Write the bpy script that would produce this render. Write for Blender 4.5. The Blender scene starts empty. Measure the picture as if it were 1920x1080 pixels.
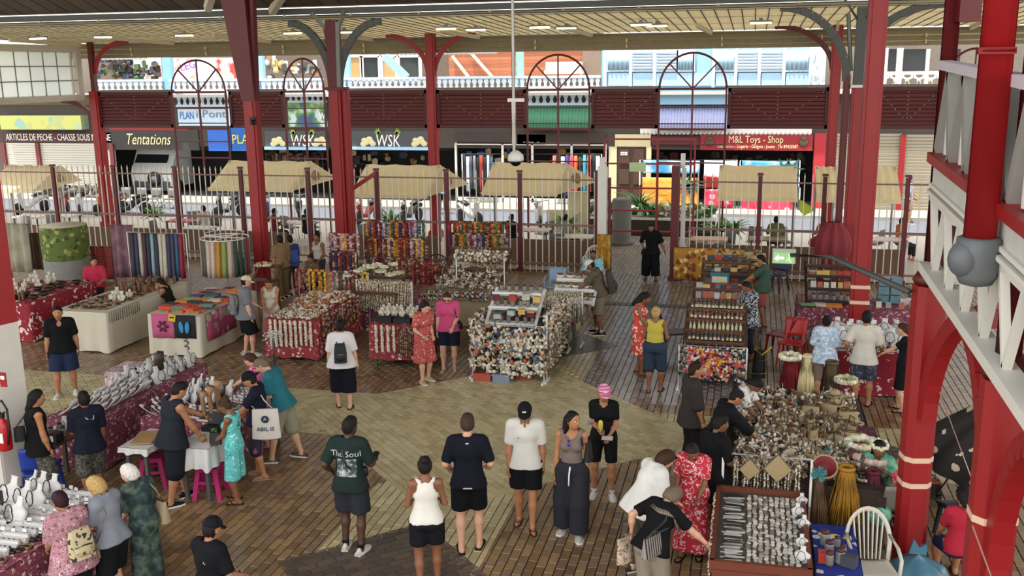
import bpy, math, random
import numpy as np
from mathutils import Vector, Matrix
from mathutils.bvhtree import BVHTree
random.seed(7)
RNG = np.random.default_rng(11)
SC = bpy.context.scene
COL = SC.collection
PI = math.pi
# ------------------------------------------------------------------ camera
CAM_F, CAM_YAW, CAM_PITCH, CAM_ROLL, CAM_H = 1856.1, -0.238577, 0.219612, -0.012414, 5.9
_cy, _sy, _cp, _sp = math.cos(CAM_YAW), math.sin(CAM_YAW), math.cos(CAM_PITCH), math.sin(CAM_PITCH)
_F = np.array([_sy * _cp, _cy * _cp, -_sp]); _r0 = np.array([_cy, -_sy, 0.0]); _u0 = np.cross(_r0, _F)
_cr, _sr = math.cos(CAM_ROLL), math.sin(CAM_ROLL)
_R = _cr * _r0 + _sr * _u0; _U = -_sr * _r0 + _cr * _u0
cam_data = bpy.data.cameras.new('camera'); cam = bpy.data.objects.new('camera', cam_data); COL.objects.link(cam)
cam_data.sensor_width = 36.0; cam_data.lens = CAM_F / 1920 * 36; cam_data.clip_end = 500
_m = Matrix.Identity(4)
for _i in range(3):
    _m[_i][0], _m[_i][1], _m[_i][2] = _R[_i], _U[_i], -_F[_i]
_m[2][3] = CAM_H
cam.matrix_world = _m
SC.camera = cam
# surveying helpers: where a sight line meets the ground, a height or a vertical plane
def _ray(x, y): return _F + (x - 960) / CAM_F * _R - (y - 540) / CAM_F * _U
def gp(x, y, z=0.0):
    d = _ray(x, y); t = (z - CAM_H) / d[2]; return (d[0] * t, d[1] * t)
def at_depth(x, y, Y):
    d = _ray(x, y); t = Y / d[1]; return (d[0] * t, Y, CAM_H + d[2] * t)
# ------------------------------------------------------------------ light
W = bpy.data.worlds.new('world'); SC.world = W; W.use_nodes = True
nt = W.node_tree; bg = nt.nodes['Background']
sky = nt.nodes.new('ShaderNodeTexSky'); sky.sky_type = 'NISHITA'; sky.sun_disc = False
sky.sun_elevation = math.radians(74); sky.sun_rotation = math.radians(200); sky.air_density = 1.0; sky.dust_density = 2.5; sky.ozone_density = 1.0
_wm = nt.nodes.new('ShaderNodeMix'); _wm.data_type = 'RGBA'; _wm.inputs[0].default_value = 0.72; _wm.inputs[7].default_value = (3.6, 3.35, 2.95, 1)
nt.links.new(sky.outputs[0], _wm.inputs[6]); nt.links.new(_wm.outputs[2], bg.inputs[0]); bg.inputs[1].default_value = 0.5   # thin bright cloud over the blue
sun_d = bpy.data.lights.new('sun', 'SUN'); sun = bpy.data.objects.new('sun', sun_d); COL.objects.link(sun)
sun_d.energy = 5.2; sun_d.angle = math.radians(1.5); sun_d.color = (1.0, 0.95, 0.86)
_sd = Vector((0.12, 0.25, -0.96)); sun.rotation_euler = _sd.to_track_quat('-Z', 'Y').to_euler(); sun.location = (0, -20, 60)
SC.view_settings.view_transform = 'Standard'; SC.view_settings.look = 'None'
SC.view_settings.gamma = 1.0; SC.view_settings.use_curve_mapping = False; SC.view_settings.exposure = 0.65
# ------------------------------------------------------------------ materials
MATS = {}
def _new(name):
    m = bpy.data.materials.new(name); m.use_nodes = True
    return m, m.node_tree, m.node_tree.nodes['Principled BSDF']
def rgb(c):
    if isinstance(c, str):
        c = c.lstrip('#'); v = [int(c[i:i + 2], 16) / 255 for i in (0, 2, 4)]
        return tuple(((x / 12.92) if x <= 0.04045 else ((x + 0.055) / 1.055) ** 2.4) for x in v) + (1.0,)
    return tuple(c) + (1.0,)
def mat(name, c, rough=0.6, metal=0.0, var=0.12, scale=6.0, bump=0.0, trans=0.0, emit=0.0, spec=0.5):
    """plain colour with a little uneven grain"""
    if name in MATS: return MATS[name]
    m, t, p = _new(name); c = rgb(c)
    p.inputs['Roughness'].default_value = rough; p.inputs['Metallic'].default_value = metal; p.inputs['Specular IOR Level'].default_value = spec
    if var > 0:
        tc = t.nodes.new('ShaderNodeTexCoord'); n = t.nodes.new('ShaderNodeTexNoise'); n.inputs['Scale'].default_value = scale; n.inputs['Detail'].default_value = 4
        oi = t.nodes.new('ShaderNodeObjectInfo')
        mx = t.nodes.new('ShaderNodeMix'); mx.data_type = 'RGBA'
        mx.inputs[6].default_value = tuple(x * (1 - var) for x in c[:3]) + (1,); mx.inputs[7].default_value = tuple(min(1, x * (1 + var)) for x in c[:3]) + (1,)
        t.links.new(tc.outputs['Object'], n.inputs['Vector']); t.links.new(n.outputs[0], mx.inputs[0]); t.links.new(mx.outputs[2], p.inputs['Base Color'])
        if bump:
            b = t.nodes.new('ShaderNodeBump'); b.inputs['Strength'].default_value = bump; b.inputs['Distance'].default_value = 0.02
            t.links.new(n.outputs[0], b.inputs['Height']); t.links.new(b.outputs[0], p.inputs['Normal'])
    else:
        p.inputs['Base Color'].default_value = c
    if trans: p.inputs['Transmission Weight'].default_value = trans
    if emit: p.inputs['Emission Color'].default_value = c; p.inputs['Emission Strength'].default_value = emit
    MATS[name] = m; return m
def ramp(t, stops, interp='CONSTANT'):
    r = t.nodes.new('ShaderNodeValToRGB'); cr = r.color_ramp; cr.interpolation = interp
    while len(cr.elements) < len(stops): cr.elements.new(0.5)
    for e, (pos, c) in zip(cr.elements, stops): e.position = pos; e.color = rgb(c)
    return r
def floral(name, base, cols, scale=8.0, dens=0.42, rough=0.75, squash=(1, 1, 1), warp=0.06):
    """printed cloth: scattered blooms of the given colours on a ground colour"""
    if name in MATS: return MATS[name]
    m, t, p = _new(name); p.inputs['Roughness'].default_value = rough
    tc = t.nodes.new('ShaderNodeTexCoord'); mp = t.nodes.new('ShaderNodeMapping'); mp.inputs['Scale'].default_value = squash
    ns = t.nodes.new('ShaderNodeTexNoise'); ns.inputs['Scale'].default_value = scale * 1.3
    add = t.nodes.new('ShaderNodeMix'); add.data_type = 'RGBA'; add.blend_type = 'LINEAR_LIGHT'; add.inputs[0].default_value = warp
    v = t.nodes.new('ShaderNodeTexVoronoi'); v.inputs['Scale'].default_value = scale
    t.links.new(tc.outputs['Object'], mp.inputs[0]); t.links.new(mp.outputs[0], ns.inputs['Vector'])
    t.links.new(mp.outputs[0], add.inputs[6]); t.links.new(ns.outputs[1], add.inputs[7]); t.links.new(add.outputs[2], v.inputs['Vector'])
    sep = t.nodes.new('ShaderNodeSeparateColor'); t.links.new(v.outputs['Color'], sep.inputs[0])
    pal = ramp(t, [(i / len(cols), c) for i, c in enumerate(cols)]); t.links.new(sep.outputs[0], pal.inputs[0])
    msk = ramp(t, [(0, (1, 1, 1)), (dens, (0, 0, 0))]); t.links.new(v.outputs['Distance'], msk.inputs[0])
    mx = t.nodes.new('ShaderNodeMix'); mx.data_type = 'RGBA'; mx.inputs[6].default_value = rgb(base)
    t.links.new(msk.outputs[0], mx.inputs[0]); t.links.new(pal.outputs[0], mx.inputs[7]); t.links.new(mx.outputs[2], p.inputs['Base Color'])
    MATS[name] = m; return m
def blotch(name, stops, scale=10.0, rough=0.7, detail=3.0, squash=(1, 1, 1)):
    """camouflage, tie-dye and veined stone: noise cut into colours"""
    if name in MATS: return MATS[name]
    m, t, p = _new(name); p.inputs['Roughness'].default_value = rough
    tc = t.nodes.new('ShaderNodeTexCoord'); mp = t.nodes.new('ShaderNodeMapping'); mp.inputs['Scale'].default_value = squash
    n = t.nodes.new('ShaderNodeTexNoise'); n.inputs['Scale'].default_value = scale; n.inputs['Detail'].default_value = detail
    r = ramp(t, stops, 'LINEAR'); t.links.new(tc.outputs['Object'], mp.inputs[0]); t.links.new(mp.outputs[0], n.inputs['Vector'])
    t.links.new(n.outputs[0], r.inputs[0]); t.links.new(r.outputs[0], p.inputs['Base Color'])
    MATS[name] = m; return m
def striped(name, a, b, scale=6.0, axis='Z', rough=0.7, dist=0.0, cut=0.5):
    if name in MATS: return MATS[name]
    m, t, p = _new(name); p.inputs['Roughness'].default_value = rough
    tc = t.nodes.new('ShaderNodeTexCoord'); w = t.nodes.new('ShaderNodeTexWave'); w.bands_direction = axis; w.inputs['Scale'].default_value = scale; w.inputs['Distortion'].default_value = dist
    r = ramp(t, [(0, a), (cut, b)]); t.links.new(tc.outputs['Object'], w.inputs['Vector']); t.links.new(w.outputs[1], r.inputs[0]); t.links.new(r.outputs[0], p.inputs['Base Color'])
    MATS[name] = m; return m
def pervar(name, cols, rough=0.6, metal=0.0, grain=0.15, scale=14.0, spec=0.5):
    """each separate piece (mesh island or object) takes its own shade"""
    if name in MATS: return MATS[name]
    m, t, p = _new(name); p.inputs['Roughness'].default_value = rough; p.inputs['Metallic'].default_value = metal
    p.inputs['Specular IOR Level'].default_value = spec
    g = t.nodes.new('ShaderNodeNewGeometry'); oi = t.nodes.new('ShaderNodeObjectInfo')
    ad = t.nodes.new('ShaderNodeMath'); ad.operation = 'ADD'; fr = t.nodes.new('ShaderNodeMath'); fr.operation = 'FRACT'
    t.links.new(g.outputs['Random Per Island'], ad.inputs[0]); t.links.new(oi.outputs['Random'], ad.inputs[1]); t.links.new(ad.outputs[0], fr.inputs[0])
    pal = ramp(t, [(i / len(cols), c) for i, c in enumerate(cols)]); t.links.new(fr.outputs[0], pal.inputs[0])
    tc = t.nodes.new('ShaderNodeTexCoord'); n = t.nodes.new('ShaderNodeTexNoise'); n.inputs['Scale'].default_value = scale; n.inputs['Detail'].default_value = 5
    t.links.new(tc.outputs['Object'], n.inputs['Vector'])
    mr = t.nodes.new('ShaderNodeMapRange'); mr.inputs[3].default_value = 1 - grain * 2; mr.inputs[4].default_value = 1 + grain * 2; t.links.new(n.outputs[0], mr.inputs[0])
    mx = t.nodes.new('ShaderNodeMix'); mx.data_type = 'RGBA'; mx.blend_type = 'MULTIPLY'; mx.inputs[0].default_value = 1
    t.links.new(pal.outputs[0], mx.inputs[6]); t.links.new(mr.outputs[0], mx.inputs[7]); t.links.new(mx.outputs[2], p.inputs['Base Color'])
    MATS[name] = m; return m
def glassy(name, c, alpha=0.35, rough=0.08):
    if name in MATS: return MATS[name]
    m, t, p = _new(name); p.inputs['Base Color'].default_value = rgb(c); p.inputs['Roughness'].default_value = rough; p.inputs['Alpha'].default_value = alpha
    MATS[name] = m; return m
def translucent(name, c, frac=0.6):
    if name in MATS: return MATS[name]
    m, t, p = _new(name); p.inputs['Base Color'].default_value = rgb(c); p.inputs['Roughness'].default_value = 0.8
    tr = t.nodes.new('ShaderNodeBsdfTranslucent'); tr.inputs[0].default_value = rgb(c); mx = t.nodes.new('ShaderNodeMixShader'); mx.inputs[0].default_value = frac
    t.links.new(p.outputs[0], mx.inputs[1]); t.links.new(tr.outputs[0], mx.inputs[2]); t.links.new(mx.outputs[0], t.nodes['Material Output'].inputs[0])
    MATS[name] = m; return m
# ------------------------------------------------------------------ mesh writer
def rotz(a):
    c, s = math.cos(a), math.sin(a); return np.array([[c, -s, 0], [s, c, 0], [0, 0, 1.0]])
def rotx(a):
    c, s = math.cos(a), math.sin(a); return np.array([[1.0, 0, 0], [0, c, -s], [0, s, c]])
def roty(a):
    c, s = math.cos(a), math.sin(a); return np.array([[c, 0, s], [0, 1.0, 0], [-s, 0, c]])
def unit(v):
    v = np.asarray(v, float); n = np.linalg.norm(v); return v / n if n > 1e-9 else np.array([0, 0, 1.0])
def frame(d, up=(0, 0, 1)):
    d = unit(d); up = np.asarray(up, float)
    if abs(d @ unit(up)) > 0.98: up = np.array([0, 1.0, 0])
    x = unit(np.cross(d, up)); y = np.cross(x, d); return x, y, d
class M:
    def __init__(s): s.v = []; s.f = []; s.m = []; s.s = []; s.n = 0; s.T = None
    def add(s, V, F, m=0, sm=False):
        V = np.asarray(V, float)
        if s.T is not None: V = V @ s.T[0].T + s.T[1]
        o = s.n; s.v.append(V); s.n += len(V)
        for f in F: s.f.append(tuple(i + o for i in f)); s.m.append(m); s.s.append(sm)
        return s
    def box(s, c, d, rz=0.0, m=0, R=None, taper=1.0):
        x, y, z = [k / 2 for k in d]
        V = np.array([[a * (taper if k > 0 else 1), b * (taper if k > 0 else 1), k] for k in (-z, z) for a, b in ((-x, -y), (x, -y), (x, y), (-x, y))])
        Q = R if R is not None else rotz(rz)
        return s.add(V @ Q.T + np.asarray(c, float), [(3, 2, 1, 0), (4, 5, 6, 7), (0, 1, 5, 4), (1, 2, 6, 5), (2, 3, 7, 6), (3, 0, 4, 7)], m)
    def bar(s, a, b, w, h, m=0, up=(0, 0, 1), w2=None, h2=None):
        a, b = np.asarray(a, float), np.asarray(b, float); x, y, d = frame(b - a, up); w2 = w2 or w; h2 = h2 or h
        V = [a + x * i * w / 2 + y * j * h / 2 for i, j in ((-1, -1), (1, -1), (1, 1), (-1, 1))] + [b + x * i * w2 / 2 + y * j * h2 / 2 for i, j in ((-1, -1), (1, -1), (1, 1), (-1, 1))]
        return s.add(V, [(3, 2, 1, 0), (4, 5, 6, 7), (0, 1, 5, 4), (1, 2, 6, 5), (2, 3, 7, 6), (3, 0, 4, 7)], m)
    def tube(s, pts, r, n=6, m=0, closed=False, caps=True, sm=True, flat=None, up=(0, 0, 1)):
        P = [np.asarray(p, float) for p in pts]; k = len(P); rs = r if hasattr(r, '__len__') else [r] * k; V = []
        X = None
        for i in range(k):
            d = (P[(i + 1) % k] - P[i - 1]) if closed else (P[min(i + 1, k - 1)] - P[max(i - 1, 0)])
            d = unit(d)
            if X is None: X, Y, _ = frame(d, up)
            else:
                X = unit(X - d * (X @ d)); Y = np.cross(d, X)
            for j in range(n):
                a = 2 * PI * j / n; V.append(P[i] + rs[i] * (X * math.cos(a) + Y * math.sin(a) * (flat or 1)))
        F = []
        for i in range(k if closed else k - 1):
            for j in range(n):
                a, b = i * n + j, i * n + (j + 1) % n; c = ((i + 1) % k) * n
                F.append((a, b, c + (j + 1) % n, c + j))
        if caps and not closed: F += [tuple(range(n))[::-1], tuple((k - 1) * n + j for j in range(n))]
        return s.add(V, F, m, sm)
    def lathe(s, prof, n=12, c=(0, 0, 0), m=0, sm=True, R=None, sq=(1, 1), caps=True):
        V = [(r * math.cos(2 * PI * j / n) * sq[0], r * math.sin(2 * PI * j / n) * sq[1], z) for r, z in prof for j in range(n)]
        V = np.array(V)
        if R is not None: V = V @ R.T
        F = []
        for i in range(len(prof) - 1):
            for j in range(n):
                F.append((i * n + j, i * n + (j + 1) % n, (i + 1) * n + (j + 1) % n, (i + 1) * n + j))
        if caps: F += [tuple(range(n))[::-1], tuple((len(prof) - 1) * n + j for j in range(n))]
        return s.add(V + np.asarray(c, float), F, m, sm)
    def ball(s, c, r, nu=8, nv=5, m=0, R=None, sm=True):
        r = r if hasattr(r, '__len__') else (r, r, r); V = [(0, 0, -1)]; F = []
        for i in range(1, nv):
            t = -PI / 2 + PI * i / nv
            for j in range(nu): V.append((math.cos(t) * math.cos(2 * PI * j / nu), math.cos(t) * math.sin(2 * PI * j / nu), math.sin(t)))
        V.append((0, 0, 1)); L = len(V) - 1
        for j in range(nu): F.append((0, 1 + (j + 1) % nu, 1 + j)); F.append((L, L - nu + j, L - nu + (j + 1) % nu))
        for i in range(nv - 2):
            for j in range(nu): a = 1 + i * nu; F.append((a + j, a + (j + 1) % nu, a + nu + (j + 1) % nu, a + nu + j))
        V = np.array(V) * np.asarray(r, float)
        if R is not None: V = V @ R.T
        return s.add(V + np.asarray(c, float), F, m, sm)
    def prism(s, pts, z0, z1, m=0, R=None, c=(0, 0, 0)):
        """outline in x,y drawn up from z0 to z1"""
        k = len(pts); V = np.array([(x, y, z0) for x, y in pts] + [(x, y, z1) for x, y in pts], float)
        if R is not None: V = V @ np.asarray(R).T
        F = [tuple(range(k))[::-1], tuple(range(k, 2 * k))] + [(i, (i + 1) % k, k + (i + 1) % k, k + i) for i in range(k)]
        return s.add(V + np.asarray(c, float), F, m)
    def grid(s, fn, nu, nv, m=0, sm=True, thick=0.0, closed=False):
        V = np.array([fn(i / nu, j / nv) for j in range(nv + 1) for i in range(nu + 1)], float); w = nu + 1
        F = [(j * w + i, j * w + i + 1, (j + 1) * w + i + 1, (j + 1) * w + i) for j in range(nv) for i in range(nu)]
        if thick:
            G = V.reshape(nv + 1, nu + 1, 3); du = np.gradient(G, axis=1); dv = np.gradient(G, axis=0); nn = np.cross(du, dv)
            nn /= np.linalg.norm(nn, axis=2, keepdims=True) + 1e-9; B = (G - nn * thick).reshape(-1, 3); k = len(V)
            F2 = [tuple(x + k for x in f[::-1]) for f in F]
            rim = [i for i in range(w)] + [j * w + nu for j in range(1, nv + 1)] + [nv * w + i for i in range(nu - 1, -1, -1)] + [j * w for j in range(nv - 1, 0, -1)]
            F3 = [(rim[(i + 1) % len(rim)], rim[i], rim[i] + k, rim[(i + 1) % len(rim)] + k) for i in range(len(rim))]
            return s.add(np.vstack([V, B]), F + F2 + F3, m, sm)
        return s.add(V, F, m, sm)
    def mesh(s, name, mats):
        me = bpy.data.meshes.new(name)
        V = np.vstack(s.v) if s.v else np.zeros((0, 3)); me.from_pydata(V.tolist(), [], s.f)
        for x in (mats if isinstance(mats, (list, tuple)) else [mats]): me.materials.append(x)
        if any(s.m): me.polygons.foreach_set('material_index', s.m)
        me.polygons.foreach_set('use_smooth', s.s); me.update(); return me
    def build(s, name, mats, parent=None, loc=None, rz=None):
        return link(name, s.mesh(name, mats), parent, loc, rz)
def link(name, me, parent=None, loc=None, rz=None):
    o = bpy.data.objects.new(name, me); COL.objects.link(o)
    if parent is not None: o.parent = parent
    if loc is not None: o.location = loc
    if rz is not None: o.rotation_euler = (0, 0, rz)
    return o
def tag(o, label=None, cat=None, group=None, kind=None):
    if label: o['label'] = label
    if cat: o['category'] = cat
    if group: o['group'] = group
    if kind: o['kind'] = kind
    return o
def thing(name, label, cat, loc=(0, 0, 0), rz=0.0, group=None, kind=None):
    o = bpy.data.objects.new(name, None); COL.objects.link(o); o.empty_display_size = 0.1
    o.location = loc; o.rotation_euler = (0, 0, rz); return tag(o, label, cat, group, kind)
KIDS = {}
def dup(root, loc, rz=0.0, label=None, group=None, scale=None, rot=None):
    if root.name not in KIDS: KIDS[root.name] = [(c, list(c.children)) for c in root.children]
    r = root.copy(); COL.objects.link(r); r.location = loc; r.rotation_euler = rot if rot is not None else (0, 0, rz)
    if label: r['label'] = label
    if group: r['group'] = group
    if scale is not None: r.scale = scale if hasattr(scale, '__len__') else (scale,) * 3
    for c, gs in KIDS[root.name]:
        d = c.copy(); COL.objects.link(d); d.parent = r
        for g in gs:
            e = g.copy(); COL.objects.link(e); e.parent = d
    return r
def nth(k): return str(k) + ('th' if 10 < k % 100 < 20 else {1: 'st', 2: 'nd', 3: 'rd'}.get(k % 10, 'th'))
class Kind:
    """a kind of goods: the first placing moves the original, later ones copy it and its parts"""
    def __init__(s, root): s.root = root; s.used = False
    def put(s, loc, rz=0.0, label=None, group=None, scale=None, rot=None):
        if not s.used:
            s.used = True; r = s.root; r.location = loc; r.rotation_euler = rot if rot is not None else (0, 0, rz)
            if scale is not None: r.scale = scale if hasattr(scale, '__len__') else (scale,) * 3
            if label: r['label'] = label
            if group: r['group'] = group
            return r
        return dup(s.root, loc, rz, label, group, scale, rot)
def struct(name, me_or_m, mats=None, parent=None, loc=None):
    o = me_or_m.build(name, mats, parent, loc) if isinstance(me_or_m, M) else link(name, me_or_m, parent, loc)
    if parent is None: o['kind'] = 'structure'
    return o
def text_mesh(s, size, depth=0.006, shear=0.0, spacing=1.0, align='CENTER'):
    cu = bpy.data.curves.new('lettering', 'FONT'); cu.body = s; cu.size = size; cu.extrude = depth / 2; cu.shear = shear
    cu.align_x = align; cu.align_y = 'CENTER'; cu.space_character = spacing; cu.resolution_u = 2
    o = bpy.data.objects.new('lettering', cu); COL.objects.link(o)
    bpy.context.view_layer.update(); dg = bpy.context.evaluated_depsgraph_get(); me = bpy.data.meshes.new_from_object(o.evaluated_get(dg))
    bpy.data.objects.remove(o); bpy.data.curves.remove(cu); return me
def lettering(s, size, m, parent, loc, rot=(PI / 2, 0, 0), name='lettering', wide=None, **k):
    me = text_mesh(s, size, **k); me.materials.clear(); me.materials.append(m)
    o = link(name, me, parent, loc); o.rotation_euler = rot
    if wide:
        xs = [v.co.x for v in me.vertices]; o.scale = (wide / (max(xs) - min(xs)), 1, 1)
    return o
# ================================================================== MATERIALS
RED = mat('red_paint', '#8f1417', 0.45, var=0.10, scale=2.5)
REDD = mat('dark_red_paint_and_shade', '#590f13', 0.5, var=0.1)  # dark red paint; also carries the backlit tone of upper column parts
MAROON = mat('maroon_wood', '#4a1a1d', 0.6, var=0.14, scale=9)
WHITEP = mat('white_paint', '#d9d6cc', 0.55, var=0.06, scale=3)
GREYP = mat('grey_paint', '#7d7f78', 0.6, var=0.14, scale=4)
DGREY = mat('dark_grey_iron', '#4c4d49', 0.6, var=0.1)
CREAM = mat('cream_paint', '#cfc39c', 0.6)
BLACK = mat('black_plastic', '#141416', 0.5, var=0.2)
STEEL = mat('brushed_steel', '#8d8f90', 0.35, 0.7)
WOOD = mat('brown_wood', '#5b3a25', 0.55, var=0.25, scale=12)
CHARC = mat('charcoal', '#26262a', 0.7)
ASPH = mat('pale_paving', '#b9b3a6', 0.85, var=0.12, scale=1.5)
GLASSD = mat('dark_glass', '#20272b', 0.12, var=0.3, scale=2)
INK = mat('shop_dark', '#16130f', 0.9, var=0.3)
WHT = mat('white_plastic', '#e3e1da', 0.45, var=0.04)
# ================================================================== FLOOR AND PAVING
m = M(); m.box((-7, 24, -0.06), (70, 48, 0.1))
floor = struct('floor', m, [mat('mortar', '#2a2019', 0.8, var=0.15)])
BRK = pervar('brown_brick', ['#7a6042', '#8a6e4a', '#80674c', '#70573c', '#947550', '#7a634e', '#8c7252'], rough=0.3, grain=0.16)
CRB = pervar('cream_brick', ['#b9ab7f', '#c4b68a', '#b0a37a', '#beb087', '#ab9d72'], rough=0.33, grain=0.14)
GRB = pervar('grey_brick', ['#51463c', '#574c42', '#4c423a', '#5d5146'], rough=0.4, grain=0.14)
WKB = pervar('walkway_brick_glare', ['#857a70', '#8e8277', '#7c7168', '#948a80', '#82736a'], rough=0.26, grain=0.14)  # grey-brown brick with the daylight glare put into its colour
def clip_poly(P, poly):
    """P cut by a convex counter-clockwise polygon"""
    for i in range(len(poly)):
        a, b = poly[i], poly[(i + 1) % len(poly)]; out = []
        for j in range(len(P)):
            p, q = P[j], P[(j + 1) % len(P)]
            sp = (b[0] - a[0]) * (p[1] - a[1]) - (b[1] - a[1]) * (p[0] - a[0]); sq = (b[0] - a[0]) * (q[1] - a[1]) - (b[1] - a[1]) * (q[0] - a[0])
            if sp >= 0: out.append(p)
            if (sp > 0) != (sq > 0) and abs(sp - sq) > 1e-12:
                t = sp / (sp - sq); out.append((p[0] + t * (q[0] - p[0]), p[1] + t * (q[1] - p[1])))
        P = out
        if len(P) < 3: return []
    return P
def inside(p, poly): return all((poly[(i + 1) % len(poly)][0] - poly[i][0]) * (p[1] - poly[i][1]) - (poly[(i + 1) % len(poly)][1] - poly[i][1]) * (p[0] - poly[i][0]) >= -1e-9 for i in range(len(poly)))
CX, CY, HD = -4.06, 15.38, 3.6
def dia(cx, cy, h): return [(cx, cy - h), (cx + h, cy), (cx, cy + h), (cx - h, cy)]
def rectp(x0, y0, x1, y1): return [(x0, y0), (x1, y0), (x1, y1), (x0, y1)]
_big = dia(CX, CY, HD)
FIELDS = []                                            # (outline, brick material, laying angle); earlier fields win
for gx, gy in ((CX, CY - 5.25), (CX - 5.25, CY), (CX, CY + 5.1), (CX + 5.25, CY)): FIELDS.append((dia(gx, gy, 1.42), GRB, PI / 4))
FIELDS.append((_big, CRB, -PI / 4))
FIELDS.append((rectp(CX - 1.05, 8.4, CX + 1.05, CY), CRB, PI / 2))
FIELDS.append((rectp(-14.5, CY - 1.07, CX, CY + 1.07), CRB, PI / 4))
FIELDS.append((rectp(CX, CY - 1.07, 5.0, CY + 1.07), CRB, PI / 2))
FIELDS.append((rectp(CX - 1.05, CY, CX + 1.05, 21.5), CRB, PI / 2))
FIELDS.append((rectp(CX + 1.05, 16.9, -0.2, 27.0), WKB, PI / 2)); FIELDS.append((rectp(-5.2, 27.0, -.6, 34.4), WKB, PI / 2))
FIELDS.append((rectp(-30, 7.5, 8, 33), BRK, PI / 2))
BL, BW = 0.245, 0.122
bricks = []                                            # (distance, outline, material)
for fi, (poly, bm_, ang) in enumerate(FIELDS):
    c, s_ = math.cos(ang), math.sin(ang); cx = sum(p[0] for p in poly) / len(poly); cy = sum(p[1] for p in poly) / len(poly)
    ext = max(math.hypot(p[0] - cx, p[1] - cy) for p in poly)
    if fi == len(FIELDS) - 1: cx, cy = -4.06, 14.0
    nr = int(ext / BW) + 2; nc = int(ext / BL) + 2
    for i in range(-nr, nr):
        for j in range(-nc, nc):
            u0 = j * BL + (BL / 2 if i % 2 else 0); v0 = i * BW; mx, my = u0 + BL / 2, v0 + BW / 2
            wx, wy = cx + mx * c - my * s_, cy + mx * s_ + my * c
            dx, dy = wx, wy
            if wy < 7.5 or wy > 34.4: continue
            # keep to the wedge of floor the hall shows, with a margin
            a = math.atan2(dx, dy)
            if a < -0.90 or a > 0.36: continue
            if fi == len(FIELDS) - 1 and wy > 28.0: continue
            P = [(cx + (u0 + a_) * c - (v0 + b_) * s_, cy + (u0 + a_) * s_ + (v0 + b_) * c) for a_, b_ in ((.004, .006), (BL - .004, .006), (BL - .004, BW - .006), (.004, BW - .006))]
            if fi < len(FIELDS) - 1 or True:
                ins = [inside(p, poly) for p in P]
                if not any(ins): continue
                if not all(ins): P = clip_poly(P, poly)
                if len(P) < 3: continue
            mid = (sum(p[0] for p in P) / len(P), sum(p[1] for p in P) / len(P))
            hid = False; low = 0.0
            for q, _, _ in FIELDS[:fi]:
                k = sum(inside(p, q) for p in P)
                if k == len(P): hid = True; break
                if k: low = 0.004 * (1 + fi * 0.0)
            if hid: continue
            bricks.append((math.hypot(wx, wy), P, bm_, low))
bricks.sort(key=lambda b: b[0])
vis = [b for b in bricks if abs(math.atan2(np.mean([p[0] for p in b[1]]), np.mean([p[1] for p in b[1]])) - CAM_YAW) < 0.44 and b[0] > 9.2]
near = vis[:300]; nid = set(id(b) for b in near)
def brick_into(mm, P, low, mi, org=(0, 0)):
    dz = random.uniform(-.0015, .0015) - low; k = len(P); ch = .003; c0 = (sum(p[0] for p in P) / k, sum(p[1] for p in P) / k)
    top = [(p[0] + (c0[0] - p[0]) * 0.03 - org[0], p[1] + (c0[1] - p[1]) * 0.04 - org[1], 0.004 + dz) for p in P]; bot = [(p[0] - org[0], p[1] - org[1], -0.008 + dz) for p in P]
    mm.add(top + bot, [tuple(range(k))] + [(i, k + i, k + (i + 1) % k, (i + 1) % k) for i in range(k)], mi)
for d, P, bm_, low in near:
    mm = M(); o = (sum(p[0] for p in P) / len(P), sum(p[1] for p in P) / len(P)); brick_into(mm, P, low, 0, o)
    mm.build('brick', [bm_], floor, (o[0], o[1], 0))
mm = M(); slots = [BRK, CRB, GRB, WKB]
for b in bricks:
    if id(b) not in nid: brick_into(mm, b[1], b[3], slots.index(b[2]))
tag(mm.build('brick_field', slots, floor), kind='stuff')
# drain channel across the walkway
m = M(); m.box((-2.0, 24.35, 0.006), (3.6, 0.3, 0.012))
for i in range(24): m.box((-3.7 + i * .15, 24.35, 0.016), (.03, .26, .012), m=1)
tag(m.build('drain_cover', [mat('drain_iron', '#3c3a38', 0.5), DGREY]), 'dark iron drain cover crossing the entrance walkway', 'drain cover')
m = M(); m.box((-12, 32.3, -0.052), (150, 8, 0.1)); struct('pavement', m, [ASPH]); m = M(); m.box((-12, 59.8, -0.05), (150, 47, 0.1)); struct('street', m, [mat('road_grey', '#5e636c', .85, var=.12, scale=.8)])
m = M(); m.box((-12, 40.9, 0.06), (110, 2.2, 0.12)); struct('sidewalk', m, [mat('kerb_grey', '#8f8d88', 0.8)])
# ================================================================== ROOFS
PANT = pervar('roof_sheet_low', ['#cabf9e', '#d0c4a2'], rough=0.6, grain=0.1)
PAND = pervar('roof_board_brown', ['#54483a', '#4a4034', '#5c5042', '#50453a'], rough=0.7, grain=0.12)
roof = struct('roof_aisle', M().box((-7, 29.2, 7.27), (40, .12, .12)).box((-7, 31.6, 7.19), (40, .12, .12)), [DGREY])
me = M().box((0, 0, 0), (0.344, 7.9, 0.02)).box((.172, 0, -.014), (.03, 7.9, .022), m=1).mesh('roof_panel', [translucent('roof_sheet_tan_glow', '#e0d8be', .30), DGREY])  # translucency added so the underside looks evenly bright
for i in range(115):
    o = link('roof_panel', me, roof, (-26.8 + i * 0.345, 30.75, 7.15)); o.rotation_euler = (-0.035, 0, 0)
nave = struct('roof_nave', M().add([(-34, 26.9, 7.62), (14, 26.9, 7.62), (14, 9, 13.6), (-34, 9, 13.6)], [(0, 1, 2, 3)]), [DGREY])
me = M().box((0, 0, 0), (0.50, 18.2, 0.03)).mesh('roof_board', [PAND]); _t = math.atan2(-5.98, 17.9)
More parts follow.
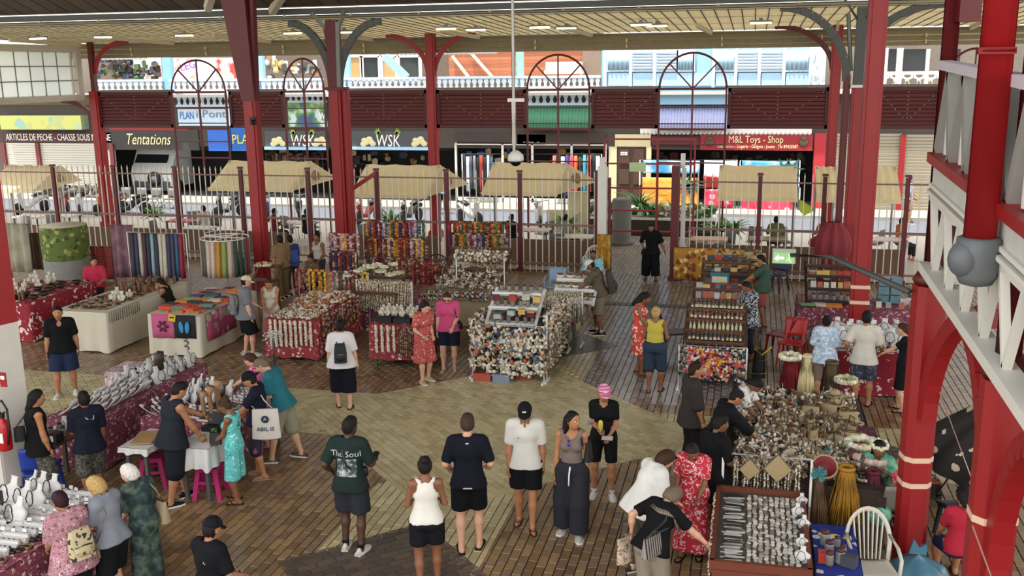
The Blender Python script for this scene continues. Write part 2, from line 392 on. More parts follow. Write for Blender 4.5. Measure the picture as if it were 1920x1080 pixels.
for i in range(88):
    o = link('roof_board', me, nave, (-33.6 + i * 0.54, 17.9, 10.52)); o.rotation_euler = (_t, 0, 0)
struct('roof_sun_block', M().box((-10, 6.0, 13.75), (48, 6.4, .05)), [DGREY])  # unseen slab added to keep the sun off the hall floor
m = M(); m.box((-10, 26.8, 7.5), (48, 0.22, 0.16)); m.box((-10, 27.0, 7.36), (48, .12, .1)); struct('beam_nave', m, [DGREY])
m = M(); m.tube([(-34, 26.66, 7.34), (14, 26.66, 7.34)], .045, 8)
for i in range(24): m.box((-33 + 2 * i, 26.655, 7.38), (.06, .05, .08))
tag(m.build('conduit_pipe', [CREAM]), 'long cream pipe clipped along the dark nave beam', 'pipe')
m = M(); m.box((-9.5, 34.0, 6.66), (47, .3, .5)); m.box((-9.5, 34.0, 6.93), (47, .5, .04)); struct('beam_fascia', m, [mat('weathered_fascia', '#8a8068', 0.75, var=0.22, scale=5)])
for z, yy, lab in ((6.73, 33.78, 'upper cream water pipe running along the street side fascia'), (6.55, 33.8, 'lower thin cream pipe under the fascia of the street side')):
    m = M(); m.tube([(-30, yy, z), (13, yy, z)], .035 if z > 6.7 else .025, 8)
    for i in range(14): m.box((-29 + 3.1 * i, yy, z - .02), (.05, .07, .12))
    tag(m.build('water_pipe', [CREAM]), lab, 'pipe')
for i in range(11):                                    # slanting tie rods under the aisle roof
    x = -29 + i * 3.9
    tag(M().bar((x, 30.2, 7.02), (x + .25, 33.7, 6.9), .09, .12).build('roof_strut', [mat('pale_timber', '#c6bda3', 0.7)]), 'pale timber strut slanting under the tan aisle roof, ' + nth(i + 1) + ' from left', 'strut', 'roof struts')
# lean-to roof low at the left, beyond the hall
lean = struct('roof_lean_to', M().box((-31.5, 33.2, 5.02), (13, 5.5, .03)), [DGREY])
me = M().box((0, 0, 0), (.30, 5.3, .025)).mesh('roof_panel_low', [PANT])
for i in range(36): link('roof_panel', me, lean, (-37.7 + i * .35, 33.2, 4.97))
struct('beam_lean_to', M().box((-31, 35.9, 4.78), (14, .2, .34)), [mat('weathered_fascia', '#8a8068')])
for i, (a, b) in enumerate((((-16.2, 24.6, 8.1), (-18.2, 22, 9.2)), ((-14.2, 24.6, 7.5), (-12.6, 23, 9.0)), ((-13.3, 26.5, 7.5), (-11.2, 24.5, 8.7)))): tag(M().bar(a, b, .18, .2).build('roof_brace', [mat('pale_timber', '#c6bda3')]), 'cream timber brace under the nave roof, ' + ('left of the leaning column', 'right of the leaning column', 'over the double column')[i], 'brace')
# lamps
LAMP = mat('lamp_tube_glow', '#ffe9a0', 0.4, var=0, emit=5.0)
_l = thing('ceiling_lamp', 'x', 'lamp'); M().box((0, 0, .05), (.62, .16, .05)).box((0, 0, .09), (.1, .05, .1)).build('housing', [GREYP], _l)
M().box((0, 0, 0.005), (.56, .12, .045)).build('diffuser', [LAMP], _l); LK = Kind(_l)
LSP = [(70, 62, 28.6, 'farthest left, beside the white glazed screen'), (192, 60, 28.6, 'just right of the white glazed screen'), (345, 58, 28.7, 'between the white glazed screen and the leaning red column'), (548, 50, 28.8, 'left inside the grey arch of the double column'), (645, 54, 29.0, 'small, right beside the double column head'),
       (836, 44, 28.0, 'left lamp of the pair by the slim red column'), (892, 46, 29.2, 'right lamp of the pair by the slim red column'), (1012, 41, 28.4, 'first lamp right of the hanging camera pole'), (1062, 45, 29.4, 'second lamp right of the hanging camera pole'),
       (1202, 37, 28.2, 'left lamp of the pair above the entrance walkway'), (1232, 42, 29.2, 'right lamp of the pair above the entrance walkway'), (1427, 34, 28.6, 'beside the grey bracket near the right columns')]
for x, y, Y, w in LSP: LK.put((at_depth(x, y, Y)[0], Y, 6.98), 0.0, 'fluorescent roof lamp, ' + w, 'lamps under the aisle roof')
# ================================================================== FACADE: columns, louvres, arched frames
FY = 33.3
def XF(px, py=210, Y=FY): return at_depth(px, py, Y)[0]
def col_body(z0, z1, w, d=None):
    d = d or w; m = M(); m.box((0, 0, (z0 + z1) / 2), (w * .62, d, z1 - z0)); m.box((w * .4, 0, (z0 + z1) / 2), (w * .2, d * .8, z1 - z0)); m.box((-w * .4, 0, (z0 + z1) / 2), (w * .2, d * .8, z1 - z0)); return m
def bracket(par, dx, z0, z1, mt, w=.09, d=.16, dy=0.0, x0=.1):
    P = []
    for i in range(11):
        a = PI / 2 * i / 10; k = math.sin(a); P.append((x0 * np.sign(dx) + (1 - math.cos(a)) * (dx - x0 * np.sign(dx)), dy * (1 - math.cos(a)), z0 + (z1 - z0) * k))
    mm = M()
    for i in range(10): mm.bar(P[i], P[i + 1], d, w * (1.0 if i else 1.2), up=(0, 1, 0) if True else (0, 0, 1))
    return mm.build('bracket', [mt], par)
def column(label, x, y, z1, w, mt=RED, z0=0.0, collar=None):
    t = thing('iron_column', label, 'column', (x, y, 0), kind='thing'); col_body(z0, z1, w).build('shaft', [mt], t)
    M().box((0, 0, z0 + .1), (w * 1.35, w * 1.35, .2)).box((0, 0, z0 + .23), (w * 1.2, w * 1.2, .06)).build('foot_plate', [mt], t)
    if collar: M().box((0, 0, collar), (w * 1.3, w * 1.3, .07)).build('collar', [WHITEP], t)
    return t
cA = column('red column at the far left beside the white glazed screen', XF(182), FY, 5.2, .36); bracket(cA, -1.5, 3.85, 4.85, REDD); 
M().box((0, 0, 6.1), (.16, .2, 1.8)).build('upper_shaft', [REDD], cA); bracket(cA, 1.6, 5.85, 7.0, RED)  # upper shaft: backlit darkening put into its colour
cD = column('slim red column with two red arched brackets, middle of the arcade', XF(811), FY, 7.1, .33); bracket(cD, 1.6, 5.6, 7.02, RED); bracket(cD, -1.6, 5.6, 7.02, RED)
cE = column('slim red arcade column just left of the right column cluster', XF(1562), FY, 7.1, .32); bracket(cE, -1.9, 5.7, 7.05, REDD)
Y2 = 27.0
xc = at_depth(632, 210, Y2)[0]
cC = column('thick double red column standing behind the shell flower stall', xc, Y2, 5.35, .36); col_body(0, 5.35, .20).build('second_shaft', [RED], cC).location = (.26, .05, 0)
M().box((0, 0, 6.3), (.34, .3, 1.9)).build('upper_shaft', [REDD], cC)  # darker red stands in for the backlit upper shaft
for dx in (1.45, -1.35): bracket(cC, dx, 5.3, 7.2, DGREY, .13, .2)
bracket(cC, -.9, 5.4, 7.1, REDD, .1, .16, dy=1.5)
for a, b in (((.1, 0, 6.9), (.5, -.3, 7.5)), ((-.1, 0, 6.9), (-.5, -.3, 7.45)), ((.15, -.1, 5.4), (.2, -.12, 7.2))): M().bar(a, b, .1, .1).build('stay', [GREYP], cC)
M().box((0, 0, 5.36), (.62, .5, .08)).build('collar', [REDD], cC)
xg = at_depth(1606, 210, Y2)[0]
cG = column('double column with grey upper shaft inside the right cluster', xg, Y2, 5.3, .3, collar=5.32); M().box((0, 0, 6.3), (.26, .26, 1.9)).build('upper_shaft', [DGREY], cG)
col_body(0, 5.6, .17).build('second_shaft', [REDD], cG).location = (-.28, 0, 0); bracket(cG, -2.0, 5.45, 7.3, DGREY, .14, .2, x0=.3); bracket(cG, 2.0, 6.0, 7.3, DGREY, .13, .2)
for a, b in (((0, 0, 6.8), (-.6, -.4, 7.6)), ((0, 0, 6.8), (.5, -.5, 7.7)), ((-.2, 0, 5.7), (-.35, -.1, 7.1))): M().tube([a, b], .05, 6).build('stay', [GREYP], cG)
xb, yb = at_depth(489, 450, 24.3)[0], 24.3
cB = column('tall red nave column with a leaning wedge head, left of the flower stall', xb, yb, 5.15, .34)
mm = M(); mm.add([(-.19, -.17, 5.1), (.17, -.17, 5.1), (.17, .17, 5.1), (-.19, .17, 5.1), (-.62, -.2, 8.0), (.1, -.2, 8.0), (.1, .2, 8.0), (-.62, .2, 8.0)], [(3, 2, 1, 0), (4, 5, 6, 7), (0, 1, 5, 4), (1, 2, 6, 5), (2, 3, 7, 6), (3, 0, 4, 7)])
mm.bar((.12, .05, 5.1), (.22, .05, 8.0), .1, .2).build('wedge_head', [REDD], cB)  # wedge head coloured darker to look backlit
M().box((.12, -.2, 4.6), (.14, .12, .2)).bar((.12, -.2, 4.6), (.2, -.34, 4.55), .1, .1).build('floodlight', [BLACK], cB)
xr, yr = at_depth(1621, 400, 20.9)[0], 20.9
cR = column('nearest red column of the right cluster, two cream tape bands', xr, yr, 8.2, .35)
for z in (at_depth(1610, 568, 20.7)[2], at_depth(1610, 539, 20.7)[2]): M().box((0, 0, z), (.38, .38, .07)).build('tape_band', [mat('beige_tape', '#d8b79b', 0.6)], cR)
bar = mat('maroon_wood', '#5a2226')
RIV = mat('stud_pale', '#b59a8c', 0.5)
def louvre(label, x0, x1, z0=3.86, z1=5.16):
    t = thing('louvre_panel', label, 'louvre', ((x0 + x1) / 2, FY, 0)); w = x1 - x0; mm = M()
    mm.box((0, 0, z1 - .06), (w, .12, .12)).box((0, 0, z0 + .06), (w, .12, .12)).box((-w / 2 + .05, 0, (z0 + z1) / 2), (.1, .12, z1 - z0)).box((w / 2 - .05, 0, (z0 + z1) / 2), (.1, .12, z1 - z0)); mm.build('frame', [MAROON], t)
    n = 9; me = M().box((0, 0, 0), (w - .16, .02, .105), R=rotx(-.35)).mesh('slat', [mat('maroon_slat', '#571f22', .5, var=.14, scale=9)]); M().box((0, .09, (z0 + z1) / 2), (w - .1, .02, z1 - z0 - .1)).build('gap_shade_sheet', [mat('louvre_gap_shade', '#2a0f12', .8)], t)  # dark sheet added behind the slats so their gaps look shaded
    for i in range(n): link('slat', me, t, (0, 0, z0 + .18 + i * (z1 - z0 - .3) / (n - 1) * .98))
    mm = M(); zc = z0 + .16
    for a in (-1, 0, 1):
        mm.bar((a * w * .44, .06, z1 - .1), (0, .06, zc), .05, .03)
    mm.build('brace', [REDD], t); mm = M()
    for a in (-1, 0, 1):
        for i in range(8):
            q = i / 7; mm.box((a * w * .44 * (1 - q), -.075, z1 - .16 + (zc + .06 - z1 + .16) * q), (.035, .03, .02))
    mm.build('rivet_row', [RIV], t); M().box((0, .02, z1 + .04), (w + .1, .2, .07)).build('capping', [mat('grey_capping', '#6f6660', .6)], t); return t
for a, b, l in ((188, 325, 'maroon louvre panel between the far left column and the first arched frame'), (432, 534, 'maroon louvre panel behind the tall leaning red column'), (641, 802, 'maroon louvre panel right of the double column'), (820, 987, 'maroon louvre panel right of the slim arcade column'),
                (1109, 1234, 'maroon louvre panel between the third and fourth arched frames'), (1364, 1553, 'maroon louvre panel above the red toy shop sign'), (1640, 1762, 'maroon louvre panel right of the right column cluster')): louvre(l, XF(a), XF(b))
def arch(label, x0, x1, zt=6.28, zs=5.14, z0=0.0):
    c = (x0 + x1) / 2; r = (x1 - x0) / 2; t = thing('arched_frame', label, 'window frame', (c, FY - .1, 0)); mt = REDD
    M().tube([(r * math.cos(PI * i / 20), 0, zs + (zt - zs) * math.sin(PI * i / 20)) for i in range(21)], .035, 6).build('arch_bar', [mt], t)
    for a in (PI * .25, PI * .5, PI * .75): M().bar((0, 0, zs), (r * math.cos(a), 0, zs + (zt - zs) * math.sin(a)), .045, .045).build('spoke', [mt], t)
    for x in (-r, 0, r): M().bar((x, 0, 0 if abs(x) > 0 else 2.2), (x, 0, zs), .06, .06).build('upright', [mt], t)
    for z, h in ((zs, .08), (4.55, .04), (4.02, .04), (3.84, .07), (3.35, .045), (2.75, .045)): M().box((0, 0, z), (2 * r, .05, h)).build('crossbar', [mt], t)
arch('arched red frame nearest the far left column', XF(328), XF(428)); arch('arched red frame half hidden by the double column', XF(537), XF(612)); arch('arched red frame right of the hanging camera pole', XF(990), XF(1106)); arch('arched red frame over the entrance walkway', XF(1236), XF(1361)); arch('arched red frame glimpsed behind the gallery posts', XF(1764), XF(1876))
# white glazed screen closing the aisle at the left
t = thing('glazed_screen', 'white framed screen of cloudy panes hung at the far left', 'screen'); xs = XF(172) - .25
PANE = translucent('cloudy_pane', '#f0f4f2', .8)
ya, yb2, zb, zt = 24.0, 33.2, 4.98, 6.75
mm = M()
for z, h in ((zb, .22), (zt, .24)): mm.box((xs, (ya + yb2) / 2, z), (.12, yb2 - ya, h))
mm.box((xs, yb2 - .1, (zb + zt) / 2), (.14, .3, zt - zb)); mm.box((xs, yb2 - .5, (zb + zt) / 2), (.1, .06, zt - zb)); mm.build('frame', [mat('old_white_timber', '#b9b4a6', 0.7, var=.14)], t)
nx, nz = 12, 3; pw = (yb2 - .55 - ya) / nx; ph = (zt - zb - .23) / nz
pm = M().box((0, 0, 0), (.012, pw - .04, ph - .04)).mesh('pane', [PANE]); bm1 = M().box((0, 0, 0), (.05, .035, zt - zb)).mesh('glazing_bar', [GREYP])
for i in range(nx):
    link('glazing_bar', bm1, t, (xs, ya + i * pw, (zb + zt) / 2))
    for j in range(nz): link('pane', pm, t, (xs, ya + (i + .5) * pw, zb + .115 + (j + .5) * ph))
for j in (1, 2): M().box((xs, (ya + yb2) / 2, zb + .115 + j * ph), (.05, yb2 - ya, .035)).build('glazing_bar', [GREYP], t)
M().box((xs + .12, 26.9, zb - .05), (.2, .25, .14)).bar((xs + .2, 26.9, zb - .02), (xs + .7, 26.6, zb - .2), .06, .05).build('floodlight', [GREYP], t)
# ================================================================== FENCE AND GATE
FNY = 28.0
def XN(px, py=380): return at_depth(px, py, FNY)[0]
BARM = mat('fence_bar', '#d6ccbe', 0.5, var=.1)
RAILM = mat('fence_rail', '#7b5c50', .5)
posts = [(106, 'far left, by the beige canopy'), (219, 'second from the far left'), (333, 'between the hanging pareo racks'), (455, 'just left of the tall leaning column'), (580, 'between the two big red columns'), (708, 'with the slanting red brace, before the middle canopy'), (838, 'beside the slim arcade column'), (975, 'under the hanging camera'), (1424, 'in front of the right canopy'), (1545, 'left of the red umbrella bundle'), (1700, 'right of the red column cluster')]
PXS = []
for px, w in posts:
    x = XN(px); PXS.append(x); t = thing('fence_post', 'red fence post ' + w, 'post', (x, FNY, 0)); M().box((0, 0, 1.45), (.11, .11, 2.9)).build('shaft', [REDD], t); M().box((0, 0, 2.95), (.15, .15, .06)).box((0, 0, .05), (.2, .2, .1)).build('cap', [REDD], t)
    if px == 708: M().bar((0, 0, 2.85), (-1.05, -.3, 2.15), .1, .12).build('brace', [RED], t)
barme = M().box((0, 0, 1.42), (.026, .026, 2.9)).add([(-.02, -.02, 2.87), (.02, -.02, 2.87), (.02, .02, 2.87), (-.02, .02, 2.87), (0, 0, 3.0)], [(0, 1, 4), (1, 2, 4), (2, 3, 4), (3, 0, 4)]).mesh('bar', [BARM])
ends = [XN(-70)] + PXS[:8] + [XN(1133), None, XN(1288)] + PXS[8:] + [XN(1800)]
names = ['left of the first post', 'behind the green leaf cloth', 'behind the pareo rack', 'left of the leaning column', 'between the leaning column and the double column', 'behind the flower stall', 'behind the hanging flower strings', 'behind the lilac shell rack', 'left of the gateway', None, None, 'right of the gateway behind the orange cloth', 'behind the right canopy', 'behind the red umbrella bundle', 'far right behind the column cluster']
for i in range(len(ends) - 1):
    a, b = ends[i], ends[i + 1]
    if a is None or b is None: continue
    t = thing('fence_section', 'cream barred fence section ' + names[i], 'fence', ((a + b) / 2, FNY, 0)); w = b - a
    for z in (1.40, 2.72, .25): M().box((0, 0, z), (w - .1, .05, .06 if z != 2.72 else .04)).build('rail', [RAILM], t)
    n = max(2, int(w / .19))
    for j in range(n): link('bar', barme, t, (-w / 2 + (j + .5) * w / n, 0, 0))
# gateway posts, white jambs and the open red leaf
xgl, xgr = XN(1130), XN(1268)
t = thing('gate_jamb', 'white gate jamb left of the entrance walkway', 'gate post', (xgl, FNY, 0)); M().box((0, 0, 1.55), (.26, .26, 3.1)).box((0, 0, 3.2), (.14, .2, .35)).build('shaft', [WHITEP], t); M().box((-.17, 0, 1.5), (.08, .14, 3.0)).build('hinge_post', [REDD], t); M().box((.2, 0, 1.6), (.07, .1, 2.4)).build('stop_bar', [REDD], t)
t = thing('gate_jamb', 'dark red gate post right of the entrance walkway', 'gate post', (xgr, FNY - .3, 0)); M().box((0, 0, 1.6), (.2, .55, 3.2)).box((0, 0, .06), (.3, .62, .12)).build('shaft', [REDD], t); M().box((.2, .3, 1.55), (.12, .12, 3.1)).box((.16, .3, 3.3), (.12, .14, .4)).build('white_jamb', [WHITEP], t)
t = thing('gate_leaf', 'red gridded gate leaf standing behind the walkway', 'gate', ((xgl + xgr) / 2, FNY + 2.6, 0)); w = 2.75
for x in (-w / 2, .25, w / 2): M().box((x, 0, 2.05), (.055, .055, 3.3)).build('upright', [RED], t)
for z in (3.7, 2.95, 2.2, 1.5, .85): M().box((0, 0, z), (w, .045, .05)).build('crossbar', [RED], t)
M().box((-.35, 0, 2.85), (.5, .05, .28)).build('sign_plate', [mat('pale_green_sign', '#b9cf9a', .5)], t)
# pole with dome camera
t = thing('dome_camera', 'white dome security camera hanging on a long pole', 'camera', at_depth(967, 300, 20.0)); 
M().tube([(-.03, 0, .12), (-.03, 0, 4.2)], .035, 8).build('pole', [WHITEP], t); M().tube([(-.03, 0, .3), (-.03, 0, 1.2)], .05, 8).build('lower_pole', [WHITEP], t)
M().box((.02, 0, 1.22), (.34, .08, .07)).build('crossarm', [WHITEP], t)
M().lathe([(.05, .2), (.1, .16), (.16, .1), (.17, 0), (.15, -.02)], 16).build('housing', [WHITEP], t); M().ball((0, 0, -.03), (.12, .12, .1), 12, 8).build('lens_dome', [mat('black_gloss', '#0c0c0e', .1)], t)
# ================================================================== RIGHT GALLERY
GX = 1.92
def gz(z, y): return z + 0.035 * (y - 10.0)
t = thing('gallery', 'white and red timber gallery along the right side', 'gallery'); ya, yb3 = 3.0, 11.4
def gbar(name, z, h, w, mt, x=GX, y0=ya, y1=yb3): return M().bar((x, y0, gz(z, y0)), (x, y1, gz(z, y1)), w, h, up=(0, 0, 1)).build(name, [mt], t)
OLDW = mat('weathered_white', '#c3c3bb', .7, var=.2, scale=4); LAT = mat('lattice_grey', '#8d8a84', .7, var=.12); LAVW = mat('pale_rail', '#c9bfc6', .5)
gbar('top_rail', 5.82, .09, .14, LAVW); gbar('handrail_red', 4.86, .1, .2, RED); gbar('fascia_board', 4.71, .26, .05, OLDW)
for z, h, w in ((4.565, .04, .12), (4.50, .04, .16), (4.43, .07, .08)): gbar('moulding', z, h, w, WHITEP)
gbar('bottom_rail', 3.67, .1, .2, WHITEP); gbar('gallery_floor', 4.52, .08, 2.4, mat('gallery_soffit', '#77746c', .8), GX + 1.22); gbar('back_rail', 3.67, .1, .1, WHITEP, GX + .5)
nS = 9; sp = (yb3 - 4.2) / nS
for i in range(nS):
    y0 = 4.2 + i * sp; ym = y0 + sp / 2
    for a, b in ((y0 + .03, ym), (ym, y0 + sp - .03)):
        M().bar((GX + .02, a, gz(4.93 if a == y0 + .03 else 5.77, a)), (GX + .02, b, gz(5.77 if a == y0 + .03 else 4.93, b)), .11, .11, up=(1, 0, 0)).build('lattice_strut', [LAT], t)
    M().bar((GX + .02, ym, gz(4.93, ym)), (GX + .02, ym, gz(5.77, ym)), .05, .05, up=(1, 0, 0)).build('lattice_strut', [WHITEP], t)
    for a, b in ((y0 + .05, y0 + sp * .5), (y0 + sp * .5, y0 + sp - .05)):
        M().bar((GX, a, gz(4.4 if a == y0 + .05 else 3.72, a)), (GX, b, gz(3.72 if a == y0 + .05 else 4.4, b)), .05, .07, up=(1, 0, 0)).build('truss_strut', [WHITEP], t)
        M().bar((GX + .5, a, gz(4.4, a)), (GX + .5, b, gz(3.72, b)), .05, .07, up=(1, 0, 0)).build('truss_strut', [GREYP], t)
mm = M(); R_ = random.Random(3)
for i in range(150):
    for j in range(14):
        y = 4.3 + i * .046; z = 4.95 + j * .058 + (.029 if i % 2 else 0)
        mm.tube([(GX + .1, y, gz(z, y)), (GX + .1, y + .023, gz(z + .028, y)), (GX + .1, y + .046, gz(z, y))], .006, 3, caps=False)
        mm.tube([(GX + .1, y, gz(z, y)), (GX + .1, y + .023, gz(z - .028, y)), (GX + .1, y + .046, gz(z, y))], .006, 3, caps=False)
tag(mm.build('wire_mesh', [mat('mesh_wire', '#a59c98', .5)], t), kind='stuff')
P1 = at_depth(1704, 1020, 11.45)[:2]
def lower_pillar(label, x, y, w, ztop, bands):
    p = thing('gallery_pillar', label, 'pillar', (x, y, 0), kind='thing')
    mm = M(); b = .22 * w; o = [(-w / 2 + b, -w / 2), (w / 2 - b, -w / 2), (w / 2, -w / 2 + b), (w / 2, w / 2 - b), (w / 2 - b, w / 2), (-w / 2 + b, w / 2), (-w / 2, w / 2 - b), (-w / 2, -w / 2 + b)]
    mm.prism(o, 0, ztop); mm.build('shaft', [RED], p); mm = M(); mm.lathe([(w * .5, ztop), (w * .62, ztop + .06), (w * .5, ztop + .12), (w * .35, ztop + .2)], 8); mm.build('capital', [REDD], p)
    for z in bands: M().prism([(q * 1.03, r * 1.03) for q, r in o], z, z + .06).build('tape_band', [mat('beige_tape', '#d8b79b')], p)
    return p
p1 = lower_pillar('thick red pillar with two cream tape bands under the gallery', P1[0], P1[1], .32, 3.5, (1.46, 1.15)); p1.rotation_euler = (0, 0, .2)
for (y0, y1, s_) in ((.25, 1.5, 1),):
    pass
def arcbr(par, dy, zlo, zhi, w=.16, d=.3, dx=0.0):
    P = []
    for i in range(11):
        a = PI / 2 * i / 10; P.append((dx * (1 - math.cos(a)), .2 * np.sign(dy) + (1 - math.cos(a)) * (dy - .2 * np.sign(dy)), zlo + (zhi - zlo) * math.sin(a)))
    mm = M()
    for i in range(10): mm.bar(P[i], P[i + 1], d * .6, w, up=(1, 0, 0))
    return mm.build('arch_bracket', [RED], par)
arcbr(p1, -1.55, 2.0, 3.5); arcbr(p1, .3, 1.9, 3.3, dx=1.4)
M().box((.1, 0, 3.9), (.24, .24, .5)).tube([(0, 0, 3.5), (0, 0, 9)], .085, 10).box((.14, 0, 7.6), (.22, .24, 2.6)).build('upper_post', [REDD], p1)
p2 = lower_pillar('red pillar at the right edge under the gallery front', at_depth(1862, 950, 8.2)[0], 8.2, .34, 3.45, (2.25,)); arcbr(p2, 1.5, 2.0, 3.5); arcbr(p2, -1.2, 1.7, 3.3)
M().tube([(0, 0, 3.5), (0, 0, 9)], .1, 10).box((.1, 0, 6.6), (.16, .2, 4.8)).build('upper_post', [REDD], p2)
for nm, p, a, b in (('cord', p1, (.05, -.27, 2.45), (.34, -1.2, 1.2)), ('cord', p2, (-.2, -.25, 2.28), (.25, -1.1, 1.1))): M().tube([a, b], .008, 5).build(nm, [mat('pale_cord', '#c9a79b', .7)], p)
t = thing('downpipe', 'red round downpipe ending in a grey drum lantern', 'pipe', at_depth(1834, 475, 8.22)[:2] + (0,)); M().tube([(0, 0, 4.55), (.0, 0, 9)], .122, 16).tube([(0, 0, 5.95), (0, 0, 6.0)], .137, 16).build('shaft', [RED], t)
M().lathe([(.05, 4.18), (.12, 4.2), (.155, 4.27), (.17, 4.45), (.165, 4.56), (.14, 4.57)], 18).build('drum', [mat('drum_grey', '#5f6366', .5)], t); M().ball((-.1, -.04, 4.4), (.13, .13, .15), 12, 8).build('lamp_cover', [mat('drum_grey', '#5f6366')], t)
tag(M().tube([at_depth(1480, 478, 13.0), at_depth(1560, 482, 12.6), (1.75, 11.4, 3.42)], .035, 6).build('sign_arm', [DGREY]), 'dark iron arm reaching left from the thick pillar', 'bracket')
t = thing('exit_sign', 'small pale green exit sign hanging on the iron arm', 'sign', at_depth(1470, 480, 13.0)); M().box((0, 0, 0), (.29, .05, .19)).build('body', [mat('sign_grey', '#9fae9a', .5)], t); M().box((0, -.03, -.02), (.26, .01, .14)).build('panel', [mat('sign_green_glow', '#8fb87c', .5, var=0, emit=.25)], t)
mm = M(); mm.box((-.05, -.037, -.02), (.1, .004, .03)); mm.prism([(-.12, -.03), (-.07, .02), (-.07, -.06)], -.002, .002, R=rotx(PI / 2), c=(0, -.037, 0)); mm.ball((.07, -.037, .02), (.015, .004, .015)); mm.bar((.07, -.037, .01), (.06, -.037, -.03), .02, .004); mm.bar((.06, -.037, -.03), (.09, -.037, -.07), .012, .004); mm.bar((.06, -.037, -.03), (.03, -.037, -.06), .012, .004); mm.build('pictogram', [mat('sign_white', '#f0f7e8', .5, var=0, emit=.8)], t)
# ================================================================== LEFT FOREGROUND COLUMN
lx, ly = gp(32, 935)
t = thing('painted_column', 'square column, white below and red above, left edge', 'column', (lx - .12, ly + .1, 0), -.32, kind='thing'); mm = M()
CW = .46
zs = at_depth(30, 612, ly)[2]
mm.box((0, 0, zs / 2), (CW, CW, zs)); mm.box((CW * .27, -CW / 2 - .01, zs / 2), (CW * .42, .03, zs)); mm.build('white_shaft', [mat('old_white_paint', '#c9c4b8', .6, var=.08)], t)
mm = M(); mm.box((0, 0, (zs + 9) / 2), (CW, CW, 9 - zs)); mm.box((CW * .27, -CW / 2 - .01, (zs + 9) / 2), (CW * .42, .03, 9 - zs)); mm.build('red_shaft', [RED], t)
M().box((0, 0, .1), (CW + .06, CW + .06, .2)).build('skirting', [BLACK], t)
ex = at_depth(8, 815, ly - .42)
t = thing('fire_extinguisher', 'red fire extinguisher hung on the white column', 'extinguisher', (ex[0], ex[1], ex[2] - .22)); M().lathe([(.02, 0), (.085, .01), (.09, .04), (.09, .34), (.07, .4), (.035, .43), (.03, .46)], 14).build('cylinder', [mat('extinguisher_red', '#a81820', .3)], t)
M().box((0, 0, .49), (.05, .05, .06)).bar((0, 0, .5), (.09, -.05, .56), .03, .02).build('valve', [BLACK], t); M().tube([(0, .0, .5), (-.08, -.02, .62), (.06, -.04, .72), (.12, -.03, .6), (.11, -.02, .3), (.09, -.05, .1)], .016, 6).build('hose', [BLACK], t); M().box((0, -.086, .2), (.1, .01, .14)).build('label_sheet', [WHT], t)
t = thing('extinguisher_plate', 'small red and white notice on the white column', 'notice', at_depth(6, 712, ly - .36)); M().box((0, 0, 0), (.1, .012, .2)).build('plate', [RED], t); M().box((0, -.01, .03), (.06, .006, .05)).build('pictogram', [WHT], t)
U_ = lambda v: (v * 1.7) % 6.2
A3_ = lambda v: np.array(v, float)
# ================================================================== STREET: shops, upper storey
SY = 42.0
def span(px0, py0, px1, py1, Y):
    a = at_depth(px0, (py0 + py1) / 2, Y); b = at_depth(px1, (py0 + py1) / 2, Y); c = (px0 + px1) / 2
    return a[0], b[0], at_depth(c, py1, Y)[2], at_depth(c, py0, Y)[2]
def slab(mm, px0, py0, px1, py1, Y=SY, th=.1, m=0, base=False):
    x0, x1, z0, z1 = span(px0, py0, px1, py1, Y)
    if base: z0 = 0.0
    mm.box(((x0 + x1) / 2, Y + th / 2, (z0 + z1) / 2), (x1 - x0, th, z1 - z0), m=m); return (x0 + x1) / 2, (z0 + z1) / 2, x1 - x0, z1 - z0
SHW = mat('shop_wall', '#6f665c', .8, var=.2)
BLUEW = mat('pale_blue_wall', '#8fb6d0', .7, var=.05); BLUEP = mat('blue_post', '#7fb0de', .6)
m = M(); m.box((-14, 47.2, 3.4), (90, .3, 6.8)); struct('wall_street', m, [SHW])
m = M(); m.box((-16, 42.13, 3.6), (62, .14, 2.3)); struct('wall_shopfront', m, [mat('front_brown', '#4a423c', .8, var=.2)])
m = M(); m.box((-19, 43.6, 4.78), (56, 4.4, .12)); struct('slab_balcony', m, [mat('slab_grey', '#b9b6ad', .8)])
t = thing('shop_interior', 'dim shop interiors behind the street fronts', 'shop'); mm = M()
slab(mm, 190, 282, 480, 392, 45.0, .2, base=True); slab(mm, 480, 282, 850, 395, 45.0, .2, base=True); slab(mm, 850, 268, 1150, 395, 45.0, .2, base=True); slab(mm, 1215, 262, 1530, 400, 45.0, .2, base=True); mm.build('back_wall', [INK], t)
# goods inside, joined small stock nobody could count from the hall
def stock(label, boxes, n, cols, Y, par=None, sz=(.12, .35)):
    mm = M(); R_ = random.Random(len(boxes) * 7 + n)
    for (px0, py0, px1, py1) in boxes:
        for i in range(n):
            px = R_.uniform(px0, px1); py = R_.uniform(py0, py1); p = at_depth(px, py, Y + R_.uniform(-.3, .3)); s = [R_.uniform(*sz) for _ in range(3)]
            if R_.random() < .4: mm.ball(p, (s[0] * .5, s[1] * .5, s[2] * .5), 7, 4)
            elif R_.random() < .5: mm.prism([(0, 0), (s[0], .05), (s[0] * 1.1, s[2]), (s[0] * .6, s[2] * 1.2), (-.05, s[2])], 0, .06, R=rotx(PI / 2), c=p)
            else: mm.box(p, s, R_.uniform(0, 1), taper=R_.uniform(.6, 1))
    o = mm.build('shop_stock', [pervar('stock_' + str(n) + label[:6].replace(' ', '_'), cols, grain=.1)]); return tag(o, label, 'stock', kind='stuff')
stock('dim goods inside the grey bannered shop behind the middle canopy', [(500, 285, 605, 330), (655, 285, 800, 340)], 55, ['#8a4a2a', '#2b3c5a', '#9a8a60', '#3d2b20', '#b0a080', '#552020', '#1d1d20'], 44.85)
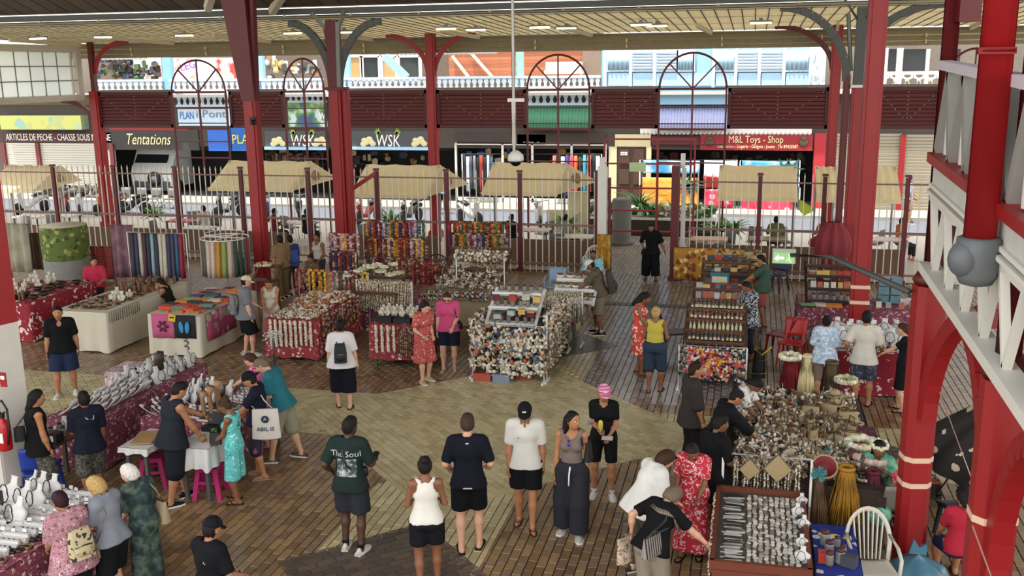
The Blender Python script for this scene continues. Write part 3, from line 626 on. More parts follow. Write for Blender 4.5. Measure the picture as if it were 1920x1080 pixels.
stock('small colourful goods in the white framed shop front', [(862, 285, 960, 340), (1030, 290, 1120, 350)], 60, ['#b03a30', '#d8d0c0', '#2f2f38', '#3a6aa0', '#c9a040', '#202024', '#707070'], 44.85)
stock('dark goods under the red toy shop sign', [(1220, 290, 1510, 312)], 40, ['#3a2a2a', '#1a1a1e', '#4a3c30', '#5a2020'], 44.85)
stock('clutter of goods on the upper left balcony', [(182, 108, 248, 145), (205, 125, 300, 147)], 45, ['#3a2622', '#48342e', '#1c2228', '#26344c', '#34502f', '#54482f', '#241c1c'], 43.6)
stock('white boxes and frames on the second upper balcony', [(495, 112, 540, 145), (545, 118, 600, 140)], 22, ['#d0d4d8', '#8a7050', '#3a4040', '#b0a070'], 43.8)
def sign_board(label, box, base, texts, Y=SY - .05, th=.1, name='shop_sign', cat='sign'):
    t = thing(name, label, cat); mm = M(); cx, cz, w, h = slab(mm, *box, Y, th); mm.build('board', [base], t)
    for s, (px, py), wpx, size, mt, k in texts:
        p = at_depth(px, py, Y - .02); x0, x1, _, _ = span(px - wpx / 2, py - 1, px + wpx / 2, py + 1, Y)
        lettering(s, size, mt, t, (p[0], Y - .02, p[2]), wide=x1 - x0, **k)
    return t, cx, cz, w, h
LCR = mat('letter_cream', '#f0e6b0', .6, var=0); LWH = mat('letter_white', '#f4f2ea', .6, var=0); LGR = mat('letter_green', '#8fae4a', .6, var=0); LYE = mat('letter_yellow', '#e6d84a', .6, var=0); LBL = mat('letter_blue', '#2f6fc0', .6, var=0)
sign_board('long brown sign board reading ARTICLES DE PECHE', (4, 248, 208, 267), mat('sign_brown', '#4b2420', .6), [('ARTICLES DE PECHE - CHASSE SOUS MARINE', (108, 258), 196, .46, LWH, {})])
bt, *_ = sign_board('black fabric banner reading Tentations in cream script', (188, 243, 372, 281), mat('banner_black', '#3a3836', .7, var=.2, scale=2), [('Tentations', (276, 262), 82, .75, LCR, dict(shear=.35))])
M().box((at_depth(280, 241, SY)[0], SY, at_depth(280, 242, SY)[2]), (4.2, .12, .1)).build('red_edge', [RED], bt)
sign_board('plain bright blue poster panel', (390, 244, 432, 283), mat('poster_blue', '#2f68c8', .5), []); sign_board('blue sign panel reading PLA in yellow letters', (434, 240, 470, 283), mat('poster_blue2', '#1f5fae', .5), [('PLA', (450, 262), 30, .6, LYE, {})])
for px, l in ((555, 'grey shop banner lettered WSK, left one half behind columns'), (727, 'grey shop banner lettered WSK, right one in clear view')):
    a, b = (497, 614) if px < 600 else (651, 805)
    t, cx, cz, w, h = sign_board(l, (a, 246, b, 281), mat('banner_grey', '#4c4d50', .7, var=.15, scale=2), [('WSK', (px + (12 if px < 600 else 0), 265), 44, .75, LWH, dict(shear=.1))])
    mm = M(); x0, x1, z0, z1 = span(a, 275, b, 281, SY); mm.box(((x0 + x1) / 2, SY - .07, (z0 + z1) / 2), (x1 - x0, .02, z1 - z0)); mm.build('blue_hem', [mat('hem_blue', '#8fb8d8', .6)], t)
    for q, e in ((px - 38 if px > 600 else 520, 1), (px + 58 if px > 600 else 600, 2)):
        mm = M(); p = at_depth(q, 266, SY - .08)
        for i in range(7): mm.ball((p[0] + math.cos(i) * .16 * (1 + i * .1), SY - .07, p[2] + math.sin(i * 1.7) * .12), (.16, .02, .13), 8, 4)
        mm.build('shell_emblem', [mat('emblem_cream', '#d8d0a0', .6)], t)
    mm = M()
    for k in (-1, 1):
        p = at_depth(px + 12 * (px < 600) + k * 14, 253, SY - .08)
        for i in range(4): mm.prism([(0, 0), (.05, .12), (0, .34), (-.05, .12)], -.01, .01, R=roty(k * (.3 + i * .3)) @ rotx(PI / 2), c=p)
    mm.build('leaf_emblem', [LGR], t)
t, cx, cz, w, h = sign_board('red toy shop sign board reading M&L Toys - Shop', (1313, 253, 1524, 282), mat('sign_red', '#9c2630', .5), [('M&L Toys - Shop', (1417, 262), 102, .42, LCR, {}), ('Decoration - Lingerie - Gadgets - Jouets   Tel 89420387', (1420, 275), 150, .2, LCR, {})])
for px in (1330, 1507):
    p = at_depth(px, 266, SY - .08); M().ball(p, (.2, .03, .2), 10, 6).ball((p[0], p[1] - .02, p[2] + .12), (.14, .03, .1), 8, 4).build('round_emblem', [mat('emblem_dark', '#5a4a3a', .6)], t)
sign_board('dark red shop board behind the gateway frame', (1222, 256, 1312, 272), mat('sign_dark_red', '#5c1f24', .6), [])
sign_board('small shop board striped blue and red', (970, 252, 1023, 262), mat('board_blue', '#3a8ac8', .5), []); sign_board('red strip board with white dashes', (970, 262, 1023, 271), RED, [('- -- -', (996, 266), 30, .2, LWH, {})])
sign_board('dark brown header board over the white framed shop', (856, 249, 1135, 270), mat('header_brown', '#3f332e', .7), [])
sign_board('faded yellow green awning front at the far left', (0, 217, 152, 243), floral('faded_awning', '#a3a85c', ['#8fa386', '#989f66', '#7c9c8e'], 1.6, .5, warp=.3), [], Y=41.5, th=.56, name='shop_awning', cat='awning')
sign_board('pale blue hanging panel lettered PLAN i Pont in the first arch', (334, 203, 432, 236), mat('panel_pale', '#c2d6e4', .6), [('PLAN', (350, 217), 26, .5, LBL, {}), ('i Pont', (395, 214), 56, .5, mat('letter_grey', '#6a7f94', .6), {})], Y=41.95)
sign_board('poster with a green leaf and pale shapes in the second arch', (540, 192, 612, 238), blotch('poster_leaf', [(0, '#31435c'), (.45, '#4a5f80'), (.55, '#6aa03a'), (.62, '#c8d4dc')], 1.6), [('w', (604, 215), 12, .7, LWH, {})], Y=41.95)
# corrugated sheets seen through the arches
def corrug(label, box, mt, Y=42.0, n=22):
    t = thing('corrugated_awning', label, 'awning'); x0, x1, z0, z1 = span(*box, Y); mm = M()
    mm.grid(lambda u, v: (x0 + (x1 - x0) * u, Y + .03 * math.sin(u * n * 2 * PI) + (1 - v) * -.45, z0 + (z1 - z0) * v), n * 4, 1, thick=.01); mm.build('sheet', [mt], t); return t
corrug('green corrugated awning in the third arched frame', (985, 196, 1115, 238), mat('awning_green', '#4c8a6a', .6)); corrug('pale lilac corrugated wall sheet in the entrance arch', (1225, 196, 1372, 240), mat('sheet_lilac', '#b0b6da', .6), n=26)
t = thing('scalloped_awning', 'white scalloped awning edge over the toy shop', 'awning'); x0, x1, z0, z1 = span(1200, 244, 1522, 252, 42.0); mm = M(); n = 40
for i in range(n): mm.lathe([(0, -.03), ((x1 - x0) / n / 2, -.02), ((x1 - x0) / n / 2, .02), (0, .03)], 10, (x0 + (i + .5) * (x1 - x0) / n, 42.0, z0 + .06), R=rotx(PI / 2), caps=False)
mm.box(((x0 + x1) / 2, 42.02, (z0 + z1) / 2 + .08), (x1 - x0, .05, z1 - z0)); mm.build('valance', [WHT], t)
# ---- ground floor pieces
def shutter(label, box, mt, n, posts=(), Y=SY):
    t = thing('roller_shutter', label, 'shutter'); x0, x1, z0, z1 = span(*box, Y); h = z1 / n
    me = M().box((0, 0, 0), (x1 - x0, .05, h * .82), R=rotx(.25)).mesh('slat', [mt])
    for i in range(n): link('slat', me, t, ((x0 + x1) / 2, Y, h * (i + .5)))
    for px in posts: x = at_depth(px, 300, Y)[0]; M().box((x, Y - .1, z1 / 2), (.2, .12, z1)).build('side_post', [RED if px > 1000 else mat('post_maroon', '#6a2a30', .6)], t)
    return t
SHT = mat('shutter_white', '#cfccc0', .55, var=.06); SHB = mat('shutter_beige', '#a59c88', .5, var=.08)
shutter('white roller shutter under the ARTICLES DE PECHE sign', (12, 268, 218, 345), SHT, 22, (12, 76, 214)); shutter('beige roller shutter right of the toy shop', (1545, 250, 1688, 350), SHB, 24, ()); shutter('beige roller shutter at the far right street corner', (1692, 252, 1790, 352), SHB, 24, (1690,))
M_ = thing('shop_pier', 'bright red pier at the right end of the toy shop', 'wall pier'); mm = M(); slab(mm, 1524, 250, 1546, 400, SY - .1, .3, base=True); mm.build('body', [mat('pier_red', '#b02a34', .6)], M_)
t = thing('door_1', None, None, kind='structure'); mm = M(); cx, cz, w, h = slab(mm, 1157, 275, 1211, 392, SY, .12, base=True); mm.build('leaf', [mat('door_wood', '#3d2a20', .6)], t)
for i in range(2):
    for j in range(3): M().box((cx - w / 4 + i * w / 2, SY - .03, .45 + j * .85), (w * .36, .06, .62), taper=.9).build('panel', [mat('door_panel', '#4a3428', .6)], t)
p = at_depth(1170, 288, SY - .07); M().box(p, (.28, .02, .14)).build('number_plate', [WHT], t); lettering('A-01', .11, BLACK, t, (p[0], p[1] - .015, p[2]))
t = thing('door_lintel', 'cream wall panel above the wooden street door', 'wall panel'); mm = M(); slab(mm, 1153, 252, 1220, 275, SY - .02, .2); slab(mm, 1211, 275, 1220, 392, SY - .02, .2, base=True); slab(mm, 1141, 275, 1156, 392, SY, .2, base=True); mm.build('body', [mat('cream_wall', '#d5c9a0', .8)], t)
t = thing('shop_window', 'white framed shop window with displayed goods, middle of the street', 'shop window', kind='thing')
x0, x1, z0, z1 = span(856, 270, 1135, 395, SY); z0 = 0; mm = M()
for q in (0, .32, .52, .78, 1): mm.box((x0 + (x1 - x0) * q, SY, z1 / 2), (.09, .1, z1))
mm.box(((x0 + x1) / 2, SY, z1), (x1 - x0, .1, .1)).box(((x0 + x1) / 2, SY, .15), (x1 - x0, .1, .3)); mm.build('frame', [WHITEP], t)
# hanging clothes and bags at the shop fronts
def clothes(label, box, n, cols, Y, group=None):
    R_ = random.Random(n + int(box[0])); x0, x1, z0, z1 = span(*box, Y); ms = [mat('cloth_' + c.strip('#'), c, .8) for c in cols]
    for i in range(n):
        x = x0 + (x1 - x0) * (i + .5) / n; w = (x1 - x0) / n * .92; zt = z1 - R_.uniform(0, .1); zb = z0 + R_.uniform(0, .15) * (z1 - z0); ph = R_.uniform(0, 6)
        o = M().grid(lambda u, v: (x + (u - .5) * w * (.75 + .25 * v), Y + .04 * math.sin(ph + u * 9), zt + (zb - zt) * v), 6, 4, thick=.02).build('hanging_garment', [ms[i % len(ms)]]); tag(o, label + ', ' + nth(i + 1) + ' from left', 'clothes', group)
clothes('dark and patterned garment hung in the white framed shop front', (868, 290, 925, 365), 9, ['#20242c', '#d0d4d8', '#35506a', '#888078', '#15151a', '#a04038'], 41.6, 'garments on the white framed shop front')
clothes('bright pareo hung beside the white framed shop front', (1035, 290, 1125, 368), 11, ['#c86a60', '#1a1a20', '#d0d0d4', '#3a3a80', '#c83a60', '#e07030', '#2a2a30', '#48a0b8'], 41.6, 'pareos beside the shop front')
clothes('dark garment hung under the grey banner shop', (500, 288, 600, 335), 10, ['#2a2622', '#5a3c2a', '#3c4450', '#8a6a50'], 43.5, 'garments under the left grey banner')
def towel(label, box, mt, extra=None, Y=41.3):
    t = thing('beach_towel', label, 'towel'); x0, x1, z0, z1 = span(*box, Y)
    M().grid(lambda u, v: (x0 + (x1 - x0) * u, Y + .03 * math.sin(u * 7 + v * 3), z0 + (z1 - z0) * v), 10, 6, thick=.02).build('cloth', [mt], t)
    if extra: extra(t, x0, x1, z0, z1, Y - .05)
    return t
def palms(t, x0, x1, z0, z1, Y):
    mm = M(); mt = mat('print_green', '#2f5f50', .8)
    for fx in (.72, .86):
        x = x0 + (x1 - x0) * fx; mm.bar((x, Y, z0), (x + .1, Y, z1 - .3), .07, .02)
        for a in range(6): mm.prism([(0, 0), (.12, .09), (.5, 0), (.12, -.05)], -.005, .005, R=roty(-a * 1.05) @ rotx(PI / 2), c=(x + .1, Y, z1 - .3))
    mm.build('palm_print', [mt], t)
SKYB = blotch('towel_sky', [(0, '#2f86c8'), (.45, '#4aa4dc'), (.62, '#cfe6f2')], 1.5); ORG = blotch('towel_orange', [(0, '#c8641a'), (.5, '#e88a2a'), (.65, '#f0a850')], 1.2, squash=(1, 1, 4)); PNK = floral('towel_pink', '#d03a56', ['#e8a0a8', '#c02040'], 3, .35)
towel('blue dolphin beach towel hung high behind the gateway', (1206, 301, 1312, 325), SKYB); towel('large orange sunset towel hung behind the gateway', (1204, 333, 1310, 402), ORG, palms); towel('white and blue towel hung left of the right canopy', (1320, 301, 1380, 335), blotch('towel_pale', [(0, '#8fc0e0'), (.5, '#e4ecf0'), (.7, '#ffffff')], 1.4))
towel('blue palm beach towel hung above the right canopy', (1391, 302, 1496, 326), SKYB, palms); towel('pink print towel low behind the gateway', (1320, 355, 1374, 388), PNK); towel('pink red print towel below the right canopy', (1391, 374, 1489, 396), PNK)
towel('red surf towel between the orange and pink towels', (1318, 330, 1374, 353), RED); tag(M().prism([(0, 0), (.55, -.35), (.2, -.55), (.05, -.4)], -.02, .02, R=rotx(PI / 2), c=at_depth(1497, 372, 32.6)).build('pennant', [mat('lime_cloth', '#c3d84a', .7)]), 'lime green cloth corner right of the right canopy', 'cloth')
for a, b, y, Y, l in ((1200, 1382, 300, 41.33, 'left'), (1388, 1500, 301, 41.33, 'right'), (1300, 1500, 352, 41.36, 'low'), (866, 1128, 289, 41.62, 'shop front'), (498, 604, 287, 43.5, 'grey banner')):
    p, q = A3_(at_depth(a, y, Y)), A3_(at_depth(b, y, Y)); M_ = thing('clothes_line', l + ' pole line carrying hung goods by the street shops', 'line'); M().tube([p, q], .02, 5).tube([(p[0], Y, 0), p], .025, 5).tube([(q[0], Y, 0), q], .025, 5).build('pole', [STEEL], M_)
# van nose
vx0, vx1, vz0, vz1 = span(243, 280, 318, 345, 43.0); vc = (vx0 + vx1) / 2; vw = vx1 - vx0
t = thing('white_van', 'white van facing the hall under the Tentations banner', 'van', (vc, 43.4, 0)); VW = mat('van_white', '#dfe2e0', .3)
mm = M(); h = vw * 1.02
prof = [(-.3, .25), (-.35, .75), (-.1, 1.0), (.35, 1.55), (1.6, 1.6), (1.6, .25)]
mm.prism([(y, z * h / 1.6) for y, z in prof], -vw / 2, vw / 2, R=np.array([[0, 0, 1], [1, 0, 0], [0, 1, 0]])); mm.build('body', [VW], t)
M().box((-.12, .1, 1.26 * h / 1.6), (vw * .8, .03, .45 * h / 1.6), R=rotx(-.68)).build('windscreen', [GLASSD], t)
M().box((0, -.36, .52), (vw * .9, .06, .22)).box((0, -.37, .3), (vw * 1.02, .1, .2)).build('bumper', [mat('bumper_grey', '#4c4e50', .5)], t)
for s in (-1, 1): M().ball((s * vw * .36, -.34, .74), (.17, .06, .11), 8, 5).build('headlamp', [mat('lamp_glass', '#d8dcd8', .15)], t); M().lathe([(.1, -.12), (.34, -.11), (.34, .11), (.1, .12)], 14, (s * (vw / 2 - .1), .3, .34), R=roty(PI / 2)).build('wheel', [BLACK], t); M().box((s * (vw / 2 + .14), .0, 1.05), (.2, .1, .26)).build('mirror', [BLACK], t)
mm = M(); mm.lathe([(.22, -.09), (.34, -.08), (.36, 0), (.34, .08), (.22, .09)], 16, (.25, -.46, .78), R=rotx(PI / 2)); mm.build('spare_wheel', [BLACK], t); M().lathe([(.05, -.1), (.2, -.06), (.2, .06), (.05, .1)], 10, (.25, -.5, .78), R=rotx(PI / 2)).build('wheel_rim', [STEEL], t)
# ---- upper storey
BALW = mat('balustrade_white', '#c6d6e4', .6, var=.04); HOLE = mat('balcony_shade', '#4f6d90', .8)
def balustrade(label, px0, px1, py0, py1, Y=41.3, n=None, post=False):
    t = thing('balustrade', label, 'balustrade'); x0, x1, z0, z1 = span(px0, py0, px1, py1, Y); n = n or int((px1 - px0) / 10.5); w = (x1 - x0) / n; h = z1 - z0
    M().box(((x0 + x1) / 2, Y, z1), (x1 - x0, .14, .1)).box(((x0 + x1) / 2, Y, z0 + .04), (x1 - x0, .12, .1)).build('rail', [BALW], t)
    o = [(-.40, 0), (.40, 0), (.34, .16), (.18, .34), (.20, .46), (.38, .62), (.30, .84), (.46, .92), (.46, 1), (-.46, 1), (-.46, .92), (-.30, .84), (-.38, .62), (-.20, .46), (-.18, .34), (-.34, .16)]
    me = M().prism([(a * w, b * h) for a, b in o], -.025, .025, R=rotx(PI / 2)).mesh('baluster', [BALW])
    for i in range(n): link('baluster', me, t, (x0 + (i + .5) * w, Y, z0))
    return t
balustrade('white cut-out balustrade at the left of the upper storey', 172, 306, 151, 172); balustrade('white cut-out balustrade behind the first arched frame', 318, 452, 150, 171); balustrade('white cut-out balustrade behind the second arched frame', 478, 606, 149, 171); balustrade('white cut-out balustrade between the double and slim columns', 640, 802, 147, 166); balustrade('white cut-out balustrade right of the slim column', 818, 985, 145, 168); balustrade('white cut-out balustrade behind the third arched frame', 985, 1126, 144, 166)
balustrade('lower row of white balusters seen in the first arch', 330, 430, 174, 200, 42.0, 9); balustrade('lower row of white balusters seen in the third arch', 988, 1108, 170, 197, 42.0, 9); balustrade('faint lower balusters in the second arch', 540, 612, 172, 192, 42.0, 7)
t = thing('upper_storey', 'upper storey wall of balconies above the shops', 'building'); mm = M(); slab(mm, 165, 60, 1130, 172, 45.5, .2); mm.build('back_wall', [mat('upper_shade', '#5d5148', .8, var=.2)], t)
for a, b, mt, nm in ((305, 320, BLUEP, 'blue_pillar'), (478, 493, BLUEW, 'pale_pillar'), (640, 655, BLUEW, 'pale_pillar'), (968, 980, mat('mint_post', '#8fc8b8', .6), 'mint_post')): mm = M(); slab(mm, a, 95, b, 172, 41.4, .25); mm.build(nm, [mt], t)
mm = M(); slab(mm, 250, 100, 302, 150, 43.9, .06); mm.build('pale_sheet', [blotch('crumpled_white', [(0, '#a8a8a8'), (.5, '#d8d8d4'), (.7, '#f0f0ee')], 2)], t)
for a, b, mt in ((326, 368, blotch('poster_violet', [(0, '#b08ac8'), (.5, '#d8c8e0'), (.62, '#c88a5a')], 2.2)), (370, 405, blotch('poster_grey', [(0, '#8aa0a8'), (.5, '#c8d4d8'), (.7, '#f0f4f4')], 3)), (406, 450, blotch('poster_red', [(0, '#8a5048'), (.5, '#c0b8b0'), (.6, '#c04038')], 2))): mm = M(); slab(mm, a, 108, b, 150, 43.2, .06); mm.build('poster', [mt], t)
lettering('LEG', .5, mat('letter_violet', '#8a3ab0', .6), t, at_depth(352, 124, 43.1), (PI / 2, -.2, 0))
for a, b in ((655, 678), (680, 712), (716, 744), (748, 788)):
    f = None; x0, x1, z0, z1 = span(a, 105, b, 149, 43.6); mm = M()
    for x in (x0, x1): mm.box((x, 43.6, (z0 + z1) / 2), (.12, .12, z1 - z0))
    for z in (z0, z1): mm.box(((x0 + x1) / 2, 43.6, z), (x1 - x0, .12, .12))
    f = mm.build('window_frame', [WHT], t); M().box(((x0 + x1) / 2, 43.62, (z0 + z1) / 2), (x1 - x0, .03, z1 - z0)).build('pane', [mat('pane_dark' if a in (680, 748) else 'pane_tan', '#2c3234' if a in (680, 748) else '#a88a60', .15)], f)
x0, x1, z0, z1 = span(722, 105, 762, 146, 41.8); M().bar((x0, 41.8, z1), (x1, 41.8, z0), .35, .1, up=(0, 1, 0)).build('stair_stringer', [BLUEW], t)
# brown timber gable with boards
g = thing('timber_gable', 'reddish brown boarded gable roof behind the balustrade', 'roof', kind='thing'); x0, x1, z0, z1 = span(842, 92, 1125, 146, 44.4); nb = 8; bm_ = M().box((0, 0, 0), (x1 - x0, .06, (z1 - z0) / nb * .94)).mesh('board', [pervar('gable_board', ['#9a5a3c', '#8a4f34', '#a56444', '#92553a'], .7)])
for i in range(nb): link('board', bm_, g, ((x0 + x1) / 2, 44.4, z0 + (i + .5) * (z1 - z0) / nb))
for a, b in (((848, 105), (880, 146)), ((882, 98), (925, 146)), ((1098, 98), (1090, 146))): M().bar(at_depth(*a, 44.2), at_depth(*b, 44.2), .12, .12).build('rafter', [mat('pale_timber', '#c6bda3')], g)
mm = M(); slab(mm, 1092, 96, 1128, 146, 44.1, .1); mm.build('grey_panel', [mat('gable_grey', '#7a6a5c', .7)], g)
tag(M().box(at_depth(1058, 127, 43.4), (1.5, .8, .5)).box(at_depth(1058, 135, 43.3), (1.6, .9, .16)).build('balcony_crate', [mat('crate_white', '#c9c6c2', .6)]), 'pale crate on the balcony behind the third arched frame', 'crate')
tag(M().bar(at_depth(750, 90, 41), at_depth(960, 92, 41), .3, .1).build('eave_board', [WHT]), 'white eave board above the slim column balcony', 'board')
mm = M(); x0, x1, z0, z1 = span(748, 90, 932, 97, 40.9)
for i in range(22): mm.lathe([(0, -.02), (.13, -.015), (.13, .015), (0, .02)], 10, (x0 + (i + .5) * (x1 - x0) / 22, 40.9, z0), R=rotx(PI / 2), caps=False)
tag(mm.build('scallop_trim', [WHT]), 'white scalloped trim under the eave board', 'trim'); mm = M(); x0, x1, z0, z1 = span(172, 99, 275, 106, 40.9)
for i in range(12): mm.lathe([(0, -.02), (.16, -.015), (.16, .015), (0, .02)], 10, (x0 + (i + .5) * (x1 - x0) / 12, 40.9, z0), R=rotx(PI / 2), caps=False)
mm.box(((x0 + x1) / 2, 40.9, z1), (x1 - x0, .05, .3)); tag(mm.build('scallop_trim', [WHT]), 'white scalloped trim at the far left balcony', 'trim')
# pale blue house with louvred windows
t = thing('blue_house', 'pale blue boarded house front with louvred windows', 'building'); mm = M(); x0, x1, z0, z1 = span(1128, 70, 1548, 196, 41.6); mm.box(((x0 + x1) / 2, 41.75, (z0 + z1) / 2), (x1 - x0, .2, z1 - z0)); mm.build('wall', [BLUEW], t)
for a, b, k in ((1140, 1180, 'b'), (1187, 1223, 'l'), (1232, 1268, 'l'), (1272, 1300, 'b'), (1340, 1376, 'b'), (1382, 1420, 'l'), (1428, 1468, 'l'), (1474, 1516, 'b')):
    x0, x1, z0, z1 = span(a, 97, b, 131, 41.5)
    f = M().box(((x0 + x1) / 2, 41.55, (z0 + z1) / 2), (x1 - x0 + .14, .1, z1 - z0 + .14)).build('window_frame', [mat('blue_white', '#d2e4f0', .6)], t)
    if k == 'l':
        M().box(((x0 + x1) / 2, 41.49, (z0 + z1) / 2), (x1 - x0, .03, z1 - z0)).build('pane', [mat('pane_shade', '#5f7484', .3)], f); me = M().box((0, 0, 0), (x1 - x0, .02, .1), R=rotx(.6)).mesh('slat', [mat('blue_white', '#d2e4f0')])
        for i in range(6): link('slat', me, f, ((x0 + x1) / 2, 41.44, z0 + (i + .5) * (z1 - z0) / 6))
    else:
        M().grid(lambda u, v: (x0 + (x1 - x0) * u, 41.46 + .03 * math.sin(u * 30), z0 + (z1 - z0) * v), 24, 1, thick=.01).build('curtain', [mat('curtain_blue', '#9cb9cc', .8)], f)
for a in (1134, 1182, 1227, 1338, 1380, 1424, 1470, 1520):
    x0, x1, z0, z1 = span(a - 2, 85, a + 2, 164, 41.4); M().box(((x0 + x1) / 2, 41.5, (z0 + z1) / 2), (.12, .1, z1 - z0)).build('batten', [mat('blue_white', '#d2e4f0')], t)
for a, b in ((1140, 1180), (1186, 1226), (1230, 1336), (1342, 1378), (1384, 1422), (1428, 1468), (1474, 1518)): x0, x1, z0, z1 = span(a, 137, b, 161, 41.45); M().box(((x0 + x1) / 2, 41.56, (z0 + z1) / 2), (x1 - x0, .05, z1 - z0)).build('wall_panel', [mat('panel_blue', '#a3c6dc', .7)], t)
mm = M(); slab(mm, 1518, 85, 1548, 164, 41.2, .2); mm.build('peeling_board', [blotch('peeling', [(0, '#a8b8c4'), (.5, '#d8dce0'), (.65, '#8a96a0')], 3, squash=(4, 1, 1))], t)
t = thing('corner_balcony', 'white railed balcony with dark windows at the right corner', 'balcony'); mm = M(); slab(mm, 1560, 85, 1860, 240, 44.0, .2); mm.build('wall', [SHW], t)
for a, b in ((1665, 1680), (1692, 1735), (1770, 1800)): mm = M(); slab(mm, a, 92, b, 134, 43.4, .1); mm.build('pane', [mat('pane_night', '#20242a', .15)], t)
mm = M(); slab(mm, 1681, 90, 1692, 160, 43.2, .2); slab(mm, 1736, 92, 1742, 160, 43.2, .2); slab(mm, 1640, 90, 1664, 160, 43.3, .2); slab(mm, 1650, 134, 1760, 140, 42, .2); mm.build('post', [WHT], t)
mm = M()
for i in range(5):
    x, y, z = at_depth(1668 + i * 22, 150, 42)
    for s in (-1, 1): mm.tube([(x + s * .3, y, z - .2), (x + s * .25, y, z + .02), (x + s * .05, y, z + .1), (x + s * .05, y, z + .25)], .05, 6)
mm.build('scroll_railing', [WHT], t)
# ---- tan canopies of the street stalls behind the fence
TAN = mat('canopy_tan', '#ddcc9f', .8, var=.08, scale=3); TANL = mat('canopy_side', '#e6dab8', .8, var=.06)
def canopy(label, box, Y, side=1, tri=0, pole=True):
    t = thing('canopy', label, 'canopy'); x0, x1, z0, z1 = span(*box, Y); d = 1.6
    M().grid(lambda u, v: (x0 + (x1 - x0) * u, Y + d * v - .03 * math.sin(u * PI), z0 + .02 * math.sin(u * 20) + (z1 - z0) * v), 12, 4, thick=.02).build('roof_cloth', [TAN], t)
    if tri:
        xs_ = x1 if tri > 0 else x0; M().prism([(0, 0), (d, z1 - z0), (d, 0)], -.01, .01, R=np.array([[0, 0, 1], [1, 0, 0], [0, 1, 0]]), c=(xs_, Y, z0)).add([(xs_, Y, z0), (xs_, Y + d, z1), (xs_ + tri * 1.1, Y + d * .8, z0 + (z1 - z0) * .35)], [(0, 1, 2), (2, 1, 0)]).build('side_flap', [TANL], t)
        M().ball((xs_ + tri * .45, Y + d * .55, z0 + (z1 - z0) * .5), (.16, .1, .2), 8, 5).build('side_emblem', [mat('emblem_brown', '#8a6a4a', .7)], t)
    for xx in (x0 + .05, x1 - .05): M().box((xx, Y + d - .1, z1 / 2), (.06, .06, z1)).build('pole', [STEEL], t)
    M().bar((x0, Y, z0), (x1, Y, z0), .05, .12).build('valance', [TAN], t)
canopy('tan canopy at the left edge of the street', (-40, 318, 62, 358), 31, tri=1); canopy('tan canopy behind the leaning red column', (388, 310, 548, 356), 31, tri=1); canopy('tan canopy right of the double red column', (655, 318, 800, 368), 31, tri=1)
canopy('tan canopy right of the slim arcade column', (902, 314, 1045, 364), 31, tri=1); canopy('tan canopy in front of the pink towels', (1345, 320, 1497, 374), 31); canopy('small tan canopy left of the right column cluster', (1532, 322, 1575, 376), 31); canopy('tan canopy right of the right column cluster', (1638, 322, 1692, 378), 31)
# ---- planter, palm plants, bollard
t = thing('bollard', 'round grey concrete bollard beyond the gateway', 'bollard', at_depth(1165, 456, 33.0)[:2] + (0,)); M().lathe([(.42, 0), (.42, .1), (.32, .12), (.32, 1.5), (.28, 1.55), (0.05, 1.56)], 20).build('drum', [mat('concrete', '#6d6c69', .9, var=.15)], t)
t = thing('planter', 'long dark planter box with white kerb beyond the gateway', 'planter', (0, 0, 0)); xa, xb_ = at_depth(1090, 430, 35)[0], at_depth(1340, 430, 35)[0]; M().box(((xa + xb_) / 2, 35.2, .3), (xb_ - xa, .9, .6)).build('box', [mat('planter_dark', '#3a302a', .8)], t); M().box(((xa + xb_) / 2, 35.2, .62), (xb_ - xa + .1, 1.0, .08)).build('kerb', [WHT], t)
mm = M(); R_ = random.Random(9); [mm.ball((R_.uniform(xa, xb_), 35.2 + R_.uniform(-.4, .4), .7 + R_.uniform(0, .35)), [R_.uniform(.05, .13) for _ in range(3)], 5, 4) for i in range(220)]; tag(mm.build('flower_bed', [pervar('bed_mix', ['#3f6a34', '#55803e', '#d8dcd0', '#2f5a2c', '#7a9c4c', '#c8ccb8'], .7)], t), kind='stuff')
LEAF = pervar('leaf_green', ['#4a7a38', '#5c8c40', '#3a6a34', '#7aa050'], .6)
def plant(label, x, y, z, h, n, sp, long=True):
    t = thing('green_plant', label, 'plant', (x, y, z)); R_ = random.Random(int(x * 100)); mm = M()
    mm.tube([(0, 0, 0), (.02, 0, h * .5)], .03, 5); mm.build('stem', [WOOD], t); mm = M()
    for i in range(n):
        a = R_.uniform(0, 2 * PI); l = h * R_.uniform(.45, .8); e = R_.uniform(.3, 1.1); P = []
        for k in range(4): q = k / 3; P.append((math.cos(a) * sp * l * q, math.sin(a) * sp * l * q, h * .25 + l * (q * e - .5 * q * q)))
        w = .05 if long else .12
        for k in range(3): mm.bar(P[k], P[k + 1], w * (1, 1.3, .7)[k], .008, w2=w * (1.3, .7, .1)[k])
    mm.build('leaves', [LEAF], t); return t
for i, px in enumerate((1105, 1140, 1200, 1225, 1262, 1300)): p = at_depth(px, 425, 35.2); plant('arching green plant in the planter, ' + ['first from the left', 'behind the bollard', 'tall, behind the man in black', 'right of the tall one', 'beside the red gate post', 'right of the gate post'][i], p[0], 35.2, .6, 1.7 if px == 1200 else 1.0, 44, .9)
for px, l in ((1345, 'bushy green plant behind the fence left of the right canopy'), (1375, 'small bushy plant behind the fence under the right canopy'), (735, 'bushy green plant behind the middle canopy'), (290, 'dark green bush beside the scooters'), (1060, 'leafy plant behind the cream board')): p = at_depth(px, 418, 33); plant(l, p[0], 33, .2, 1.2, 40, .7, False)
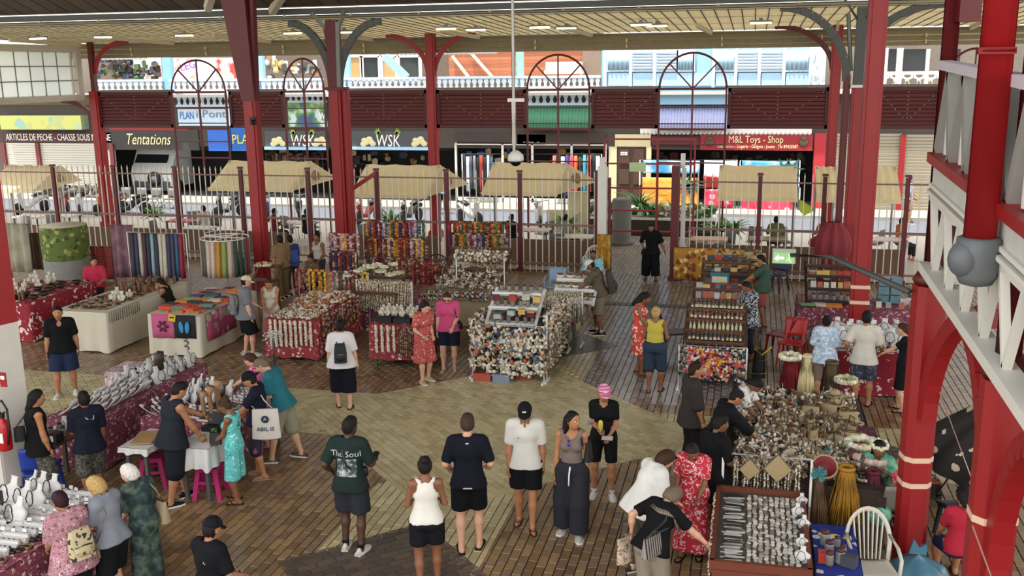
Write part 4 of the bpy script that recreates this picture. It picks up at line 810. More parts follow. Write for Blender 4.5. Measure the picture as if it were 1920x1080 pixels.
tag(M().box(at_depth(1085, 400, 33.5), (.75, .1, 1.5)).build('cream_board', [mat('cream_board', '#d9d2b0', .7)]), 'plain cream board standing behind the fence', 'board'); tag(M().box(at_depth(1055, 415, 33.3), (1.1, .1, .8)).build('cream_board', [mat('cream_board', '#d9d2b0')]), 'lower cream board standing behind the fence', 'board')
t = thing('rock_hedge', 'low dark rough hedge at the foot of the white shutter', 'hedge'); mm = M(); R_ = random.Random(5); x0, x1 = at_depth(82, 352, 41)[0], at_depth(232, 352, 41)[0]
for i in range(160): mm.ball((R_.uniform(x0, x1), 41 + R_.uniform(-.4, .4), R_.uniform(.05, .55)), [R_.uniform(.08, .2) for _ in range(3)], 6, 4)
tag(mm.build('clump', [pervar('rock_dark', ['#3c3a38', '#55514d', '#2c2a2a', '#6a6660'], .9)], t), kind='stuff')
# ---- scooters parked along the street
SCM = {}
def scooter(c, seed):
    t = thing('scooter', 'x', 'scooter'); mt = mat('scooter_' + c.strip('#'), c, .35)
    for y in (-.6, .6): M().lathe([(.12, -.05), (.24, -.05), (.26, 0), (.24, .05), (.12, .05)], 14, (0, y, .26), R=roty(PI / 2)).build('wheel', [BLACK], t)
    M().tube([(0, -.75, .62), (0, -.4, .66), (0, -.1, .5), (0, .1, .3), (0, .4, .32), (0, .5, .7), (0, .42, .98)], [.1, .16, .15, .1, .09, .12, .05], 8).build('body', [mt], t)
    M().tube([(0, -.75, .8), (0, -.35, .82), (0, -.1, .74)], [.1, .14, .1], 8, flat=.5).build('seat', [BLACK], t)
    M().tube([(0, .6, .26), (0, .44, 1.0)], .03, 6).tube([(-.34, .3, 1.05), (0, .42, 1.02), (.34, .3, 1.05)], .02, 6).build('handlebar', [STEEL], t)
    for s in (-1, 1): M().tube([(s * .2, .38, 1.04), (s * .3, .36, 1.25)], .01, 4).ball((s * .31, .36, 1.28), (.07, .02, .05), 6, 4).build('mirror', [BLACK], t)
    M().ball((0, .56, .85), (.1, .07, .08), 8, 5).build('headlamp', [mat('lamp_glass', '#d8dcd8')], t); return t
i = 0
for c, spots in (('#c8c8cc', [(60, 395, 'silver', 'nearest the left edge'), (150, 385, 'silver', 'left of the far left column'), (1010, 395, 'silver', 'behind the hanging camera'), (880, 400, 'silver', 'right of the slim arcade column')]), ('#a02028', [(118, 392, 'red', 'behind the second fence post'), (690, 396, 'red', 'right of the double column')]), ('#26282c', [(245, 388, 'black', 'behind the clothing rack'), (430, 392, 'black', 'left of the leaning column'), (560, 392, 'black', 'between the two big columns'), (770, 395, 'black', 'below the middle canopy')]), ('#c8602a', [(208, 396, 'orange', 'at the foot of the far left column')]), ('#2f5a9a', [(500, 390, 'blue', 'right of the leaning column')])):
    k = Kind(scooter(c, i))
    for px, py, cn, w in spots: x, y, _ = at_depth(px, py, 36.4 + .3 * math.sin(px)); k.put((x, y, 0), random.Random(px).uniform(-.9, .9) + PI, cn + ' scooter parked in the street ' + w, 'scooters parked in the street'); i += 1
# ---- grey seats in a row by the street
def seat_obj(c='#6a6a68'):
    t = thing('street_chair', 'x', 'chair'); mt = mat('seat_' + c.strip('#'), c, .6)
    M().grid(lambda u, v: ((u - .5) * .46, .2 + .06 * v - .05 * (1 - (2 * u - 1) ** 2), .45 + .42 * v), 6, 3, thick=.02).build('backrest', [mt], t); M().box((0, 0, .43), (.46, .44, .04)).build('seat', [mt], t)
    for a in (-.19, .19):
        for b in (-.18, .18): M().tube([(a, b, .42), (a * 1.1, b * 1.1, 0)], .014, 5).build('leg', [STEEL], t)
    return t
k = Kind(seat_obj())
for i, px in enumerate((232, 262, 290, 320)): x, y, _ = at_depth(px, 372, 38.6); k.put((x, y, 0), .1, 'grey shell chair in a street row, ' + ['first', 'second', 'third', 'fourth'][i] + ' from the far left column', 'grey chairs on the pavement')
TCH = [(40, 30.2), (95, 30.6), (300, 30.2), (365, 32.2), (400, 31.9), (545, 32), (585, 32.2), (690, 30.4), (745, 31), (905, 30.6), (1020, 32.2), (1045, 29.9), (1100, 31), (1310, 31.4), (1360, 31.2), (1415, 31.8), (1470, 31.8), (1640, 32), (1680, 30.2)]
for i, (px, Y) in enumerate(TCH): k.put((at_depth(px, 430, Y)[0], Y, 0), U_(px), 'grey shell chair on the terrace behind the fence, ' + nth(i + 1) + ' from left', 'terrace chairs')
# ---- tables and chairs of the terrace just behind the fence
def terrace_table(label, px, py, Y, c='#c8c0b0', w=1.1, d=.7):
    x, y, _ = at_depth(px, py, Y); t = thing('terrace_table', label, 'table', (x, Y, 0)); M().box((0, 0, .74), (w, d, .04)).build('tabletop', [mat('table_' + c.strip('#'), c, .4)], t)
    for a in (-1, 1):
        for b in (-1, 1): M().box((a * w * .44, b * d * .42, .36), (.05, .05, .72)).build('leg', [DGREY], t)
    return t
TT = [(60, 425, 31, '#d8d0c0', 'far left behind the beige curtain'), (120, 420, 31.5, '#d8d4cc', 'behind the green leaf cloth'), (345, 420, 31, '#a02830', 'red, behind the pareo rack'), (372, 438, 29.6, '#e0e0e0', 'white, behind the round rack'), (560, 425, 31.2, '#d8d0c0', 'between the big columns'), (1000, 425, 31, '#d0b0a8', 'behind the hanging camera post'), (1080, 445, 30, '#d8d0c0', 'left of the gateway'), (1330, 440, 30.2, '#c89a6a', 'right of the gateway'), (1440, 440, 30.5, '#8a6a48', 'behind the hats'), (1660, 440, 31, '#d8c8c0', 'right of the column cluster')]
for px, py, Y, c, w in TT: terrace_table('terrace table ' + w, px, py, Y, c)
m = M()
for a, b in ((-40, 530), (640, 820), (880, 1120), (1290, 1700)): xa, xb_ = at_depth(a, 450, 28.6)[0], at_depth(b, 450, 28.6)[0]; m.box(((xa + xb_) / 2, 28.9, .4), (xb_ - xa, .08, .8))
tag(m.build('terrace_screen', [mat('screen_brown', '#6a5038', .7, var=.2)]), 'low brown board screens standing behind the fence', 'screen')
# ================================================================== PEOPLE
def surface_net(D, lo, h):
    """closed quad surface of the zero level of a sampled distance field"""
    ins = D < 0; c = np.zeros(tuple(k - 1 for k in D.shape), np.int8)
    for a in (0, 1):
        for b in (0, 1):
            for d in (0, 1): c += ins[a:D.shape[0] - 1 + a, b:D.shape[1] - 1 + b, d:D.shape[2] - 1 + d]
    act = (c > 0) & (c < 8); idx = np.full(act.shape, -1, np.int64); I = np.argwhere(act); idx[act] = np.arange(len(I))
    acc = np.zeros((len(I), 3)); cnt = np.zeros(len(I))
    E_ = []
    for a in range(3):
        o = [k for k in range(3) if k != a]
        for p in (0, 1):
            for q in (0, 1):
                s0 = [0, 0, 0]; s0[o[0]] = p; s0[o[1]] = q; s1 = list(s0); s1[a] = 1; E_.append((s0, s1))
    for s0, s1 in E_:
        v0 = D[I[:, 0] + s0[0], I[:, 1] + s0[1], I[:, 2] + s0[2]]; v1 = D[I[:, 0] + s1[0], I[:, 1] + s1[1], I[:, 2] + s1[2]]
        x = (v0 < 0) != (v1 < 0); t = np.where(x, v0 / np.where(x, v0 - v1, 1), 0)
        P = np.array(s0) + t[:, None] * (np.array(s1) - np.array(s0)); acc[x] += P[x]; cnt[x] += 1
    V = lo + (I + acc / np.maximum(cnt, 1)[:, None]) * h; Q = []
    for a in range(3):
        b, d = (a + 1) % 3, (a + 2) % 3; sl0 = [slice(None)] * 3; sl1 = [slice(None)] * 3; sl0[a] = slice(0, -1); sl1[a] = slice(1, None)
        x = ins[tuple(sl0)] != ins[tuple(sl1)]; J = np.argwhere(x); J = J[(J[:, b] > 0) & (J[:, d] > 0) & (J[:, b] < D.shape[b] - 1) & (J[:, d] < D.shape[d] - 1)]
        if not len(J): continue
        def g(db, dd): K = J.copy(); K[:, b] -= db; K[:, d] -= dd; return idx[K[:, 0], K[:, 1], K[:, 2]]
        q = np.stack([g(1, 1), g(0, 1), g(0, 0), g(1, 0)], 1); fl = ~ins[J[:, 0], J[:, 1], J[:, 2]]; q[fl] = q[fl][:, ::-1]; Q.append(q)
    return V, np.vstack(Q)
def field(prims, h, k=0.03, cuts=(), pad=0.03):
    """smooth union of tapered capsules and ellipsoids, minus the cuts"""
    los, his = [], []
    for p in prims:
        if p[0] == 'c': a, b, ra, rb = p[1:5]; r = max(ra, rb); los.append(np.minimum(a, b) - r); his.append(np.maximum(a, b) + r)
        else: c, r = p[1], max(p[2]); los.append(c - r); his.append(c + r)
    lo = np.min(los, 0) - pad; hi = np.max(his, 0) + pad; n = np.ceil((hi - lo) / h).astype(int) + 1
    ax = [lo[i] + h * np.arange(n[i]) for i in range(3)]; D = np.full(n, 1.0)
    for p, l, u in zip(prims, los, his):
        mg = k + 2.5 * h; i0 = np.maximum(((l - mg - lo) / h).astype(int), 0); i1 = np.minimum(((u + mg - lo) / h).astype(int) + 2, n)
        X, Y, Z = np.meshgrid(*[ax[i][i0[i]:i1[i]] for i in range(3)], indexing='ij')
        if p[0] == 'c':
            a, b, ra, rb = p[1:5]; ba = b - a; L = ba @ ba + 1e-12; px, py, pz = X - a[0], Y - a[1], Z - a[2]
            t = np.clip((px * ba[0] + py * ba[1] + pz * ba[2]) / L, 0, 1)
            d = np.sqrt((px - t * ba[0]) ** 2 + (py - t * ba[1]) ** 2 + (pz - t * ba[2]) ** 2) - (ra + (rb - ra) * t)
            if len(p) > 5 and p[5] is not None:                # flat cut at a sleeve or trouser end
                q, nn = p[5]; d = np.maximum(d, (X - q[0]) * nn[0] + (Y - q[1]) * nn[1] + (Z - q[2]) * nn[2])
        else:
            c, r = p[1], np.asarray(p[2]); Q = np.stack([X - c[0], Y - c[1], Z - c[2]], -1)
            if len(p) > 3 and p[3] is not None: Q = Q @ p[3]
            k0 = np.sqrt(((Q / r) ** 2).sum(-1)); k1 = np.sqrt(((Q / r ** 2) ** 2).sum(-1)) + 1e-9; d = k0 * (k0 - 1) / k1
        S = D[i0[0]:i1[0], i0[1]:i1[1], i0[2]:i1[2]]; e = np.clip(0.5 + 0.5 * (S - d) / k, 0, 1)
        D[i0[0]:i1[0], i0[1]:i1[1], i0[2]:i1[2]] = S * (1 - e) + d * e - k * e * (1 - e)
    if cuts:
        X, Y, Z = np.meshgrid(*ax, indexing='ij')
        for c in cuts:
            if c[0] == 'p': q, nn = c[1], c[2]; D = np.maximum(D, (X - q[0]) * nn[0] + (Y - q[1]) * nn[1] + (Z - q[2]) * nn[2])
            elif c[0] == 's': q, r = c[1], c[2]; D = np.maximum(D, r - np.sqrt((X - q[0]) ** 2 + (Y - q[1]) ** 2 + (Z - q[2]) ** 2))
            elif c[0] == 'k':
                a, b, r = c[1:4]; ba = b - a; L = ba @ ba; t = np.clip(((X - a[0]) * ba[0] + (Y - a[1]) * ba[1] + (Z - a[2]) * ba[2]) / L, 0, 1)
                D = np.maximum(D, r - np.sqrt((X - a[0] - t * ba[0]) ** 2 + (Y - a[1] - t * ba[1]) ** 2 + (Z - a[2] - t * ba[2]) ** 2))
    D[0], D[-1], D[:, 0], D[:, -1], D[:, :, 0], D[:, :, -1] = (1.0,) * 6
    return surface_net(D, lo, h)
def quads_mesh(name, V, Q, mats, extra=None):
    """mesh from quads, with optional further geometry (an M) joined on"""
    me = bpy.data.meshes.new(name); nv = len(V); nq = len(Q); lv = Q.ravel(); starts = np.arange(nq) * 4; tot = np.full(nq, 4); mi = np.zeros(nq, np.int32)
    if extra is not None and extra.f:
        EV = np.vstack(extra.v); V = np.vstack([V, EV]); l2 = np.concatenate([np.array(f) for f in extra.f]) + nv; t2 = np.array([len(f) for f in extra.f]); s2 = np.concatenate([[0], np.cumsum(t2)[:-1]]) + len(lv)
        lv = np.concatenate([lv, l2]); starts = np.concatenate([starts, s2]); tot = np.concatenate([tot, t2]); mi = np.concatenate([mi, np.array(extra.m, np.int32)])
    me.vertices.add(len(V)); me.vertices.foreach_set('co', V.astype(np.float32).ravel()); me.loops.add(len(lv)); me.loops.foreach_set('vertex_index', lv.astype(np.int32))
    me.polygons.add(len(starts)); me.polygons.foreach_set('loop_start', starts.astype(np.int32)); me.polygons.foreach_set('loop_total', tot.astype(np.int32))
    me.polygons.foreach_set('use_smooth', np.ones(len(starts), bool)); me.polygons.foreach_set('material_index', mi)
    for x in mats: me.materials.append(x)
    me.update(calc_edges=True); me.validate(); return me
A3 = lambda *v: np.array(v, float)
def ik(a, b, l1, l2, hint):
    d = b - a; L = np.linalg.norm(d); Lc = min(L, (l1 + l2) * .998); u = d / (L + 1e-9); b = a + u * Lc
    x = (l1 * l1 - l2 * l2 + Lc * Lc) / (2 * Lc + 1e-9); y = math.sqrt(max(l1 * l1 - x * x, 0)); hp = hint - u * (hint @ u); return a + u * x + unit(hp) * y, b
def hand(mm, wrist, d, pn, s, side, curl=.5, m=0):
    """palm, four unequal curled fingers and a thumb leaving the palm's side"""
    d = unit(d); pn = unit(pn - d * (pn @ d)); w = np.cross(d, pn) * side; P = lambda a, b, c: wrist + s * (d * a + w * b + pn * c)
    mm.tube([P(-.02, 0, 0), P(.03, 0, .002), P(.075, 0, .004), P(.095, 0, .004)], [.026 * s, .037 * s, .041 * s, .03 * s], 8, m, flat=.45, up=pn)
    for i, (o, L) in enumerate(((.028, .072), (.010, .080), (-.009, .074), (-.027, .058))):
        a = P(.085, o, .003); t1 = curl * .5; t2 = curl * 1.25; t3 = curl * 1.7; q = [a]
        for t, l in ((t1, .42), (t2, .32), (t3, .26)): q.append(q[-1] + s * L * l * (d * math.cos(t) + pn * math.sin(t)))
        mm.tube(q, [.0098 * s, .0092 * s, .0085 * s, .006 * s], 5, m)
    a = P(.02, .033, .006); q = [a, a + s * (d * .03 + w * .024 + pn * .012), a + s * (d * .055 + w * .022 + pn * .03)]; mm.tube(q, [.013 * s, .0105 * s, .007 * s], 5, m)
SKIN = {k: mat('skin_' + k, c, .55, var=.06, scale=5) for k, c in dict(light='#c99a7c', pale='#d8ab90', tan='#a8734f', brown='#7d5136', dark='#4a2f21').items()}
EYEW = mat('eye_white', '#d8d4cc', .3, var=0); EYED = mat('eye_dark', '#1c1410', .3, var=0); LIPS = mat('lip', '#8f4a42', .5, var=0)
HAIRC = dict(black='#15110f', dark='#231811', brown='#3a2618', grey='#8a8378', white='#cfcac0', blond='#b0915a', maroon='#2a1218', greybrown='#6a5c4c', buzz='#3c2e24')
def hairm(k): return mat('hair_' + k, HAIRC[k], .7, var=.4, scale=45, spec=.25)
def cloth(c): return mat('fabric_' + c.strip('#'), c, .85, var=.12, scale=7, bump=.7, spec=.15) if isinstance(c, str) else c
NP = [0]
def person(label, at, face=0.0, h=1.72, sex='m', skin='light', g=1.0, lean=0.0, side=0.0, nod=0.0, turn=0.0, hands=None, feet=None, sit=None, top=None, sleeve=.45, hem=-.06, loose=.0, tank=False,
           bottom=None, leg=.5, bl=.0, dress=None, skirt=.5, flare=.12, hair='black', style='short', hat=None, shoes=None, socks=None, sandals=None, glasses=None, vox=.021, curl=.5, twist=0.0, vneck=False, collar=None):
    """one standing or seated person: a single continuous body, with hair, clothing and footwear as children. Local +Y is the way the body faces"""
    NP[0] += 1; s = h / 1.75; f = sex == 'f'
    hz = .905 * s if sit is None else sit + .10 * s
    hw = (.092 if not f else .096) * s * (.6 + .4 * g); Pl = A3(0, 0, hz + .03 * s)
    ax = unit(A3(math.sin(side), math.sin(lean), math.cos(lean))); fx = A3(1, 0, 0); R0 = np.stack([unit(np.cross(np.cross(ax, fx), ax)), unit(np.cross(ax, unit(np.cross(np.cross(ax, fx), ax)))), ax], 1)
    Rt = R0 @ rotz(twist); up = lambda t: Pl + ax * t * s
    sw = (.178 if not f else .158) * s * (.75 + .25 * g); sh = [up(.455) + Rt @ A3(k * sw, 0, 0) for k in (-1, 1)]
    nb = up(.49); Hd = R0 @ rotz(turn) @ rotx(-nod); hc = nb + R0 @ A3(0, .02 * s, .045 * s) + Hd @ A3(0, .015, .12) * s
    # limbs
    if hands is None: hands = ((-.25, .04, .80), (.25, .02, .80))
    if feet is None: feet = ((-.10, -.04), (.11, .08))
    AR = []
    for i, k in enumerate((-1, 1)):
        t = A3(*hands[i]) * s; t[0] *= .86 if abs(hands[i][0]) > .19 and abs(hands[i][0]) < .4 else 1; e, w = ik(sh[i], t, .285 * s, .25 * s, A3(k * .32, -.8, -.35)); AR.append((sh[i], e, w))
    LG = []
    for i, k in enumerate((-1, 1)):
        q = feet[i]; hp = Pl + A3(k * hw, 0, -.03 * s); an = A3(q[0] * s, q[1] * s, (q[2] if len(q) > 2 else 0) + .075 * s)
        kn, a2 = ik(hp, an, .425 * s, .415 * s, A3(k * .12, 1, .15)); yaw = q[3] if len(q) > 3 else -k * .18; fd = A3(-math.sin(yaw), math.cos(yaw), 0); LG.append((hp, kn, a2, fd))
    gg = g; E = lambda c, r, R=Rt: ('e', c, np.array(r) * s, R); C = lambda a, b, ra, rb, cut=None: ('c', a, b, ra * s, rb * s, cut)
    torso = lambda o=0.0: [E(up(.02), ((.150 if not f else .163) * gg + o, .108 * gg + o, .12 + o)), E(up(.17), ((.138 if not f else .122) * gg + o, .098 * gg + o, .15 + o)), E(up(.34), ((.158 if not f else .138) * (.6 + .4 * gg) + o, .108 * (.5 + .5 * gg) + o, .15 + o)),
        C(sh[0] + (sh[1] - sh[0]) * .12, sh[1] - (sh[1] - sh[0]) * .12, .056 + o, .056 + o), C(nb + A3(0, 0, 0), sh[0] + (nb - sh[0]) * .2, .05 + o, .045 + o), C(nb, sh[1] + (nb - sh[1]) * .2, .05 + o, .045 + o)] + \
        ([E(up(.33) + Rt @ A3(k * .07, .085, 0) * s, (.062 + o, .055 + o, .06 + o)) for k in (-1, 1)] if f else []) + [E(up(-.02) + Rt @ A3(k * .065, -.045 * gg, 0) * s, (.085 * gg + o, .078 * gg + o, .095 + o), Rt) for k in (-1, 1)]
    am = (1.0 if not f else .86) * (.55 + .45 * gg); lm = (1.0 if not f else .98) * (.5 + .5 * gg)
    body = torso(-.006)
    body += [C(nb - ax * .03 * s, hc - Hd @ A3(0, .01, .05) * s, .054, .05)]
    body += [E(hc, (.079, .098, .112), Hd), E(hc + Hd @ A3(0, .038, -.055) * s, (.054, .052, .062), Hd), C(hc + Hd @ A3(0, .088, .012) * s, hc + Hd @ A3(0, .112, -.026) * s, .009, .016)] + [E(hc + Hd @ A3(k * .076, -.008, -.01) * s, (.012, .022, .032), Hd) for k in (-1, 1)]
    for S_, e, w in AR: body += [C(S_, e, .049 * am, .039 * am), C(e, e + (w - e) * .35, .040 * am, .042 * am), C(e + (w - e) * .35, w, .041 * am, .026 * am), E(S_, (.056 * am,) * 3)]
    for hp, kn, an, fd in LG:
        body += [C(hp, kn, .088 * lm, .056 * lm), C(kn, kn + (an - kn) * .35, .053 * lm, .058 * lm), C(kn + (an - kn) * .35, an, .056 * lm, .036), C(an + A3(0, 0, -.01 * s), an + fd * -.045 * s + A3(0, 0, -.045 * s), .034, .03), C(an + fd * -.03 * s + A3(0, 0, -.04 * s), an + fd * .10 * s + A3(0, 0, -.048 * s), .032, .028), C(an + fd * .09 * s + A3(0, 0, -.05 * s), an + fd * .15 * s + A3(0, 0, -.055 * s), .03, .02)]
    ex = M(); face3 = lambda a, b, c: hc + Hd @ A3(a, b, c) * s
    for k in (-1, 1):
        ex.ball(face3(k * .031, .083, .008), (.016 * s, .010 * s, .009 * s), 8, 5, 1, Hd); ex.ball(face3(k * .030, .0915, .008), (.007 * s, .004 * s, .007 * s), 6, 4, 2, Hd); ex.tube([face3(k * .015, .094, .03), face3(k * .034, .091, .034), face3(k * .05, .079, .028)], .004 * s, 4, 2)
    ex.tube([face3(-.022, .083, -.052), face3(0, .092, -.050), face3(.022, .083, -.052)], .0065 * s, 5, 3); ex.tube([face3(-.018, .082, -.059), face3(0, .091, -.060), face3(.018, .082, -.059)], .006 * s, 5, 3)
    for i, (S_, e, w) in enumerate(AR):
        k = (-1, 1)[i]; d = w - e; pn = A3(-k, .35, -.1) if abs(unit(d)[2]) > .6 else A3(-k * .3, 0, -1.0)
        hand(ex, w, d, pn, s * (1.0 if not f else .92), k, curl)
    V, Q = field(body, vox * s if vox * s > .012 else .012, .028 * s)
    o = link('person', quads_mesh('person', V, Q, [SKIN[skin], EYEW, EYED, LIPS], ex)); tag(o, label, 'person')
    x, y = at; o.location = (x, y, 0); o.rotation_euler = (0, 0, face)
    def garment(name, prims, mt, cuts=(), k=.03, v=None):
        V, Q = field(prims, (v or vox) * s, k * s, cuts); return link(name, quads_mesh(name, V, Q, [mt]), o)
    tp = top or dress; kid = {}
    if tp:
        off = .014 + loose; pr = torso(off)
        if sleeve > 0 and not tank:
            for S_, e, w in AR:
                L1 = np.linalg.norm(e - S_); d1 = unit(e - S_); d2 = unit(w - e)
                if sleeve <= .5: q = S_ + d1 * L1 * sleeve * 2; pr.append(C(S_, q + d1 * .05 * s, .051 * am + off * .9, .047 * am + off * 1.0, (q, d1)))
                else: pr.append(C(S_, e, .054 * am + off, .048 * am + off)); q = e + (w - e) * (sleeve - .5) * 2; pr.append(C(e, q + d2 * .04 * s, .048 * am + off, .040 * am + off, (q, d2)))
        cuts = [('k', nb - ax * .02 * s + Rt @ A3(0, .02, 0) * s, nb + ax * .15 * s, (.066 if not tank else .085) * s)]
        if vneck: cuts.append(('s', up(.45) + Rt @ A3(0, .115, 0) * s, .055 * s))
        if tank:
            for S_ in sh: cuts.append(('s', S_ + A3(0, 0, -.02 * s), (.095 if tank == 1 else .07) * s))
        if top:
            if hem < -.02: pr.append(C(up(.08) + Rt @ A3(-.05, 0, 0) * s, up(hem) + Rt @ A3(-.06, 0, 0) * s, .10 * gg + off, .104 * gg + off + loose + bl * .7 + .02)); pr.append(C(up(.08) + Rt @ A3(.05, 0, 0) * s, up(hem) + Rt @ A3(.06, 0, 0) * s, .10 * gg + off, .104 * gg + off + loose + bl * .7 + .02))
            cuts.append(('p', up(hem), -ax))
        else:
            zb = hz * (1 - skirt); pr.append(E(up(-.02), (.175 * gg + off, .125 * gg + off, .16))); b0 = up(.1); bot = A3(0, .02, zb)
            if sit is not None: bot = (LG[0][1] + LG[1][1]) / 2
            for k in (-1, 1): pr.append(C(b0 + A3(k * .045 * s, 0, 0), bot + A3(k * (.07 + flare * .35) * s, 0, -.1 * s if sit is None else 0), .10 * gg + off, .10 * gg + flare * .5))
            if sit is None: cuts.append(('p', bot, A3(0, 0, -1)))
        kid['top'] = garment('shirt' if top else 'dress', pr, cloth(tp), cuts)
    if bottom:
        off = .012 + bl; pr = [E(up(.0), ((.158 if not f else .168) * gg + off, .112 * gg + off, .13 + off))] + [E(up(-.02) + Rt @ A3(k * .065, -.045 * gg, 0) * s, (.085 * gg + off, .078 * gg + off, .095 + off)) for k in (-1, 1)]
        for hp, kn, an, fd in LG:
            d1 = unit(kn - hp); d2 = unit(an - kn)
            if leg <= .5: q = hp + (kn - hp) * leg * 2; pr.append(C(hp, q + d1 * .06 * s, .092 * lm + off, (.088 - .03 * leg * 1.4) * lm + off + bl, (q, d1)))
            else: pr.append(C(hp, kn, .092 * lm + off, .062 * lm + off + bl)); q = kn + (an - kn) * (leg - .5) * 2; pr.append(C(kn, q + d2 * .05 * s, .060 * lm + off + bl, .048 * lm + off + bl * 1.3, (q, d2)))
        kid['bottom'] = garment('trousers' if leg > .6 else 'shorts', pr, cloth(bottom), [('p', up(.105 if hem > -.02 or not top else .0), ax)], .022)
    if hair:
        r = np.array((.087, .106, .119)); hp_ = [E(hc + Hd @ A3(0, -.004, .004) * s, r, Hd)]; cz = .012 if style != 'buzz' else .03
        cuts = [('p', hc + Hd @ A3(0, .045, .045) * s, Hd @ unit(A3(0, .80, -.60)))]
        if hat: cuts = [('p', hc + Hd @ A3(0, .02, .03) * s, Hd @ unit(A3(0, .95, -.25)))]
        if style == 'short' and not hat: hp_.append(E(hc + Hd @ A3(0, .02, .075) * s, (.066, .07, .05), Hd))
        if style == 'bun': hp_.append(E(hc + Hd @ A3(0, -.09, .085) * s, (.05, .05, .045), Hd))
        if style == 'lowbun': hp_.append(E(hc + Hd @ A3(0, -.125, .0) * s, (.055, .05, .05), Hd))
        if style == 'bob': hp_ += [E(hc + Hd @ A3(0, -.03, -.03) * s, (.098, .088, .115), Hd)]; cuts = [('p', hc + Hd @ A3(0, .05, .03) * s, Hd @ unit(A3(0, .92, -.35))), ('p', hc + Hd @ A3(0, 0, -.115) * s, Hd @ A3(0, 0, -1))]
        if style == 'long': hp_ += [C(hc + Hd @ A3(0, -.05, -.02) * s, hc + Hd @ A3(.02, -.085, -.20) * s, .085, .06), C(hc + Hd @ A3(.02, -.085, -.2) * s, hc + Hd @ A3(.03, -.09, -.30) * s, .06, .03)] + [C(hc + Hd @ A3(k * .062, -.03, 0) * s, hc + Hd @ A3(k * .075, -.05, -.16) * s, .03, .03) for k in (-1, 1)]; cuts = [('p', hc + Hd @ A3(0, .05, .04) * s, Hd @ unit(A3(0, .9, -.42)))]
        if style == 'tail': hp_ += [C(hc + Hd @ A3(0, -.1, .03) * s, hc + Hd @ A3(0, -.15, -.12) * s, .035, .025)]
        if style == 'mid': hp_ += [C(hc + Hd @ A3(0, -.04, 0) * s, hc + Hd @ A3(0, -.075, -.11) * s, .085, .06)]
        ho_ = garment('hair', hp_, hairm(hair), cuts, .02, .6 * vox); me_ = ho_.data; k_ = len(me_.vertices); co = np.empty(k_ * 3, np.float32); me_.vertices.foreach_get('co', co); co = co.reshape(-1, 3); nn = co - hc; nn /= np.linalg.norm(nn, axis=1, keepdims=True) + 1e-6
        co += nn * (np.sin(co[:, :1] * 190 / s + 3 * np.sin(co[:, 2:] * 60)) * .0035 + RNG.uniform(-.0028, .0028, (k_, 1))).astype(np.float32); me_.vertices.foreach_set('co', co.ravel()); me_.update()
    if hat:
        kind, hm_ = hat[0], cloth(hat[1]); mm = M(); rr = (.088 * s, .107 * s, .10 * s); cc = hc + Hd @ A3(0, -.004, .028) * s
        if kind in ('cap', 'capback', 'visor'):
            bk = -1 if kind == 'capback' else 1; V_ = []; nu, nv = 16, 6; lo_ = 0.0
            mm.grid(lambda u, v: cc + Hd @ (A3(math.cos(2 * PI * u) * math.cos(v * PI / 2 * (1 if kind != 'visor' else .45)), math.sin(2 * PI * u) * math.cos(v * PI / 2 * (1 if kind != 'visor' else .45)), math.sin(v * PI / 2 * (1 if kind != 'visor' else .45)) * 1.0) * np.array(rr)), 16, 6, thick=-.006)
            mm.grid(lambda u, v: cc + Hd @ (A3(math.sin((u - .5) * 2.3) * (rr[0] + .0 * v) * 1.0, bk * (math.cos((u - .5) * 2.3) * rr[1] + v * .085 * s * math.cos((u - .5) * 1.9)), .004 - .03 * s * v * 1.0 - .008 * (2 * u - 1) ** 2)), 8, 3, thick=.006, m=0)
        elif kind == 'wreath':
            for i in range(20): a = 2 * PI * i / 20; mm.ball(cc + Hd @ A3(math.cos(a) * .1, math.sin(a) * .115, .03 + .012 * math.sin(i * 2.2)) * s, .028 * s, 6, 4)
        ho = mm.build('cap' if kind != 'wreath' else 'flower_wreath', [hm_], o); kid['hat'] = ho
        if len(hat) > 2: M().box(cc + Hd @ A3(0, .108, .03) * s, (.05 * s, .008, .018 * s), R=Hd).build('badge', [cloth(hat[2])], ho)
    if glasses:
        gz_, gy = (.008, .10) if glasses == 'face' else (.095, .062)
        mm = M()
        for k in (-1, 1): mm.ball(face3(k * .032, gy, gz_), (.026 * s, .006 * s, .020 * s), 10, 6, 0, Hd); mm.tube([face3(k * .056, gy - .005, gz_), face3(k * .08, 0.0, gz_ + .005)], .003 * s, 4)
        mm.tube([face3(-.01, gy, gz_ + .005), face3(.01, gy, gz_ + .005)], .003 * s, 4); mm.build('sunglasses', [mat('lens_black', '#101014', .1)], o)
